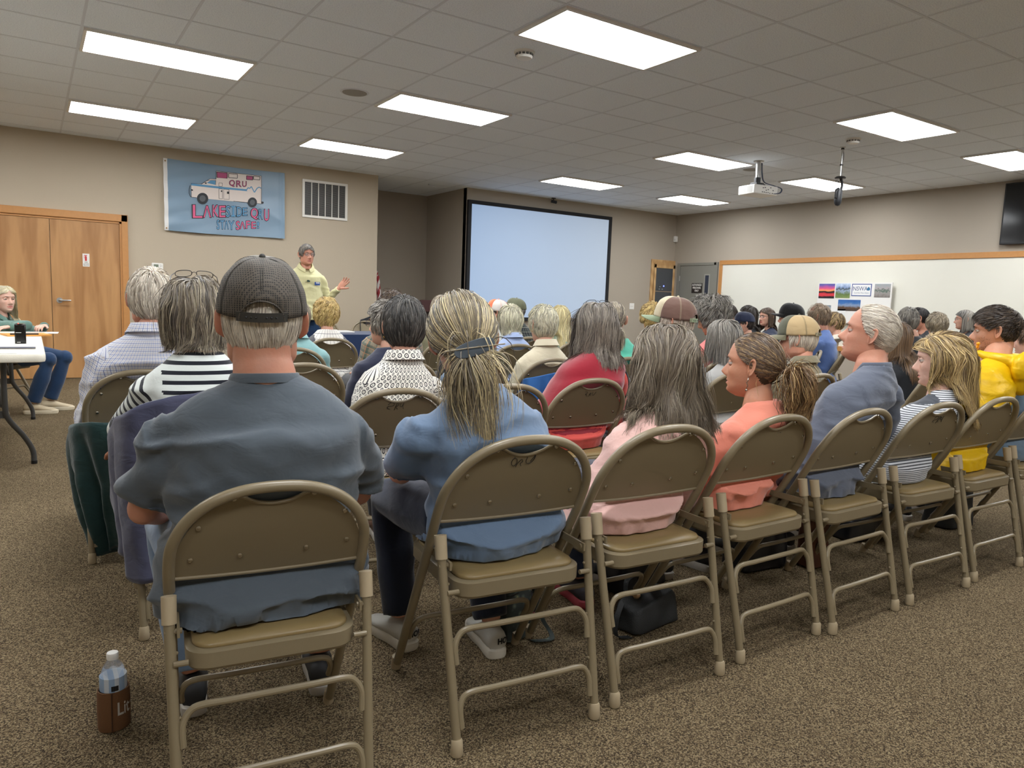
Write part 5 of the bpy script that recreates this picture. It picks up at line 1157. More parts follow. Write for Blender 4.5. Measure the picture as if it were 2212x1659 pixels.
check_b = cloth('blue_check_shirt', (216, 216, 222), .7, fn=f_check((214, 216, 224), [('u', .0165, .0022, 0, (66, 92, 160), .75), ('v', .0165, .0022, 0, (66, 92, 160), .75), ('u', .0165, .0016, .5, (170, 150, 140), .6), ('v', .0165, .0016, .5, (170, 150, 140), .6)]))
dots = cloth('dotted_blouse', (226, 222, 212), .6, fn=f_dots, fold=.08)
plaid_o = cloth('orange_green_plaid', (150, 140, 120), .8, fn=f_check((140, 130, 112), [('u', .05, .018, 0, (74, 92, 84), .7), ('v', .05, .018, 0, (70, 88, 82), .6), ('u', .05, .003, .6, (206, 130, 84), .9), ('v', .05, .003, .6, (206, 140, 96), .8)]))
plaid_d = cloth('dark_green_plaid', (44, 54, 54), .8, fn=f_check((40, 50, 50), [('u', .045, .014, 0, (24, 28, 36), .7), ('v', .045, .014, 0, (24, 28, 36), .7), ('u', .045, .002, .6, (200, 200, 180), .8), ('v', .045, .002, .6, (200, 200, 180), .8)]))
plaid_b = cloth('blue_white_plaid', (176, 190, 200), .8, fn=f_check((180, 192, 202), [('u', .03, .010, 0, (58, 80, 104), .7), ('v', .03, .010, 0, (58, 80, 104), .7)]))
window = cloth('windowpane_shirt', (224, 220, 214), .7, fn=f_check((224, 220, 214), [('u', .045, .0035, 0, (40, 44, 60), .9), ('v', .045, .0035, 0, (40, 44, 60), .9)]))
pin = cloth('fine_striped_shirt', (180, 180, 180), .7, fn=f_stripes((206, 208, 212), (62, 66, 74), .0085, .0036), fold=.2)
yshirt = cloth('pale_yellow_check', (204, 198, 156), .7, fn=f_check((208, 204, 162), [('u', .014, .0025, 0, (186, 176, 110), .6), ('v', .014, .0025, 0, (186, 176, 110), .5)]))
camo = cloth('green_patterned_shirt', (92, 122, 112), .7, noise=(9, .6)); chk = cloth('small_dark_check', (60, 66, 84), .8, fn=f_check((50, 56, 72), [('u', .02, .005, 0, (190, 196, 206), .6), ('v', .02, .005, 0, (190, 196, 206), .6)])); dotn = cloth('navy_dotted', (40, 46, 66), .8); creamk = cloth('cream_knit', (204, 196, 180), .9)
jean_l = cloth('light_blue_jeans', (112, 132, 158), .85, noise=(16, .22)); jean_d = cloth('dark_jeans', (34, 40, 56), .85, noise=(16, .2)); black_p = cloth('black_leggings', (20, 20, 23), .7); grey_p = cloth('charcoal_trousers', (58, 58, 62), .85); khaki_p = cloth('khaki_trousers', (146, 130, 104), .85); navy_j = cloth('navy_jeans', (34, 58, 90), .85, noise=(12, .15))
sh_w = (mat('shoe_white_mesh', (200, 198, 190), .7), mat('shoe_sole_white', (220, 214, 200), .6)); sh_b = (mat('shoe_black', (30, 30, 32), .6), mat('shoe_sole_grey', (176, 170, 160), .6)); sh_k = (mat('shoe_beige', (196, 180, 150), .7), mat('shoe_sole_cream', (214, 202, 176), .6)); sh_br = (mat('shoe_brown', (96, 66, 50), .6), mat('shoe_sole_white2', (216, 212, 204), .6)); sh_pk = (mat('shoe_grey_pink', (72, 70, 78), .7), mat('shoe_sole_pink', (196, 86, 96), .6))
g_black = mat('glasses_black', (20, 20, 22), .3); g_brown = mat('glasses_brown', (86, 60, 50), .3); g_metal = mat('glasses_metal', (120, 112, 100), .3, metal=.7)
WHITE = (((226, 216, 200), 4), ((196, 184, 168), 3), ((160, 148, 136), 1)); SILV = (((214, 208, 180), 4), ((186, 180, 158), 3), ((130, 126, 112), 1)); GREY = (((150, 144, 134), 3), ((118, 112, 104), 3), ((84, 80, 76), 2)); DGREY = (((104, 100, 94), 2), ((70, 66, 62), 4), ((46, 44, 42), 3)); SALT = (((160, 148, 126), 3), ((124, 112, 96), 4), ((90, 82, 74), 3), ((186, 174, 148), 1)); PONYC = (((196, 178, 134), 3), ((146, 132, 104), 3), ((98, 90, 78), 3), ((70, 66, 62), 2))
BRGR = (((128, 114, 96), 4), ((106, 94, 80), 4), ((156, 144, 124), 2)); BLON = (((196, 168, 114), 4), ((164, 138, 94), 3), ((118, 98, 72), 2), ((216, 194, 142), 1)); BROWN = (((84, 66, 50), 4), ((62, 48, 38), 3), ((104, 84, 64), 1)); DKB = (((44, 36, 30), 4), ((60, 50, 42), 2)); HIGHL = (((98, 78, 62), 6), ((76, 60, 48), 5), ((130, 106, 78), 2), ((156, 128, 90), 2)); GOLD = (((210, 184, 120), 4), ((186, 156, 96), 3), ((150, 124, 80), 1)); PALEB = (((222, 208, 158), 4), ((200, 184, 136), 3), ((164, 148, 110), 1))
def body_cols(sw, drop=.205, back=-.0):  # shoulders and back, in head space
    return [(np.array([0, -.055+back, -drop-.135]), np.array([sw*1.02, .135, .150])), (np.array([0, -.05+back, -drop-.01]), np.array([.085, .085, .085]))]
def body_sph(Mh, I, sw, g):      # shoulders and back as balls, in head space
    Mi = np.linalg.inv(Mh); nb = I['nb']; out = []; sc_ = np.linalg.norm(Mh[:3, 0])
    B = [(I['S'][s]+np.array([-s*.012, -.004, -.0]), .080) for s in (-1, 1)]+[(I['S'][s]*.5+nb*.5+np.array([0, -.005, -.030]), .084) for s in (-1, 1)]+[(nb+np.array([0, 0, -.055]), .090)]
    for dz in (.16, .26, .36):
        for fx in (-.42, 0, .42): B.append((nb*np.array([1-dz, 1-dz, 1])+np.array([fx*sw, -.004, -dz]), .122*(.5+.5*g)))
    for c, r_ in B: out.append((xf(Mi, np.array([c]))[0], np.array([r_/sc_]*3)))
    return out
SHORT = dict(L=.045, lift=.010, cling=.8, clump=.35, grav=.3, noise=.3)
def do(key, label, pos, hyaw, h_=None, cap=None, gl=None, **kw):
    ck = kw.pop('chair', key); c = C.get(ck)
    yaw = kw.pop('yaw', None)
    if c is None:
        yaw = 0 if yaw is None else yaw; hip = (pos[0]-.03*math.sin(R(yaw)), pos[1]-.0); back = .325
        c = chair(hip[0]-back*math.sin(R(yaw)), hip[1]-back*math.cos(R(yaw)), -yaw, 'folding chair of the '+kw.pop('cl', label.replace('person ', 'person ', 1)[:60])); C[key] = c
    else:
        a = -math.degrees(c.rotation_euler[2]); yaw = a if yaw is None else yaw; sc = c.scale[0]
        hip = (c.location[0]+(.325*sc)*math.sin(R(a)), c.location[1]+.325*sc*math.cos(R(a))); kw.pop('cl', None)
        if 'hipx' in kw: hip = (hip[0]+kw.pop('hipx'), hip[1])
    lod = kw.get('lod', 1); hh = dict(h_ or {}); kw.setdefault('pants', grey_p); kw.setdefault('shoes', sh_b)
    cols = hh.get('cols', GREY); sc_ = hh.pop('scalp', cols[0][0] if cols else None)
    r, Mh, I = person(label, hip, yaw, pos, hyaw, scalp=sc_, H=hh, chairo=c, **kw)
    if hh:
        base = {2: dict(n=6500, w=.00105, seg=12), 1: dict(n=2600, w=.0018, seg=9), 0: dict(n=900, w=.0032, seg=7)}[lod]
        hh.pop('nobrow', None); base.update(hh); base.setdefault('seed', len(LEG)+3)
        if base.get('L', 0) > .11 and 'body' not in base: base['body'] = body_sph(Mh, I, kw.get('sw', .195), kw.get('g', 1))
        ho = hair(r, Mh, **base)
        if base.get('L', 0) > .2:
            n_ = len(ho.data.vertices)*3; co = np.empty(n_, np.float32); ho.data.vertices.foreach_get('co', co); co = I['clamp'](co.reshape(-1, 3).astype(float), .004); ho.data.vertices.foreach_set('co', co.astype(np.float32).ravel()); ho.data.update()
    if cap: ball_cap(r, Mh, **cap)
    if gl: glasses(r, Mh, gl[0], *gl[1:])
    return r, Mh, I
# --- nearest row
def mesh_cap_fn(t, b):
    tc = t.n('ShaderNodeTexCoord').outputs['Object']; v = t.n('ShaderNodeTexVoronoi', i_Vector=tc, i_Scale=205.0); v.inputs['Randomness'].default_value = .1
    k = t.math('LESS_THAN', v.outputs['Distance'], .40); t.link(t.mix(k, srgb(84, 76, 66), srgb(24, 22, 21)), b.inputs['Base Color']); t.bump(t.math('MULTIPLY', k, -1), .5, .002)
m_mesh = mat('dark_cap_mesh', (70, 64, 56), .7, fn=mesh_cap_fn); m_capg = cloth('cap_grey_twill', (128, 122, 112), .85); m_capd = mat('cap_strap_dark', (52, 50, 46), .6)
P_ = {}
P_['capman'] = do('capman', 'person in a charcoal T-shirt and dark mesh cap, seated nearest the camera', (.462, 1.79, 1.122), 15, dict(cols=WHITE, scalp=(214, 196, 180), L=.05, lift=.007, cling=.8, clump=.35, n=7000), dict(crown_m=m_mesh, front_m=m_capg, brim_m=m_capg, button_m=m_capd, pitch=7, sc=1.06), lod=2, hs=1.10, sw=.238, g=1.25, sk='ruddy', shirt=tee_char, sleeve='short', pants=jean_l, shoes=sh_b, collar=(tee_char, 'crew'), neckw=1.24, jowl=1, fold=.019, knee={-1: ((-.20, .40, .52), (-.155, .30, .10), (.0, 1, 0)), 1: ((.20, .44, .50), (.20, .28, .10), (.1, 1, 0))}, arms={-1: ((-.265, .06, .655), (-.20, .26, .59)), 1: ((.268, .10, .645), (.235, .30, .56), (.0, .5, -.2))})
P_['pony'] = do('pony', 'person in a dusty blue T-shirt, long grey blonde hair clipped low', (1.035, 1.83, 1.075), 26, dict(cols=(((212, 194, 150), 3), ((176, 160, 126), 4), ((124, 112, 94), 3), ((88, 82, 74), 2)), L=.42, lift=.020, tie=(.012, -.112, -.062), noise=.06, clump=.35, n=8500, w=.0011, part=.0, crown=(0, .055, .115), tail=dict(L=.31, n=5200, spread=.44, dir=(-.06, -.24, -1), curl=(.010, 3.5), ncl=260, clump=.55)), lod=2, male=0, hs=1.06, sw=.195, g=1.14, sk='fair', shirt=tee_blue, sleeve='short', pants=jean_d, shoes=sh_w, pitch=14, roll=-8, collar=(tee_blue, 'crew'), fold=.013, knee={-1: ((-.17, .40, .50), (-.15, .33, .10), (-.25, 1, 0)), 1: ((.12, .36, .50), (.12, .17, .10), (.1, 1, 0))}, arms={-1: ((-.235, .10, .66), (-.19, .28, .62), (.4, .4, -.1))}, hunch=.07)
P_['pink'] = do('pink', 'person in a pale pink bomber jacket with long wavy grey brown hair', (1.80, 1.78, 1.005), 38, dict(cols=BRGR, L=.36, lift=.025, end_z=-.20, comb=(0, -.4, 0), ej=.08, noise=.5, part=.0, crown=(0, .02, .12), clump=.6, curl=(.008, 6), grav=.5, n=9000, w=.0012, flick=.012), lod=2, male=0, hs=1.05, sw=.178, g=1.0, shirt=pinkj, pants=jean_d, shoes=sh_pk, pitch=4, fold=.014, fy=-.05)
P_['coral'] = do('coral', 'person in a coral top, brown highlighted hair in a ponytail, face in profile', (2.245, 1.77, .985), -24, dict(cols=HIGHL, L=.40, lift=.004, tie=(0.0, -.135, -.015), noise=.03, clump=.2, n=11000, w=.0011, line=[.078, .076, .058, .030, .012, -.004, -.030, -.058, -.070], tail=dict(L=.32, n=4800, spread=.46, dir=(.05, -1, -.1), curl=(.016, 7), ncl=70, clump=.7, cols=(((166, 132, 90), 4), ((126, 96, 66), 4), ((200, 168, 116), 2), ((92, 70, 52), 2)))), lod=2, male=0, hs=1.0, sw=.172, g=.9, sk='tan', shirt=coralc, pants=black_p, shoes=sh_b, pitch=-3, fold=.011, belt=.50, waist=.86, arms=None)
P_['gray'] = do('gray', 'person with short white hair in a faded blue grey T-shirt, chin raised in profile', (2.985, 1.76, 1.105), -25, dict(cols=WHITE, scalp=(212, 166, 146), L=.030, lift=.004, cling=.9, clump=.25, grav=.1, n=8500, w=.0009, noise=.2, comb=(0, -.3, 0), crown=(0, .14, .06), line=[.092, .090, .074, .040, .005, -.015, -.04, -.066, -.078]), lod=2, hs=1.05, sw=.215, g=1.04, sk='ruddy', shirt=graytee, sleeve='short', pants=grey_p, pitch=-11, collar=(graytee, 'crew'), neckw=1.08, fold=.014, jowl=.6, nose=1.1)
P_['blonde'] = do('blonde', 'person with thick shoulder length blonde hair in a fine striped shirt', (3.59, 1.76, .985), -24, dict(cols=BLON, L=.34, lift=.030, end_z=-.25, comb=(0, -.25, 0), ej=.07, noise=.5, part=-.02, crown=(0, .03, .118), clump=.6, curl=(.008, 5), grav=.5, n=9000, w=.0012, flick=.03), lod=2, male=0, hs=1.05, sw=.178, g=1.0, sk='pale', shirt=pin, pants=jean_d, pitch=4)
P_['yellow'] = do('yellow', 'person in a bright yellow hooded jacket with short dark brown hair', (4.147, 1.78, 1.125), -20, dict(cols=(((66, 54, 44), 5), ((46, 38, 32), 4), ((92, 76, 60), 2)), L=.050, lift=.020, cling=.5, clump=.5, grav=.0, n=9000, w=.0010, noise=.5, comb=(0, .6, .3), lenf=lambda p: np.interp(p[:, 2], [-.07, .02, .07], [.16, .30, 1]), line=[.082, .080, .060, .034, .004, .024, -.022, -.062, -.072]), lod=2, hs=1.0, sw=.215, g=1.1, sk='tan', shirt=yellowj, pants=khaki_p, pitch=1, fold=.010, neckw=1.05)
P_['jeans'] = do('jeans', 'person at the right edge in a washed denim shirt, mostly out of the picture', (4.62, 1.78, 1.08), 5, dict(cols=BROWN, **SHORT), lod=1, shirt=cloth('washed_denim', (98, 118, 136), .85, noise=(14, .2)), pants=jean_d, yaw=8)
beard(P_['yellow'][0], P_['yellow'][1], (((60, 46, 36), 1), ((92, 74, 58), 1)), n=3000, w=.0005, L=.006, name='stubble')
# --- second row
P_['stripe'] = do('stripe', 'person in a black and white striped top, grey bob, glasses pushed on the head', (.497, 2.86, 1.10), 10, dict(cols=SALT, L=.25, lift=.028, end_z=-.095, end_back=-.112, ej=.06, flick=-.012, noise=.4, clump=.6, curl=(.005, 5), n=6500, w=.0013, seg=11, crown=(0, -.01, .118), grav=.4, part=-.01), gl=(g_black, 'crown', .026, .019), lod=2, male=0, hs=1.08, sw=.19, g=1.08, sk='deep', shirt=striped, pants=jean_d, shoes=sh_b, pitch=3, arms={-1: ((-.27, .06, .66), (-.26, .24, .56))})
P_['dot'] = do('dot', 'person in a white blouse with black ringed dots and short dark grey hair', (1.345, 2.90, 1.062), 15, dict(cols=DGREY, L=.10, lift=.018, cling=.85, clump=.5, grav=.35, n=5500, w=.0013, end_z=-.095, crown=(0, -.035, .112)), lod=2, male=0, hs=1.04, sw=.180, g=1.0, sk='fair', shirt=dots, collar=(dots, 'shirt'), pants=grey_p, shoes=sh_br, fold=.006)
P_['red'] = do('red', 'person in a red fleece vest over coral sleeves with a long grey bob', (2.43, 2.90, 1.07), 36, dict(cols=(((150, 140, 126), 4), ((118, 108, 98), 4), ((88, 80, 74), 2)), L=.30, lift=.026, end_z=-.165, comb=(0, -.5, 0), ej=.06, noise=.45, part=0, crown=(0, .0, .118), clump=.6, curl=(.007, 5), grav=.5, n=5500, w=.0016, flick=.012), gl=(g_black, 'head'), lod=1, male=0, hs=1.05, sw=.185, g=1.06, shirt=coral2, pants=grey_p, fold=.001)
P_['brown'] = do('brown', 'person in a brown and cream cap with green brim and blue plaid shirt', (3.03, 2.95, 1.10), -22, dict(cols=WHITE, scalp=(206, 180, 160), L=.07, lift=.006, cling=.8, clump=.4), dict(crown_m=cloth('cap_brown_cotton', (112, 86, 76), .85), front_m=cloth('cap_cream_cotton', (206, 194, 164), .85), brim_m=cloth('cap_green_cotton', (132, 148, 118), .85), pitch=4, sc=1.04), lod=1, hs=1.08, sw=.21, g=1.2, sk='ruddy', shirt=plaid_b, pants=jean_l, jowl=1)
P_['sweater'] = do('sweater', 'person in a heather grey sweater with straight chin length grey hair', (3.47, 2.96, 1.0), 14, dict(cols=GREY, L=.24, lift=.020, end_z=-.115, part=0, crown=(0, .0, .118), clump=.4, grav=.5, flick=.012), lod=1, male=0, hs=1.04, sw=.185, g=1.15, shirt=hgrey, pants=jean_d)
P_['khaki'] = do('khaki', 'person with a white beard in a khaki cap and olive jacket', (3.93, 2.78, 1.02), -22, dict(cols=WHITE, scalp=(206, 180, 160), L=.075, lift=.008, cling=.75, clump=.4), dict(crown_m=cloth('cap_khaki_mesh', (184, 160, 120), .85), front_m=cloth('cap_olive_twill', (92, 92, 76), .85), brim_m=cloth('cap_olive_brim', (118, 114, 92), .85), pitch=2, sc=1.05), gl=(g_metal,), lod=1, hs=1.08, sw=.215, g=1.22, sk='ruddy', shirt=olivej, collar=(olivej, 'shirt'), pants=jean_d, jowl=1, pitch=6)
beard(P_['khaki'][0], P_['khaki'][1], WHITE, n=2200, w=.0011, L=.022)
def vest():
    r, Mh, I = P_['red']; nb = I['nb']; S_ = I['S']; m = MB(); rings = []
    for z in np.linspace(.465, nb[2]+.004, 28):
        dz = nb[2]-z; q = (z-.478)/(nb[2]-.478); a = np.linspace(0, 2*np.pi, 28, endpoint=False); ca, sa = np.cos(a), np.sin(a)
        hw = min(np.interp(q, [0, .12, .35, .55, .75, 1], [.236, .238, .216, .205, .195, .18]), np.interp(dz, [0, .015, .035, .060, .085, .115, .15, .2], [.094, .112, .142, .176, .190, .192, .192, 1])); hd = min(np.interp(q, [0, .15, .4, .62, .8, 1], [.172, .176, .165, .155, .146, .13]), np.interp(dz, [0, .03, .07, .13, .2], [.078, .092, .108, .128, 1]))
        t = np.clip((z-.535)/(nb[2]-.535), -.3, 1.2); c = (1-t)**2*np.array([0, 0])+2*t*(1-t)*np.array([I['h'][0]*.3, min(0, nb[1])-.015])+t*t*nb[:2]
        rings.append([(c[0]+hw*np.sign(x)*abs(x)**.82, c[1]+hd*np.sign(y)*abs(y)**.82, z) for x, y in zip(ca, sa)])
    loft(m, rings)
    a = np.linspace(0, 2*np.pi, 30, endpoint=False); ring = lambda rr, dz: [(nb[0]+rr*math.cos(t), nb[1]+.01+rr*1.05*math.sin(t), nb[2]+dz-.015*math.sin(t)) for t in a]; loft(m, [ring(.10, -.03), ring(.088, -.005), ring(.080, .022), ring(.070, .022), ring(.070, -.03)])
    V, Q = remesh(m, .012, 2); N = vnormals(V, Q); V = V+N*(.005*vnoise(V*8))[:, None]; V = I['clamp'](V, .002); V[:, 2] = np.maximum(V[:, 2], .461); v = np_mesh('fleece_vest', V, Q, redf, r); v['label'] = 'red fleece vest with black piping'
    for s in (-1, 1):
        c = S_[s]+np.array([-s*.018, 0, .0]); k = MB(); k.tube([(c[0]+s*.002+s*.012*math.sin(t), c[1]+.118*math.cos(t)*.92, c[2]-.035+.098*math.sin(t)) for t in np.linspace(0, 2*np.pi, 24, endpoint=False)], .0045, 6, close=True); k.build('armhole_piping', m_black, v, smooth=True)
vest()
# --- third row
P_['plaid'] = do('plaid', 'person with thick white hair in a blue and white checked shirt', (.462, 3.70, 1.135), 2, dict(cols=WHITE, scalp=(222, 186, 168), L=.075, lift=.016, cling=.8, clump=.6, grav=.15, n=4500, w=.0016, noise=.4), lod=1, hs=1.14, sw=.235, g=1.3, sk='ruddy', shirt=check_b, collar=(check_b, 'shirt'), pants=grey_p, fold=.010, jowl=1, hipx=-.03)
P_['navy'] = do('navy', 'person in a navy sweater with curly grey hair and patterned glasses', (1.72, 3.95, 1.03), -30, dict(cols=GREY, L=.09, lift=.018, cling=.6, curl=(.008, 12), clump=.6), gl=(mat('glasses_patterned', (60, 60, 66), .3),), lod=1, male=0, hs=1.04, sw=.195, g=1.2, shirt=navyc, pants=grey_p)
P_['denim'] = do('denim', 'person in a faded denim jacket hidden behind the grey blonde ponytail', (2.27, 3.95, .96), 30, dict(cols=SALT, L=.12, lift=.015, cling=.5, end_z=-.09), lod=1, male=0, sw=.185, shirt=denim, pants=jean_d)
P_['cream'] = do('cream', 'person in a cream jacket with short silver hair and an earring', (2.84, 3.95, 1.04), 4, dict(cols=SILV, L=.085, lift=.018, cling=.8, clump=.55, grav=.2, noise=.45, n=3200), lod=1, male=0, hs=1.03, sw=.19, g=1.1, shirt=cream, collar=(cream, 'shirt'), pants=jean_l, pitch=3)
P_['mint'] = do('mint', 'person in a mint green fleece with a low brown grey ponytail', (3.46, 3.95, 1.085), 40, dict(cols=SALT, L=.4, lift=.005, tie=(.03, -.12, -.06), noise=.05, tail=dict(L=.16, n=500, spread=.3, dir=(.4, -.7, -.6))), lod=1, male=0, hs=1.03, sw=.19, g=1.15, shirt=mint, pants=grey_p)
P_['curly'] = do('curly', 'person with big curly grey hair looking down, salmon top and hoop earring', (4.13, 3.66, 1.13), -22, dict(cols=GREY, L=.13, lift=.048, curl=(.016, 12), clump=.8, grav=.1, noise=.5, cling=.6, n=4200, w=.0017), gl=(mat('glasses_zebra', (60, 58, 60), .3),), lod=1, male=0, hs=1.05, sw=.19, g=1.05, sk='tan', shirt=salmon, pants=jean_d, pitch=26)
# --- fourth row and beyond
P_['teal'] = do('teal', 'person in a pale teal fleece with glasses, mostly behind the mesh cap', (1.50, 4.98, 1.02), -20, dict(cols=SALT, L=.16, lift=.016, end_z=-.07, cling=.4), gl=(g_brown,), lod=1, male=0, sw=.21, g=1.25, hs=1.03, shirt=tealf, collar=(tealf, 'shirt'), pants=grey_p)
P_['orangepl'] = do('orangepl', 'person in an orange and green plaid shirt, sunglasses on brown hair', (2.22, 5.0, 1.10), 10, dict(cols=BROWN, L=.10, lift=.02, curl=(.01, 10), clump=.6, cling=.4), gl=(g_brown, 'crown'), lod=1, sw=.205, g=1.15, shirt=plaid_o, pants=grey_p)
P_['olive'] = do('olive', 'person with thinning grey hair in an olive shirt beside the lectern', (2.995, 5.70, 1.085), 8, dict(cols=(((176, 164, 144), 4), ((146, 134, 116), 3)), scalp=(206, 160, 140), L=.05, lift=.008, cling=.9, comb=(-.5, -.2, 0)), lod=1, hs=1.05, sw=.22, g=1.2, sk='ruddy', shirt=olive, pants=khaki_p)
P_['brownhair'] = do('brownhair', 'person with smooth brown hair behind the grey blonde ponytail', (2.72, 4.72, 1.10), 32, dict(cols=(((104, 84, 66), 4), ((82, 64, 50), 3)), L=.3, lift=.02, end_z=-.2, clump=.2, noise=.08), lod=1, male=0, hs=1.04, shirt=grey_p, cl='person with smooth brown hair')
P_['silver'] = do('silver', 'person with a wavy silver bob in a light blue shirt', (3.40, 5.2, 1.02), 26, dict(cols=SILV, L=.17, lift=.024, end_z=-.095, end_back=-.10, curl=(.008, 6), clump=.6, cling=.3, n=3000), lod=1, male=0, hs=1.06, sw=.19, g=1.1, shirt=lblue, collar=(lblue, 'shirt'), pants=jean_l)
P_['window'] = do('window', 'person with curly blonde hair in a white windowpane shirt', (2.09, 6.05, 1.02), 22, dict(cols=GOLD, L=.10, lift=.028, curl=(.012, 13), clump=.7, cling=.5, n=2600, w=.002), lod=1, male=0, hs=1.03, sw=.185, g=1.1, shirt=window, pants=jean_d)
P_['longbl'] = do('longbl', 'person with long straight pale blonde hair in front of the screen', (4.23, 5.6, 1.04), 34, dict(cols=PALEB, L=.42, lift=.02, end_z=-.34, clump=.3, noise=.1, n=2600), lod=1, male=0, hs=1.03, shirt=tealf, cl='person with long pale blonde hair')
P_['orcap'] = do('orcap', 'person in an orange and white mesh cap and pale T-shirt', (3.74, 5.957, 1.065), -40, dict(cols=DKB, L=.03, lift=.004, cling=.8), dict(crown_m=cloth('cap_white_mesh', (214, 208, 200), .8), front_m=cloth('cap_orange', (236, 122, 84), .7), pitch=2, lod=0), gl=(g_black,), lod=1, sk='ruddy', shirt=wtee, sleeve='short', pants=jean_d, cl='person in an orange and white cap')
P_['grcap'] = do('grcap', 'person in a faded green cap and dark plaid shirt before the screen', (4.175, 6.3, 1.085), -38, dict(cols=GREY, L=.03, lift=.004, cling=.8), dict(crown_m=cloth('cap_faded_green', (104, 106, 84), .85), brim_m=cloth('cap_faded_brim', (130, 134, 106), .85), pitch=2, lod=0, snap=False), gl=(g_metal,), lod=1, shirt=plaid_d, pants=jean_d, cl='person in a faded green cap')
P_['bcurly'] = do('bcurly', 'person with curly golden hair in a small dark check top', (4.694, 4.844, 1.085), 15, dict(cols=GOLD, L=.10, lift=.03, curl=(.012, 13), clump=.7, cling=.4, n=2400, w=.002), lod=1, male=0, sk='tan', shirt=chk, cl='person with curly golden hair')
RY = -38
P_['navycap'] = do('navycap', 'person in a plain navy cap low behind the grey haired heads', (6.533, 5.311, 1.03), -42, dict(cols=DKB, L=.03, lift=.004, cling=.8), dict(crown_m=cloth('cap_navy', (34, 40, 62), .8), lod=0, snap=False), lod=0, shirt=blackj, yaw=RY, cl='person in a plain navy cap')
P_['hairclip'] = do('hairclip', 'person with dark pulled back hair far beside the grey curls', (8.48, 7.17, 1.13), -20, dict(cols=DKB, L=.3, lift=.004, tie=(0, -.12, 0), tail=dict(L=.12, n=200)), lod=0, male=0, shirt=blackj, yaw=RY, cl='person with dark pulled back hair')
P_['darklong'] = do('darklong', 'person with long straight dark hair seen in profile against the whiteboard', (7.236, 5.823, 1.115), -38, dict(cols=DKB, L=.34, lift=.014, end_z=-.25, clump=.2, noise=.08, n=1600, w=.0028), lod=1, male=0, sk='tan', shirt=blackj, yaw=RY, cl='person with long straight dark hair')
P_['glassesw'] = do('glassesw', 'person with brown hair and round glasses, face turned toward the camera side', (8.09, 6.22, 1.10), -78, dict(cols=BROWN, L=.30, lift=.018, end_z=-.18, part=.01, clump=.4, n=1600, w=.0028), gl=(g_black,), lod=1, male=0, sk='fair', shirt=dotn, yaw=RY-10, cl='person with brown hair and round glasses')
P_['blackcap'] = do('blackcap', 'person in a black baseball cap and glasses behind the khaki cap', (6.007, 4.346, 1.125), -32, dict(cols=DKB, L=.03, lift=.004, cling=.8), dict(crown_m=cloth('cap_black', (20, 20, 22), .8), lod=0, snap=False, sc=1.05, pitch=4), gl=(g_black,), lod=1, sk='ruddy', shirt=blackj, yaw=RY, cl='person in a black baseball cap')
P_['bald'] = do('bald', 'person in a blue sweater with balding sandy grey hair', (6.678, 4.507, 1.14), -12, dict(cols=(((150, 128, 104), 4), ((126, 108, 90), 3)), scalp=(216, 170, 148), L=.06, lift=.014, cling=.6, curl=(.006, 10), bald=lambda p: (p[:, 1] > .0) & (p[:, 2] > .06), n=2000), lod=1, hs=1.05, sw=.21, g=1.15, sk='ruddy', shirt=bluesw, chair='none1', yaw=-25, cl='person in a blue sweater')
P_['shortbr'] = do('shortbr', 'person with short streaked brown hair and black glasses near the poster board', (7.638, 4.949, 1.07), -30, dict(cols=BLON[:3]+BROWN[:1], L=.07, lift=.014, cling=.8), gl=(g_black,), lod=1, male=0, shirt=creamk, chair='sb', cl='person with short streaked brown hair')
P_['graym'] = do('graym', 'person with grey hair in a black jacket behind the white haired man', (6.33, 3.41, 1.136), 50, dict(cols=GREY, L=.07, lift=.012, cling=.7), lod=0, shirt=blackj, yaw=-20, cl='person in a black jacket')
P_['darkm'] = do('darkm', 'person with short black hair looking down in profile', (8.14, 4.266, 1.155), -24, dict(cols=(((24, 20, 20), 1), ((38, 32, 30), 1)), L=.045, lift=.008, cling=.7), lod=1, sk='ruddy', shirt=blackj, yaw=RY, pitch=16, cl='person with short black hair')
P_['gcurl'] = do('gcurl', 'person with wavy sandy grey hair just above the thick blonde hair', (7.68, 3.84, 1.10), 40, dict(cols=(((160, 146, 122), 4), ((128, 116, 98), 3)), L=.09, lift=.02, curl=(.01, 10), cling=.6), lod=1, shirt=wtee, yaw=-20, cl='person with wavy sandy grey hair')
P_['greyw'] = do('greyw', 'person with smooth grey hair and glasses in profile at the right wall', (9.42, 4.39, 1.162), -28, dict(cols=GREY, L=.30, lift=.014, end_z=-.17, part=0, clump=.2, noise=.08, n=1600, w=.0028), gl=(g_brown,), lod=1, male=0, sk='fair', shirt=grey_p, yaw=RY, cl='person with smooth grey hair and glasses')
P_['darkj'] = do('darkj', 'person with long light brown hair in a dark jacket behind the white haired man', (5.206, 2.86, 1.024), 56, dict(cols=(((128, 100, 72), 4), ((100, 78, 58), 3)), L=.40, lift=.02, end_z=-.30, clump=.4, n=2000), lod=1, male=0, shirt=blackj, yaw=-10, cl='person with long light brown hair')
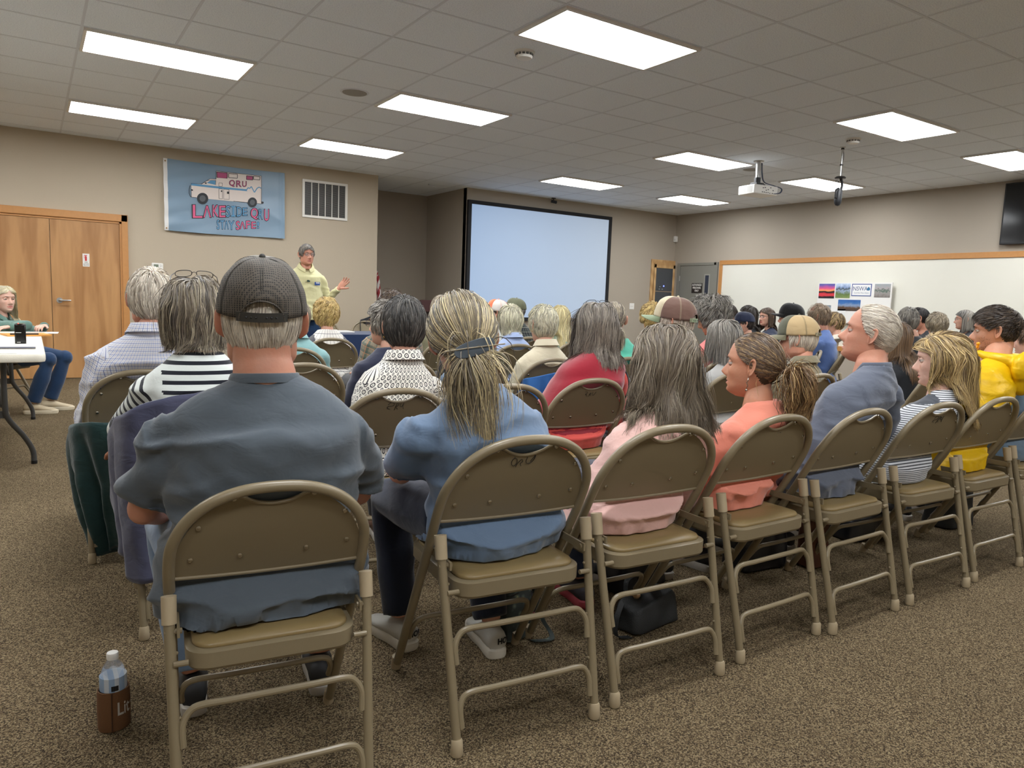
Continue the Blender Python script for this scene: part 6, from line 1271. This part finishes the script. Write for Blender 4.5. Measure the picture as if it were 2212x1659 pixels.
# --- standing speaker
spk = person('person standing in a pale yellow checked shirt, one hand raised palm up', (2.87, 9.04), 183, (2.855, 9.0, 1.655), 174, scalp=(96, 88, 80), H=dict(cols=DGREY), hs=1.06, sw=.205, g=1.12, sk='ruddy', shirt=yshirt, sleeve='long', collar=(yshirt, 'shirt'), pants=navy_j, shoes=sh_b, lod=2, stand_=True, fold=.006, jowl=.6, hand_pose='rest',
  arms={-1: ((-.275, .02, 1.135), (-.345, .19, 1.255), (-.50, .25, .62), (-.15, -.85, -.45)), 1: ((.27, -.02, 1.12), (.27, .08, .89), (0, .1, -1), (1, 0, 0))})
hair(spk[0], spk[1], cols=(((110, 102, 94), 3), ((74, 68, 62), 4), ((160, 150, 136), 1)), L=.055, lift=.010, cling=.8, comb=(.9, .3, 0), n=4000, w=.0013, clump=.4, grav=.1, crown=(-.05, -.03, .10))
glasses(spk[0], spk[1], g_metal)
# ------------------------------------------------------------ drawn-out small parts on people
def onhead(M, p): return xf(M, np.array([p]))[0]
r, Mh, I = P_['pony']
k = MB(); Mb = Mh@np.array(Matrix.Translation((.012, -.160, -.056))@Matrix.Rotation(R(-12), 4, 'Y')@Matrix.Rotation(R(90), 4, 'X')); a = np.linspace(0, 2*np.pi, 26, endpoint=False)
k.poly(xf(Mb, np.c_[.060*np.cos(a)*(1-.12*np.cos(2*a)), .020*np.sin(a), np.zeros(26)+.004*np.cos(a)**2]), xf(Mb, np.array([[0, 0, .005]]))[0]-xf(Mb, np.array([[0, 0, 0.]]))[0]); hc = k.build('hair_clip', mat('slate_leather', (66, 76, 86), .4), r, bevel=.001); hc['label'] = 'slate oval leather hair clip with a pin'
MB().tube(xf(Mb, np.array([(-.074, .014, .004), (-.02, .004, .012), (.02, -.004, .012), (.076, -.014, .004)])), .0018, 8).build('clip_pin', mat('pale_wood_pin', (150, 140, 120), .5), hc)
for kk, tp, rr in (('coral', (0, -.137, -.015), .015), ('mint', (.03, -.123, -.06), .012)):
    r, Mh, I = P_[kk]; aa = np.linspace(0, 2*np.pi, 18, endpoint=False); MB().tube(xf(Mh, np.array([(tp[0]+rr*math.cos(t), tp[1]-.004, tp[2]+rr*math.sin(t)) for t in aa])), .0045, 8, close=True).build('hair_tie', m_black, r, smooth=True)
silver_m = mat('earring_silver', (176, 172, 164), .25, metal=1)
r, Mh, I = P_['coral']; k = MB(); k.tube(xf(Mh, np.array([(-.081, -.010, -.042), (-.083, -.010, -.055), (-.081, -.006, -.062), (-.084, -.012, -.072), (-.082, -.008, -.084)])), .0017, 6); k.sphere(xf(Mh, np.array([(-.083, -.009, -.088)]))[0], .005, 8); k.build('earring', silver_m, r, smooth=True)
r, Mh, I = P_['curly']; MB().tube(xf(Mh, np.array([(-.084, -.010+.016*math.cos(t), -.056+.016*math.sin(t)) for t in np.linspace(0, 2*np.pi, 16, endpoint=False)])), .0016, 6, close=True).build('earring', silver_m, r, smooth=True)
for kk in ('cream', 'dot'):
    r, Mh, I = P_[kk]; MB().sphere(xf(Mh, np.array([(-.080, -.004, -.046)]))[0], .0045, 8).build('earring', mat('earring_gold', (196, 160, 90), .3, metal=1), r, smooth=True)
# hood and toggle of the yellow jacket
r, Mh, I = P_['yellow']; nb = I['nb']; m = MB()
P = []; rr = []
for t in np.linspace(-1.0, 1.0, 21):
    a = t*math.pi*.66; P.append((nb[0]+.088*math.sin(a), nb[1]+.010-.098*math.cos(a), nb[2]-.006-.030*math.cos(a))); rr.append(.012+.036*max(0, math.cos(a*.74))**1.3)
m.tube(P, rr, 14); m.sphere((nb[0], nb[1]-.135, nb[2]-.055), (.115, .050, .085), 18); m.sphere((nb[0], nb[1]-.12, nb[2]-.12), (.075, .045, .075), 16)
V, Q = remesh(m, .008, 3); N = vnormals(V, Q); V = V+N*(.006*vnoise(V*np.array([14, 14, 26])))[:, None]; np_mesh('hood', V, Q, yellowj, r)
k = MB(); c = nb+np.array([-.088, .055, .052]); k.sphere(c, .009, 10); k.sphere(c+[.006, .004, -.014], .008, 10); k.tube([c, c+[-.008, .006, -.03], c+[.004, .010, -.045], c+[.008, .0, -.02]], .002, 6); k.build('drawstring_toggle', mat('toggle_orange', (236, 160, 20), .4), r, smooth=True)
# ribbed hem of the pink jacket and the printed patch of the coral top
r, Mh, I = P_['pink']; a = np.linspace(0, 2*np.pi, 44, endpoint=False)
# badge and clip microphone of the speaker
r, Mh, I = spk; nb = I['nb']
k = MB(); k.box((-.125, .142, 1.285), (-.060, .150, 1.325)); bd = k.build('name_badge', mat('badge_blue', (46, 82, 150), .4), r, bevel=.001); MB().box((-.118, .1502, 1.308), (-.075, .1512, 1.320)).build('badge_stripe', m_white, bd)
k = MB(); k.tube([(.035, .150, 1.335), (.0, .158, 1.33)], .008, 8); k.box((.01, .146, 1.322), (.03, .16, 1.345)); k.build('clip_microphone', mat('clip_green_black', (20, 54, 44), .4), r)
# dark red dotted patch printed on the back of the coral top
r, Mh, I = P_['coral']; so = [q for q in bpy.data.objects if q.parent == r and q.name.startswith('shirt')][0]; V = np.array([v.co[:] for v in so.data.vertices]); F = [tuple(p.vertices) for p in so.data.polygons]; c = np.array([V[list(f)].mean(0) for f in F]); nb = I['nb']
def f_pd(t_, b_):
    v_ = t_.n('ShaderNodeTexVoronoi', i_Vector=t_.n('ShaderNodeTexCoord').outputs['Object'], i_Scale=110.0); t_.link(t_.mix(t_.math('LESS_THAN', v_.outputs['Distance'], .22), srgb(132, 20, 34), srgb(232, 190, 190)), b_.inputs['Base Color'])
sel = [f for f, q in zip(F, c) if abs(q[0]-nb[0]-.045) < .055 and nb[2]-.20 < q[2] < nb[2]-.115 and q[1] < nb[1]-.02]; ids = sorted({i for f in sel for i in f}); mp_ = {i: k for k, i in enumerate(ids)}; N_ = np.array([so.data.vertices[i].normal[:] for i in ids])
if sel: MB().add(V[ids]+N_*.0015, [tuple(mp_[i] for i in f) for f in sel]).build('printed_patch', mat('dotted_red_print', (132, 20, 34), .7, fn=f_pd), r, smooth=True)
# ------------------------------------------------------------ head table with navy cloth
t = empty('head_table', (3.75, 8.12, 0)); m_navy = cloth('navy_tablecloth', (26, 44, 78), .8, fold=.1)
k = MB(); k.box((-.90, -.36, .72), (.90, .36, .745)); k.build('table_top', mat('table_laminate', (150, 140, 120), .5), t)
for sx in (-.75, .75):
    k = MB(); k.tube([(sx, -.28, 0), (sx, -.28, .72)], .014, 10); k.tube([(sx, .28, 0), (sx, .28, .72)], .014, 10); k.tube([(sx, -.28, .3), (sx, .28, .3)], .012, 10); k.build('leg', mat('dark_grey_tube', (66, 66, 66), .4), t, smooth='auto')
tag(t, 'folding table under the navy cloth in front of the standing speaker', 'table')
t = empty('tablecloth', (3.75, 8.12, 0)); nseg = 220; V = []; base = rounded(-.93, .93, -.38, .38, .03, 0, 4); base = catmull(np.array(base), 6, True)[:, :2]; n = len(base); rings = []
for j, z in enumerate([.7475, .745, .738, .70, .60, .50, .40]):
    amp = max(0, (.74-z))*.055; ph = np.arange(n)/n*2*np.pi
    rings.append([(x*(1+amp*.2)+amp*np.sin(ph_*34)*np.sign(x)*.3, y*(1+amp*.6)+amp*np.sin(ph_*34+1)*.5*np.sign(y), z) for (x, y), ph_ in zip(base, ph)])
k = MB(); V = [p for r_ in rings for p in r_]; F = []
for i in range(len(rings)-1):
    for q in range(n): F.append((i*n+q, (i+1)*n+q, (i+1)*n+(q+1) % n, i*n+(q+1) % n))
F.append(tuple(range(n))); k.add(V, F); k.build('cloth_sheet', m_navy, t, smooth='auto'); tag(t, 'navy blue tablecloth on the table in front of the standing speaker', 'tablecloth')
paper = mat('paper_white', (222, 220, 214), .6)
def sheet(name, x, y, z, w, h, a, m, label, cat, th=.003, group=None, lines=False):
    o = MB().box((-w/2, -h/2, 0), (w/2, h/2, th)).build(name, m); o.location = (x, y, z); o.rotation_euler = (0, 0, R(a)); tag(o, label, cat, group)
    if lines:
        k = MB()
        for i in range(9): k.box((-w*.4, h*.38-i*h*.085, th), (w*(.38-.12*((i*7) % 3)), h*.38-i*h*.085+.004, th+.0003))
        k.build('printed_text', mat('print_grey', (120, 120, 124), .6), o)
    return o
sheet('paper_stack', 3.0, 8.25, .7485, .3, .22, 5, paper, 'white papers at the left end of the navy covered table', 'papers', .012)
k = MB(); k.lathe([(.0, 0), (.12, 0), (.11, .012), (0, .02)], 24); o = k.build('cap_on_table', mat('black_felt', (24, 24, 28), .8), smooth='auto'); o.name = 'folded_cloth'; o.location = (3.55, 8.3, .7485); tag(o, 'small dark folded cloth on the navy tablecloth', 'cloth')
c_ = chair(3.95, 9.75, 170, 'tan folding chair beyond the navy table, with a black coat over it'); c_ = chair(3.42, 10.15, 175, 'tan folding chair against the tan wall behind the curly blonde')
def drape(name, path, z0, z1, m, label, cat, amp=.02, freq=7, flare=.06, thick=.006, parent=None, top=None, n=70, nz=36, seed=0, bot=None):
    """cloth hanging from a line (path in plan, z0) down to z1"""
    P = catmull([(x, y, 0) for x, y in path], 12); L = np.r_[0, np.cumsum(np.linalg.norm(np.diff(P, axis=0), axis=1))]; s = np.linspace(0, L[-1], n); X = np.interp(s, L, P[:, 0]); Y = np.interp(s, L, P[:, 1])
    tx, ty = np.gradient(X), np.gradient(Y); l_ = np.hypot(tx, ty); nx, ny = -ty/l_, tx/l_; V = []
    for j in range(nz):
        q = j/(nz-1)
        for i in range(n):
            u = i/(n-1); zt = z0 if top is None else np.interp(u, np.linspace(0, 1, len(top)), top); zbm = z1 if bot is None else np.interp(u, np.linspace(0, 1, len(bot)), bot)
            d = amp*q**.7*(math.sin(u*freq*6.28+1.3*q+seed)+.4*math.sin(u*freq*13+seed*2+3*q))+flare*q**1.5
            V.append((X[i]+nx[i]*d, Y[i]+ny[i]*d, zt+(zbm-zt)*q+.008*math.sin(u*9+seed)*q))
    V = np.array(V); V = V+.008*vnoise3(V*14+seed); V[:, 2] = np.maximum(V[:, 2], .012)
    Q = [(j*n+i, j*n+i+1, (j+1)*n+i+1, (j+1)*n+i) for j in range(nz-1) for i in range(n-1)]
    o = np_mesh(name, V, Q, m, parent); so = o.modifiers.new('thick', 'SOLIDIFY'); so.thickness = thick
    if parent is None: tag(o, label, cat)
    return o
slate = cloth('slate_jacket', (78, 80, 102), .8, fold=.2); slate2 = cloth('slate_lining', (52, 54, 78), .6, fold=.1); greenc = cloth('dark_green_coat', (28, 56, 56), .6, fold=.25)
drape('draped_jacket', [(.66, 2.61), (.50, 2.585), (.33, 2.60), (.235, 2.67), (.215, 2.82), (.22, 2.95)], .84, .2, slate, 'slate blue jacket draped over the chair of the striped top', 'jacket', .022, 3, -.03, .008, top=[.86, .86, .83, .78, .72, .66], bot=[.34, .28, .20, .19, .24, .3], seed=2)
drape('draped_coat', [(.34, 3.40), (.20, 3.41), (.13, 3.52), (.115, 3.70), (.125, 3.86)], .72, .03, greenc, 'dark green coat hanging from the chair of the checked shirt to the floor', 'coat', .045, 3, -.10, .007, top=[.62, .63, .60, .52, .42], bot=[.10, .02, .02, .03, .16], seed=5)
drape('draped_cloth', [(2.92, 3.72), (2.76, 3.70), (2.62, 3.74), (2.58, 3.85)], .70, .45, cloth('bright_blue_cloth', (52, 104, 168), .7), 'bright blue cloth over the chair behind the cream jacket', 'cloth', .012, 4, -.02, top=[.74, .74, .72, .68], seed=3)
drape('draped_coat', [(4.22, 9.72), (4.05, 9.70), (3.86, 9.71), (3.80, 9.60)], .92, .35, blackj, 'black coat over the chair beyond the navy table', 'coat', .02, 3, .0, top=[.98, .93, .86, .82], seed=9)
# ------------------------------------------------------------ white folding table at the left with a seated person
tx0, tx1, ty0, ty1, tz = -.69, .065, 5.18, 7.62, .765
t = empty('folding_table', ((tx0+tx1)/2, (ty0+ty1)/2, 0)); hx, hy = (tx1-tx0)/2, (ty1-ty0)/2; m_plast = mat('white_blow_moulded_plastic', (226, 220, 204), .45, bump=(160, .1))
k = MB(); loft(k, [rounded(-hx+.02, hx-.02, -hy+.02, hy-.02, .04, tz-.05), rounded(-hx+.004, hx-.004, -hy+.004, hy-.004, .05, tz-.046), rounded(-hx, hx, -hy, hy, .055, tz-.034), rounded(-hx, hx, -hy, hy, .055, tz-.010), rounded(-hx+.006, hx-.006, -hy+.006, hy-.006, .05, tz)]); k.build('table_top', m_plast, t, smooth='auto')
m_leg = mat('grey_leg_enamel', (70, 70, 70), .4)
for yy, s in ((-.95, 1), (.93, 1)):
    for sx in (-1, 1):
        xx = hx-.22; P = catmull([(sx*xx, yy, tz-.05), (sx*xx, yy+.03, .42), (sx*(xx+.015), yy+.06, .33), (sx*(xx+.09), yy+.16, .20), (sx*(xx+.135), yy+.22, .09), (sx*(xx+.14), yy+.23, .0)], 6); L_ = MB().tube(P, .0165, 12).build('leg', m_leg, t, smooth='auto')
        MB().tube([P[-3], P[-1]], .0185, 12).build('foot_cap', m_black, L_, smooth='auto')
    k = MB(); k.box((-(hx-.22), yy+.045, .34), (hx-.22, yy+.065, .385)); k.box((-(hx-.22), yy-.01, tz-.075), (hx-.22, yy+.01, tz-.05)); k.build('cross_bar', m_leg, t)
    k = MB(); k.tube([(hx-.24, yy+.03, .42), (hx-.28, yy*.45, tz-.06)], .011, 8); k.build('diagonal_brace', m_leg, t)
tag(t, 'white plastic folding table at the left edge with dark curved legs', 'table')
sheet('paper', -.30, 5.33, tz+.0015, .42, .22, 6, paper, 'white printed sheet at the near end of the white table', 'paper', .002, lines=True)
o = sheet('notebook', -.13, 5.72, tz+.0015, .30, .2, -2, paper, 'spiral pad on the white table beside the black device', 'notebook', .014)
MB().tube([(-.15, -.103, .008), (.15, -.103, .008)], .006, 8).build('spiral_binding', mat('binding_grey', (110, 112, 124), .4), o)
sheet('paper', -.34, 6.0, tz+.0015, .3, .22, 20, paper, 'loose white sheet left of the spiral pad on the white table', 'paper', .002)
t = empty('conference_device', (-.066, 5.95, tz+.001)); k = MB(); k.box((-.032, -.03, .0), (.032, .03, .145)); k.build('device_body', m_blackgloss, t, bevel=.008)
MB().box((-.034, -.032, .0), (.034, .032, .012)).build('device_foot', m_white, t, bevel=.003); k = MB(); k.box((-.026, -.0312, .085), (.006, -.0302, .088)); k.box((-.02, -.0312, .02), (-.0, -.0302, .023)); k.build('marking', m_white, t); MB().sphere((-.01, 0, .147), .003, 6).build('status_light', mat('red_led', (255, 40, 30), .3, emit=(1, .05, .03, 1), es=4), t); tag(t, 'small black upright device standing on the white table', 'device')
o = sheet('clipboard', -.04, 7.05, tz+.0015, .26, .30, -78, mat('orange_folder', (214, 150, 70), .5), 'orange folder with a dark pen lying at the far end of the white table', 'folder', .012)
MB().tube([(.115, -.13, .018), (.12, .06, .018)], .006, 8).build('pen', m_black, o); sheet('paper', .02, 7.42, tz+.0015, .34, .22, -4, paper, 'white sheet overhanging the far corner of the white table', 'paper', .003, lines=True)
sheet('paper', -.42, 7.0, tz+.0015, .3, .22, 10, paper, 'white sheet left of the orange folder on the white table', 'paper', .003)
tw = do('tablewoman', 'person with long white hair and a green patterned shirt seated at the white table', (-.20, 8.16, 1.035), 150, dict(cols=PALEB[:1]+(((214, 206, 190), 3),), L=.34, lift=.018, end_z=-.26, comb=(0, -.6, 0), part=.0, clump=.4, noise=.3), lod=2, male=0, hs=1.0, sw=.195, g=1.15, sk='pale', shirt=camo, collar=(camo, 'shirt'), pants=navy_j, shoes=sh_k, yaw=125, cl='person at the white table',
   arms={1: ((.155, .34, .805), (.355, .315, .800), (.8, -.1, -.05)), -1: ((-.2, .2, .72), (-.02, .38, .80), (.9, .2, 0))}, knee={1: ((.06, .46, .50), (.10, .33, .10), (-.45, 1, 0)), -1: ((-.17, .46, .50), (-.12, .34, .10), (-.6, 1, 0))})
k = MB(); k.tube([(.325+.0*t, .318+.031*math.cos(t), .80+.028*math.sin(t)) for t in np.linspace(0, 2*np.pi, 18, endpoint=False)], .006, 8, close=True); k.box((.31, .30, .824), (.34, .336, .836)); k.build('wrist_watch', m_black, tw[0], smooth='auto')
# ------------------------------------------------------------ water bottle in a brown sleeve
t = empty('drink_sleeve', (.1535, 2.13, 0)); m_sl = mat('brown_foam_sleeve', (104, 70, 40), .85, bump=(300, .3)); a = np.linspace(0, 2*np.pi, 40, endpoint=False)
sq = lambda r_, e_, z: [(r_*np.sign(math.cos(t_))*abs(math.cos(t_))**e_, r_*.86*np.sign(math.sin(t_))*abs(math.sin(t_))**e_, z) for t_ in a]
k = MB(); loft(k, [sq(.039, 1.0, .002), sq(.040, .9, .01), sq(.0405, .9, .06), sq(.0395, .95, .112), sq(.036, .95, .112), sq(.0365, .95, .02)]); k.build('sleeve_body', m_sl, t, smooth='auto')
k = MB(); k.tube([(-.018, -.0345, .003), (-.0185, -.0352, .06), (-.018, -.0345, .112)], .0013, 6); k.build('sleeve_seam', mat('dark_seam', (60, 34, 16), .8), t)
V, F = text_mesh('Lite', .046, .0003, .0008, 'LEFT'); V = V*np.array([.85, 1.25, 1]); ang = np.interp(V[:, 0], [0, .09], [-1.72, .30]); V2 = np.stack([.0412*np.cos(ang), .0412*.885*np.sin(ang), .062+V[:, 1]*.9], -1); MB().add(V2, F).build('lettering', m_white, t)
t.rotation_euler = (0, 0, R(16)); tag(t, 'brown foam drink sleeve with white lettering on the carpet', 'drink sleeve')
t = empty('water_bottle', (.1535, 2.13, .004)); m_pet = mat('clear_bottle_plastic', (235, 238, 240), .04, trans=.95, alpha=.45, spec=.6)
MB().lathe([(.020, 0), (.031, .006), (.0325, .03), (.0325, .128), (.032, .14), (.026, .165), (.015, .185), (.0125, .19), (.0125, .198)], 28).build('bottle_body', m_pet, t, smooth='auto')
MB().lathe([(.0145, .190), (.0148, .204), (.0135, .207), (0, .2075)], 22).build('bottle_cap', m_white, t, smooth='auto')
def f_lab(t_, b_):
    s_ = t_.n('ShaderNodeSeparateXYZ', i_0=t_.n('ShaderNodeTexCoord').outputs['Object']); k_ = t_.math('GREATER_THAN', t_.math('SINE', t_.math('MULTIPLY', s_.outputs[0], 260.0)), .2); t_.link(t_.mix(k_, srgb(150, 176, 206), srgb(210, 216, 222)), b_.inputs['Base Color'])
k = MB(); k.lathe([(.0332, .108), (.0334, .109), (.0334, .145), (.0330, .146)], 30); lb = k.build('label', mat('bottle_label', (140, 170, 210), .3, alpha=.7, fn=f_lab), t, smooth='auto')
k = MB()
for i in range(9): an = -1.75+.055*i; k.box((.0336, -.0009 if i % 3 else -.0016, .112), (.0342, .0009 if i % 3 else .0016, .126), M=Matrix.Rotation(an, 4, 'Z'))
k.build('barcode', m_black, lb)
tag(t, 'clear water bottle with a white cap and blue label standing in the brown sleeve', 'bottle')
# ------------------------------------------------------------ bags on the floor
def blob_bag(name, loc, rz, size, m, label, straps=(), vox=.008, cat='bag', wr=.006, extra=None):
    t = empty(name, (*loc, 0), R(rz)); k = MB(); sx, sy, sz = size; rings = []
    for q in np.linspace(0, 1, 9):
        w = 1-.10*q**2-.12*(q > .95); d = 1-.28*q; rings.append([(x*w, y*d, .004+sz*q+.012*math.sin(x*14)*q) for x, y, _ in rounded(-sx/2, sx/2, -sy/2, sy/2, min(sx, sy)*.28, 0)])
    loft(k, rings); V, Q = remesh(k, vox, 3); N = vnormals(V, Q); V = V+N*(wr*vnoise(V*18+loc[0]*7))[:, None]; V[:, 2] = np.maximum(V[:, 2], .002); b_ = np_mesh('bag_body', V, Q, m, t)
    k = MB(); k.tube(rounded(-sx*.44, sx*.44, -sy*.36, sy*.36, min(sx, sy)*.2, sz*.72), .0025, 6, close=True); k.build('zip_seam', m_black, b_, smooth=True)
    for P in straps: 
        Pc = catmull(P, 7); s_ = MB(); V = []; 
        for i, p in enumerate(Pc): V += [p+np.array([0, -.011, 0]), p+np.array([0, .011, 0]), p+np.array([0, .011, .003]), p+np.array([0, -.011, .003])]
        F = [(4*i+j, 4*i+(j+1) % 4, 4*i+4+(j+1) % 4, 4*i+4+j) for i in range(len(Pc)-1) for j in range(4)]; s_.add(V, F); s_.build('strap', m, t, smooth='auto')
    if extra: extra(t)
    tag(t, label, cat); return t
m_purse = mat('black_nylon_bag', (34, 36, 37), .6, bump=(260, .25)); m_leath = mat('black_leather', (22, 22, 26), .35)
blob_bag('handbag', (1.90, 1.90), 8, (.27, .14, .105), m_purse, 'small black nylon handbag on the carpet under the chair of the pale pink jacket', [[(-.12, .02, .10), (-.17, .0, .06), (-.19, -.02, .01), (-.15, -.05, .006)], [(.02, .04, .13), (.0, .05, .165), (-.06, .05, .165), (-.08, .04, .13)]], extra=lambda t: MB().sphere((-.09, -.02, .14), .016, 8).build('charm', mat('charm_gold', (190, 160, 130), .3, metal=.8), t))
blob_bag('tote_bag', (2.12, 2.20), 10, (.30, .14, .26), m_leath, 'black leather tote bag on the carpet behind the small handbag', [[(-.1, 0, .25), (-.08, 0, .33), (.08, 0, .33), (.1, 0, .25)]])
def f_pat(t_, b_):
    v_ = t_.n('ShaderNodeTexVoronoi', i_Vector=t_.n('ShaderNodeTexCoord').outputs['Object'], i_Scale=34.0); cr = t_.n('ShaderNodeValToRGB', i_0=v_.outputs['Distance']); e = cr.color_ramp.elements; e[0].color = srgb(176, 174, 120); e[1].color = srgb(66, 74, 72); e[1].position = .42; x_ = e.new(.2); x_.color = srgb(104, 116, 110); t_.link(cr.outputs[0], b_.inputs['Base Color'])
blob_bag('cloth_bag', (1.40, 2.06), 20, (.15, .10, .24), mat('patterned_bag_cloth', (110, 116, 104), .8, fn=f_pat), 'grey and yellow patterned cloth bag beside the right white sneaker', [[(.03, .0, .22), (.09, -.02, .16), (.10, -.06, .05), (.09, -.11, .008), (.05, -.13, .006), (.0, -.09, .006)]])
blob_bag('backpack', (2.80, 2.12), -5, (.30, .18, .24), m_leath, 'dark backpack on the carpet under the chair of the coral top')
blob_bag('fringed_bag', (3.04, 1.98), -5, (.14, .10, .24), mat('brown_suede', (92, 56, 38), .8), 'brown suede bag between the coral top and the blue grey T-shirt chairs')
blob_bag('backpack', (4.38, 2.02), -5, (.26, .18, .40), m_purse, 'black backpack on the carpet under the yellow jacket')
blob_bag('handbag', (3.70, 2.15), -5, (.34, .2, .12), m_leath, 'low black bag on the carpet under the striped shirt chair')

# brand lettering on the heels of the white sneakers
r, Mh, I = P_['pony']
for sh in [q for q in bpy.data.objects if q.parent == r and q.name.startswith('shoe') and not q.name.startswith('shoe_sole')]:
    cs = np.array([v.co[:] for v in sh.data.vertices]); heel = cs[cs[:, 1] < cs[:, 1].min()+.05]; hx_ = (heel[:, 0].max()+heel[:, 0].min())/2; hy_ = cs[:, 1].min()
    V, F = text_mesh('HOKA', .025, .0004, .001); V = V*np.array([1.05, 1.1, 1]); an = -math.pi/2+.62+V[:, 0]/.046
    MB().add(np.stack([hx_+.0445*np.cos(an), hy_+.043+.0475*np.sin(an), .062+V[:, 1]], -1), F).build('lettering', m_black, sh)
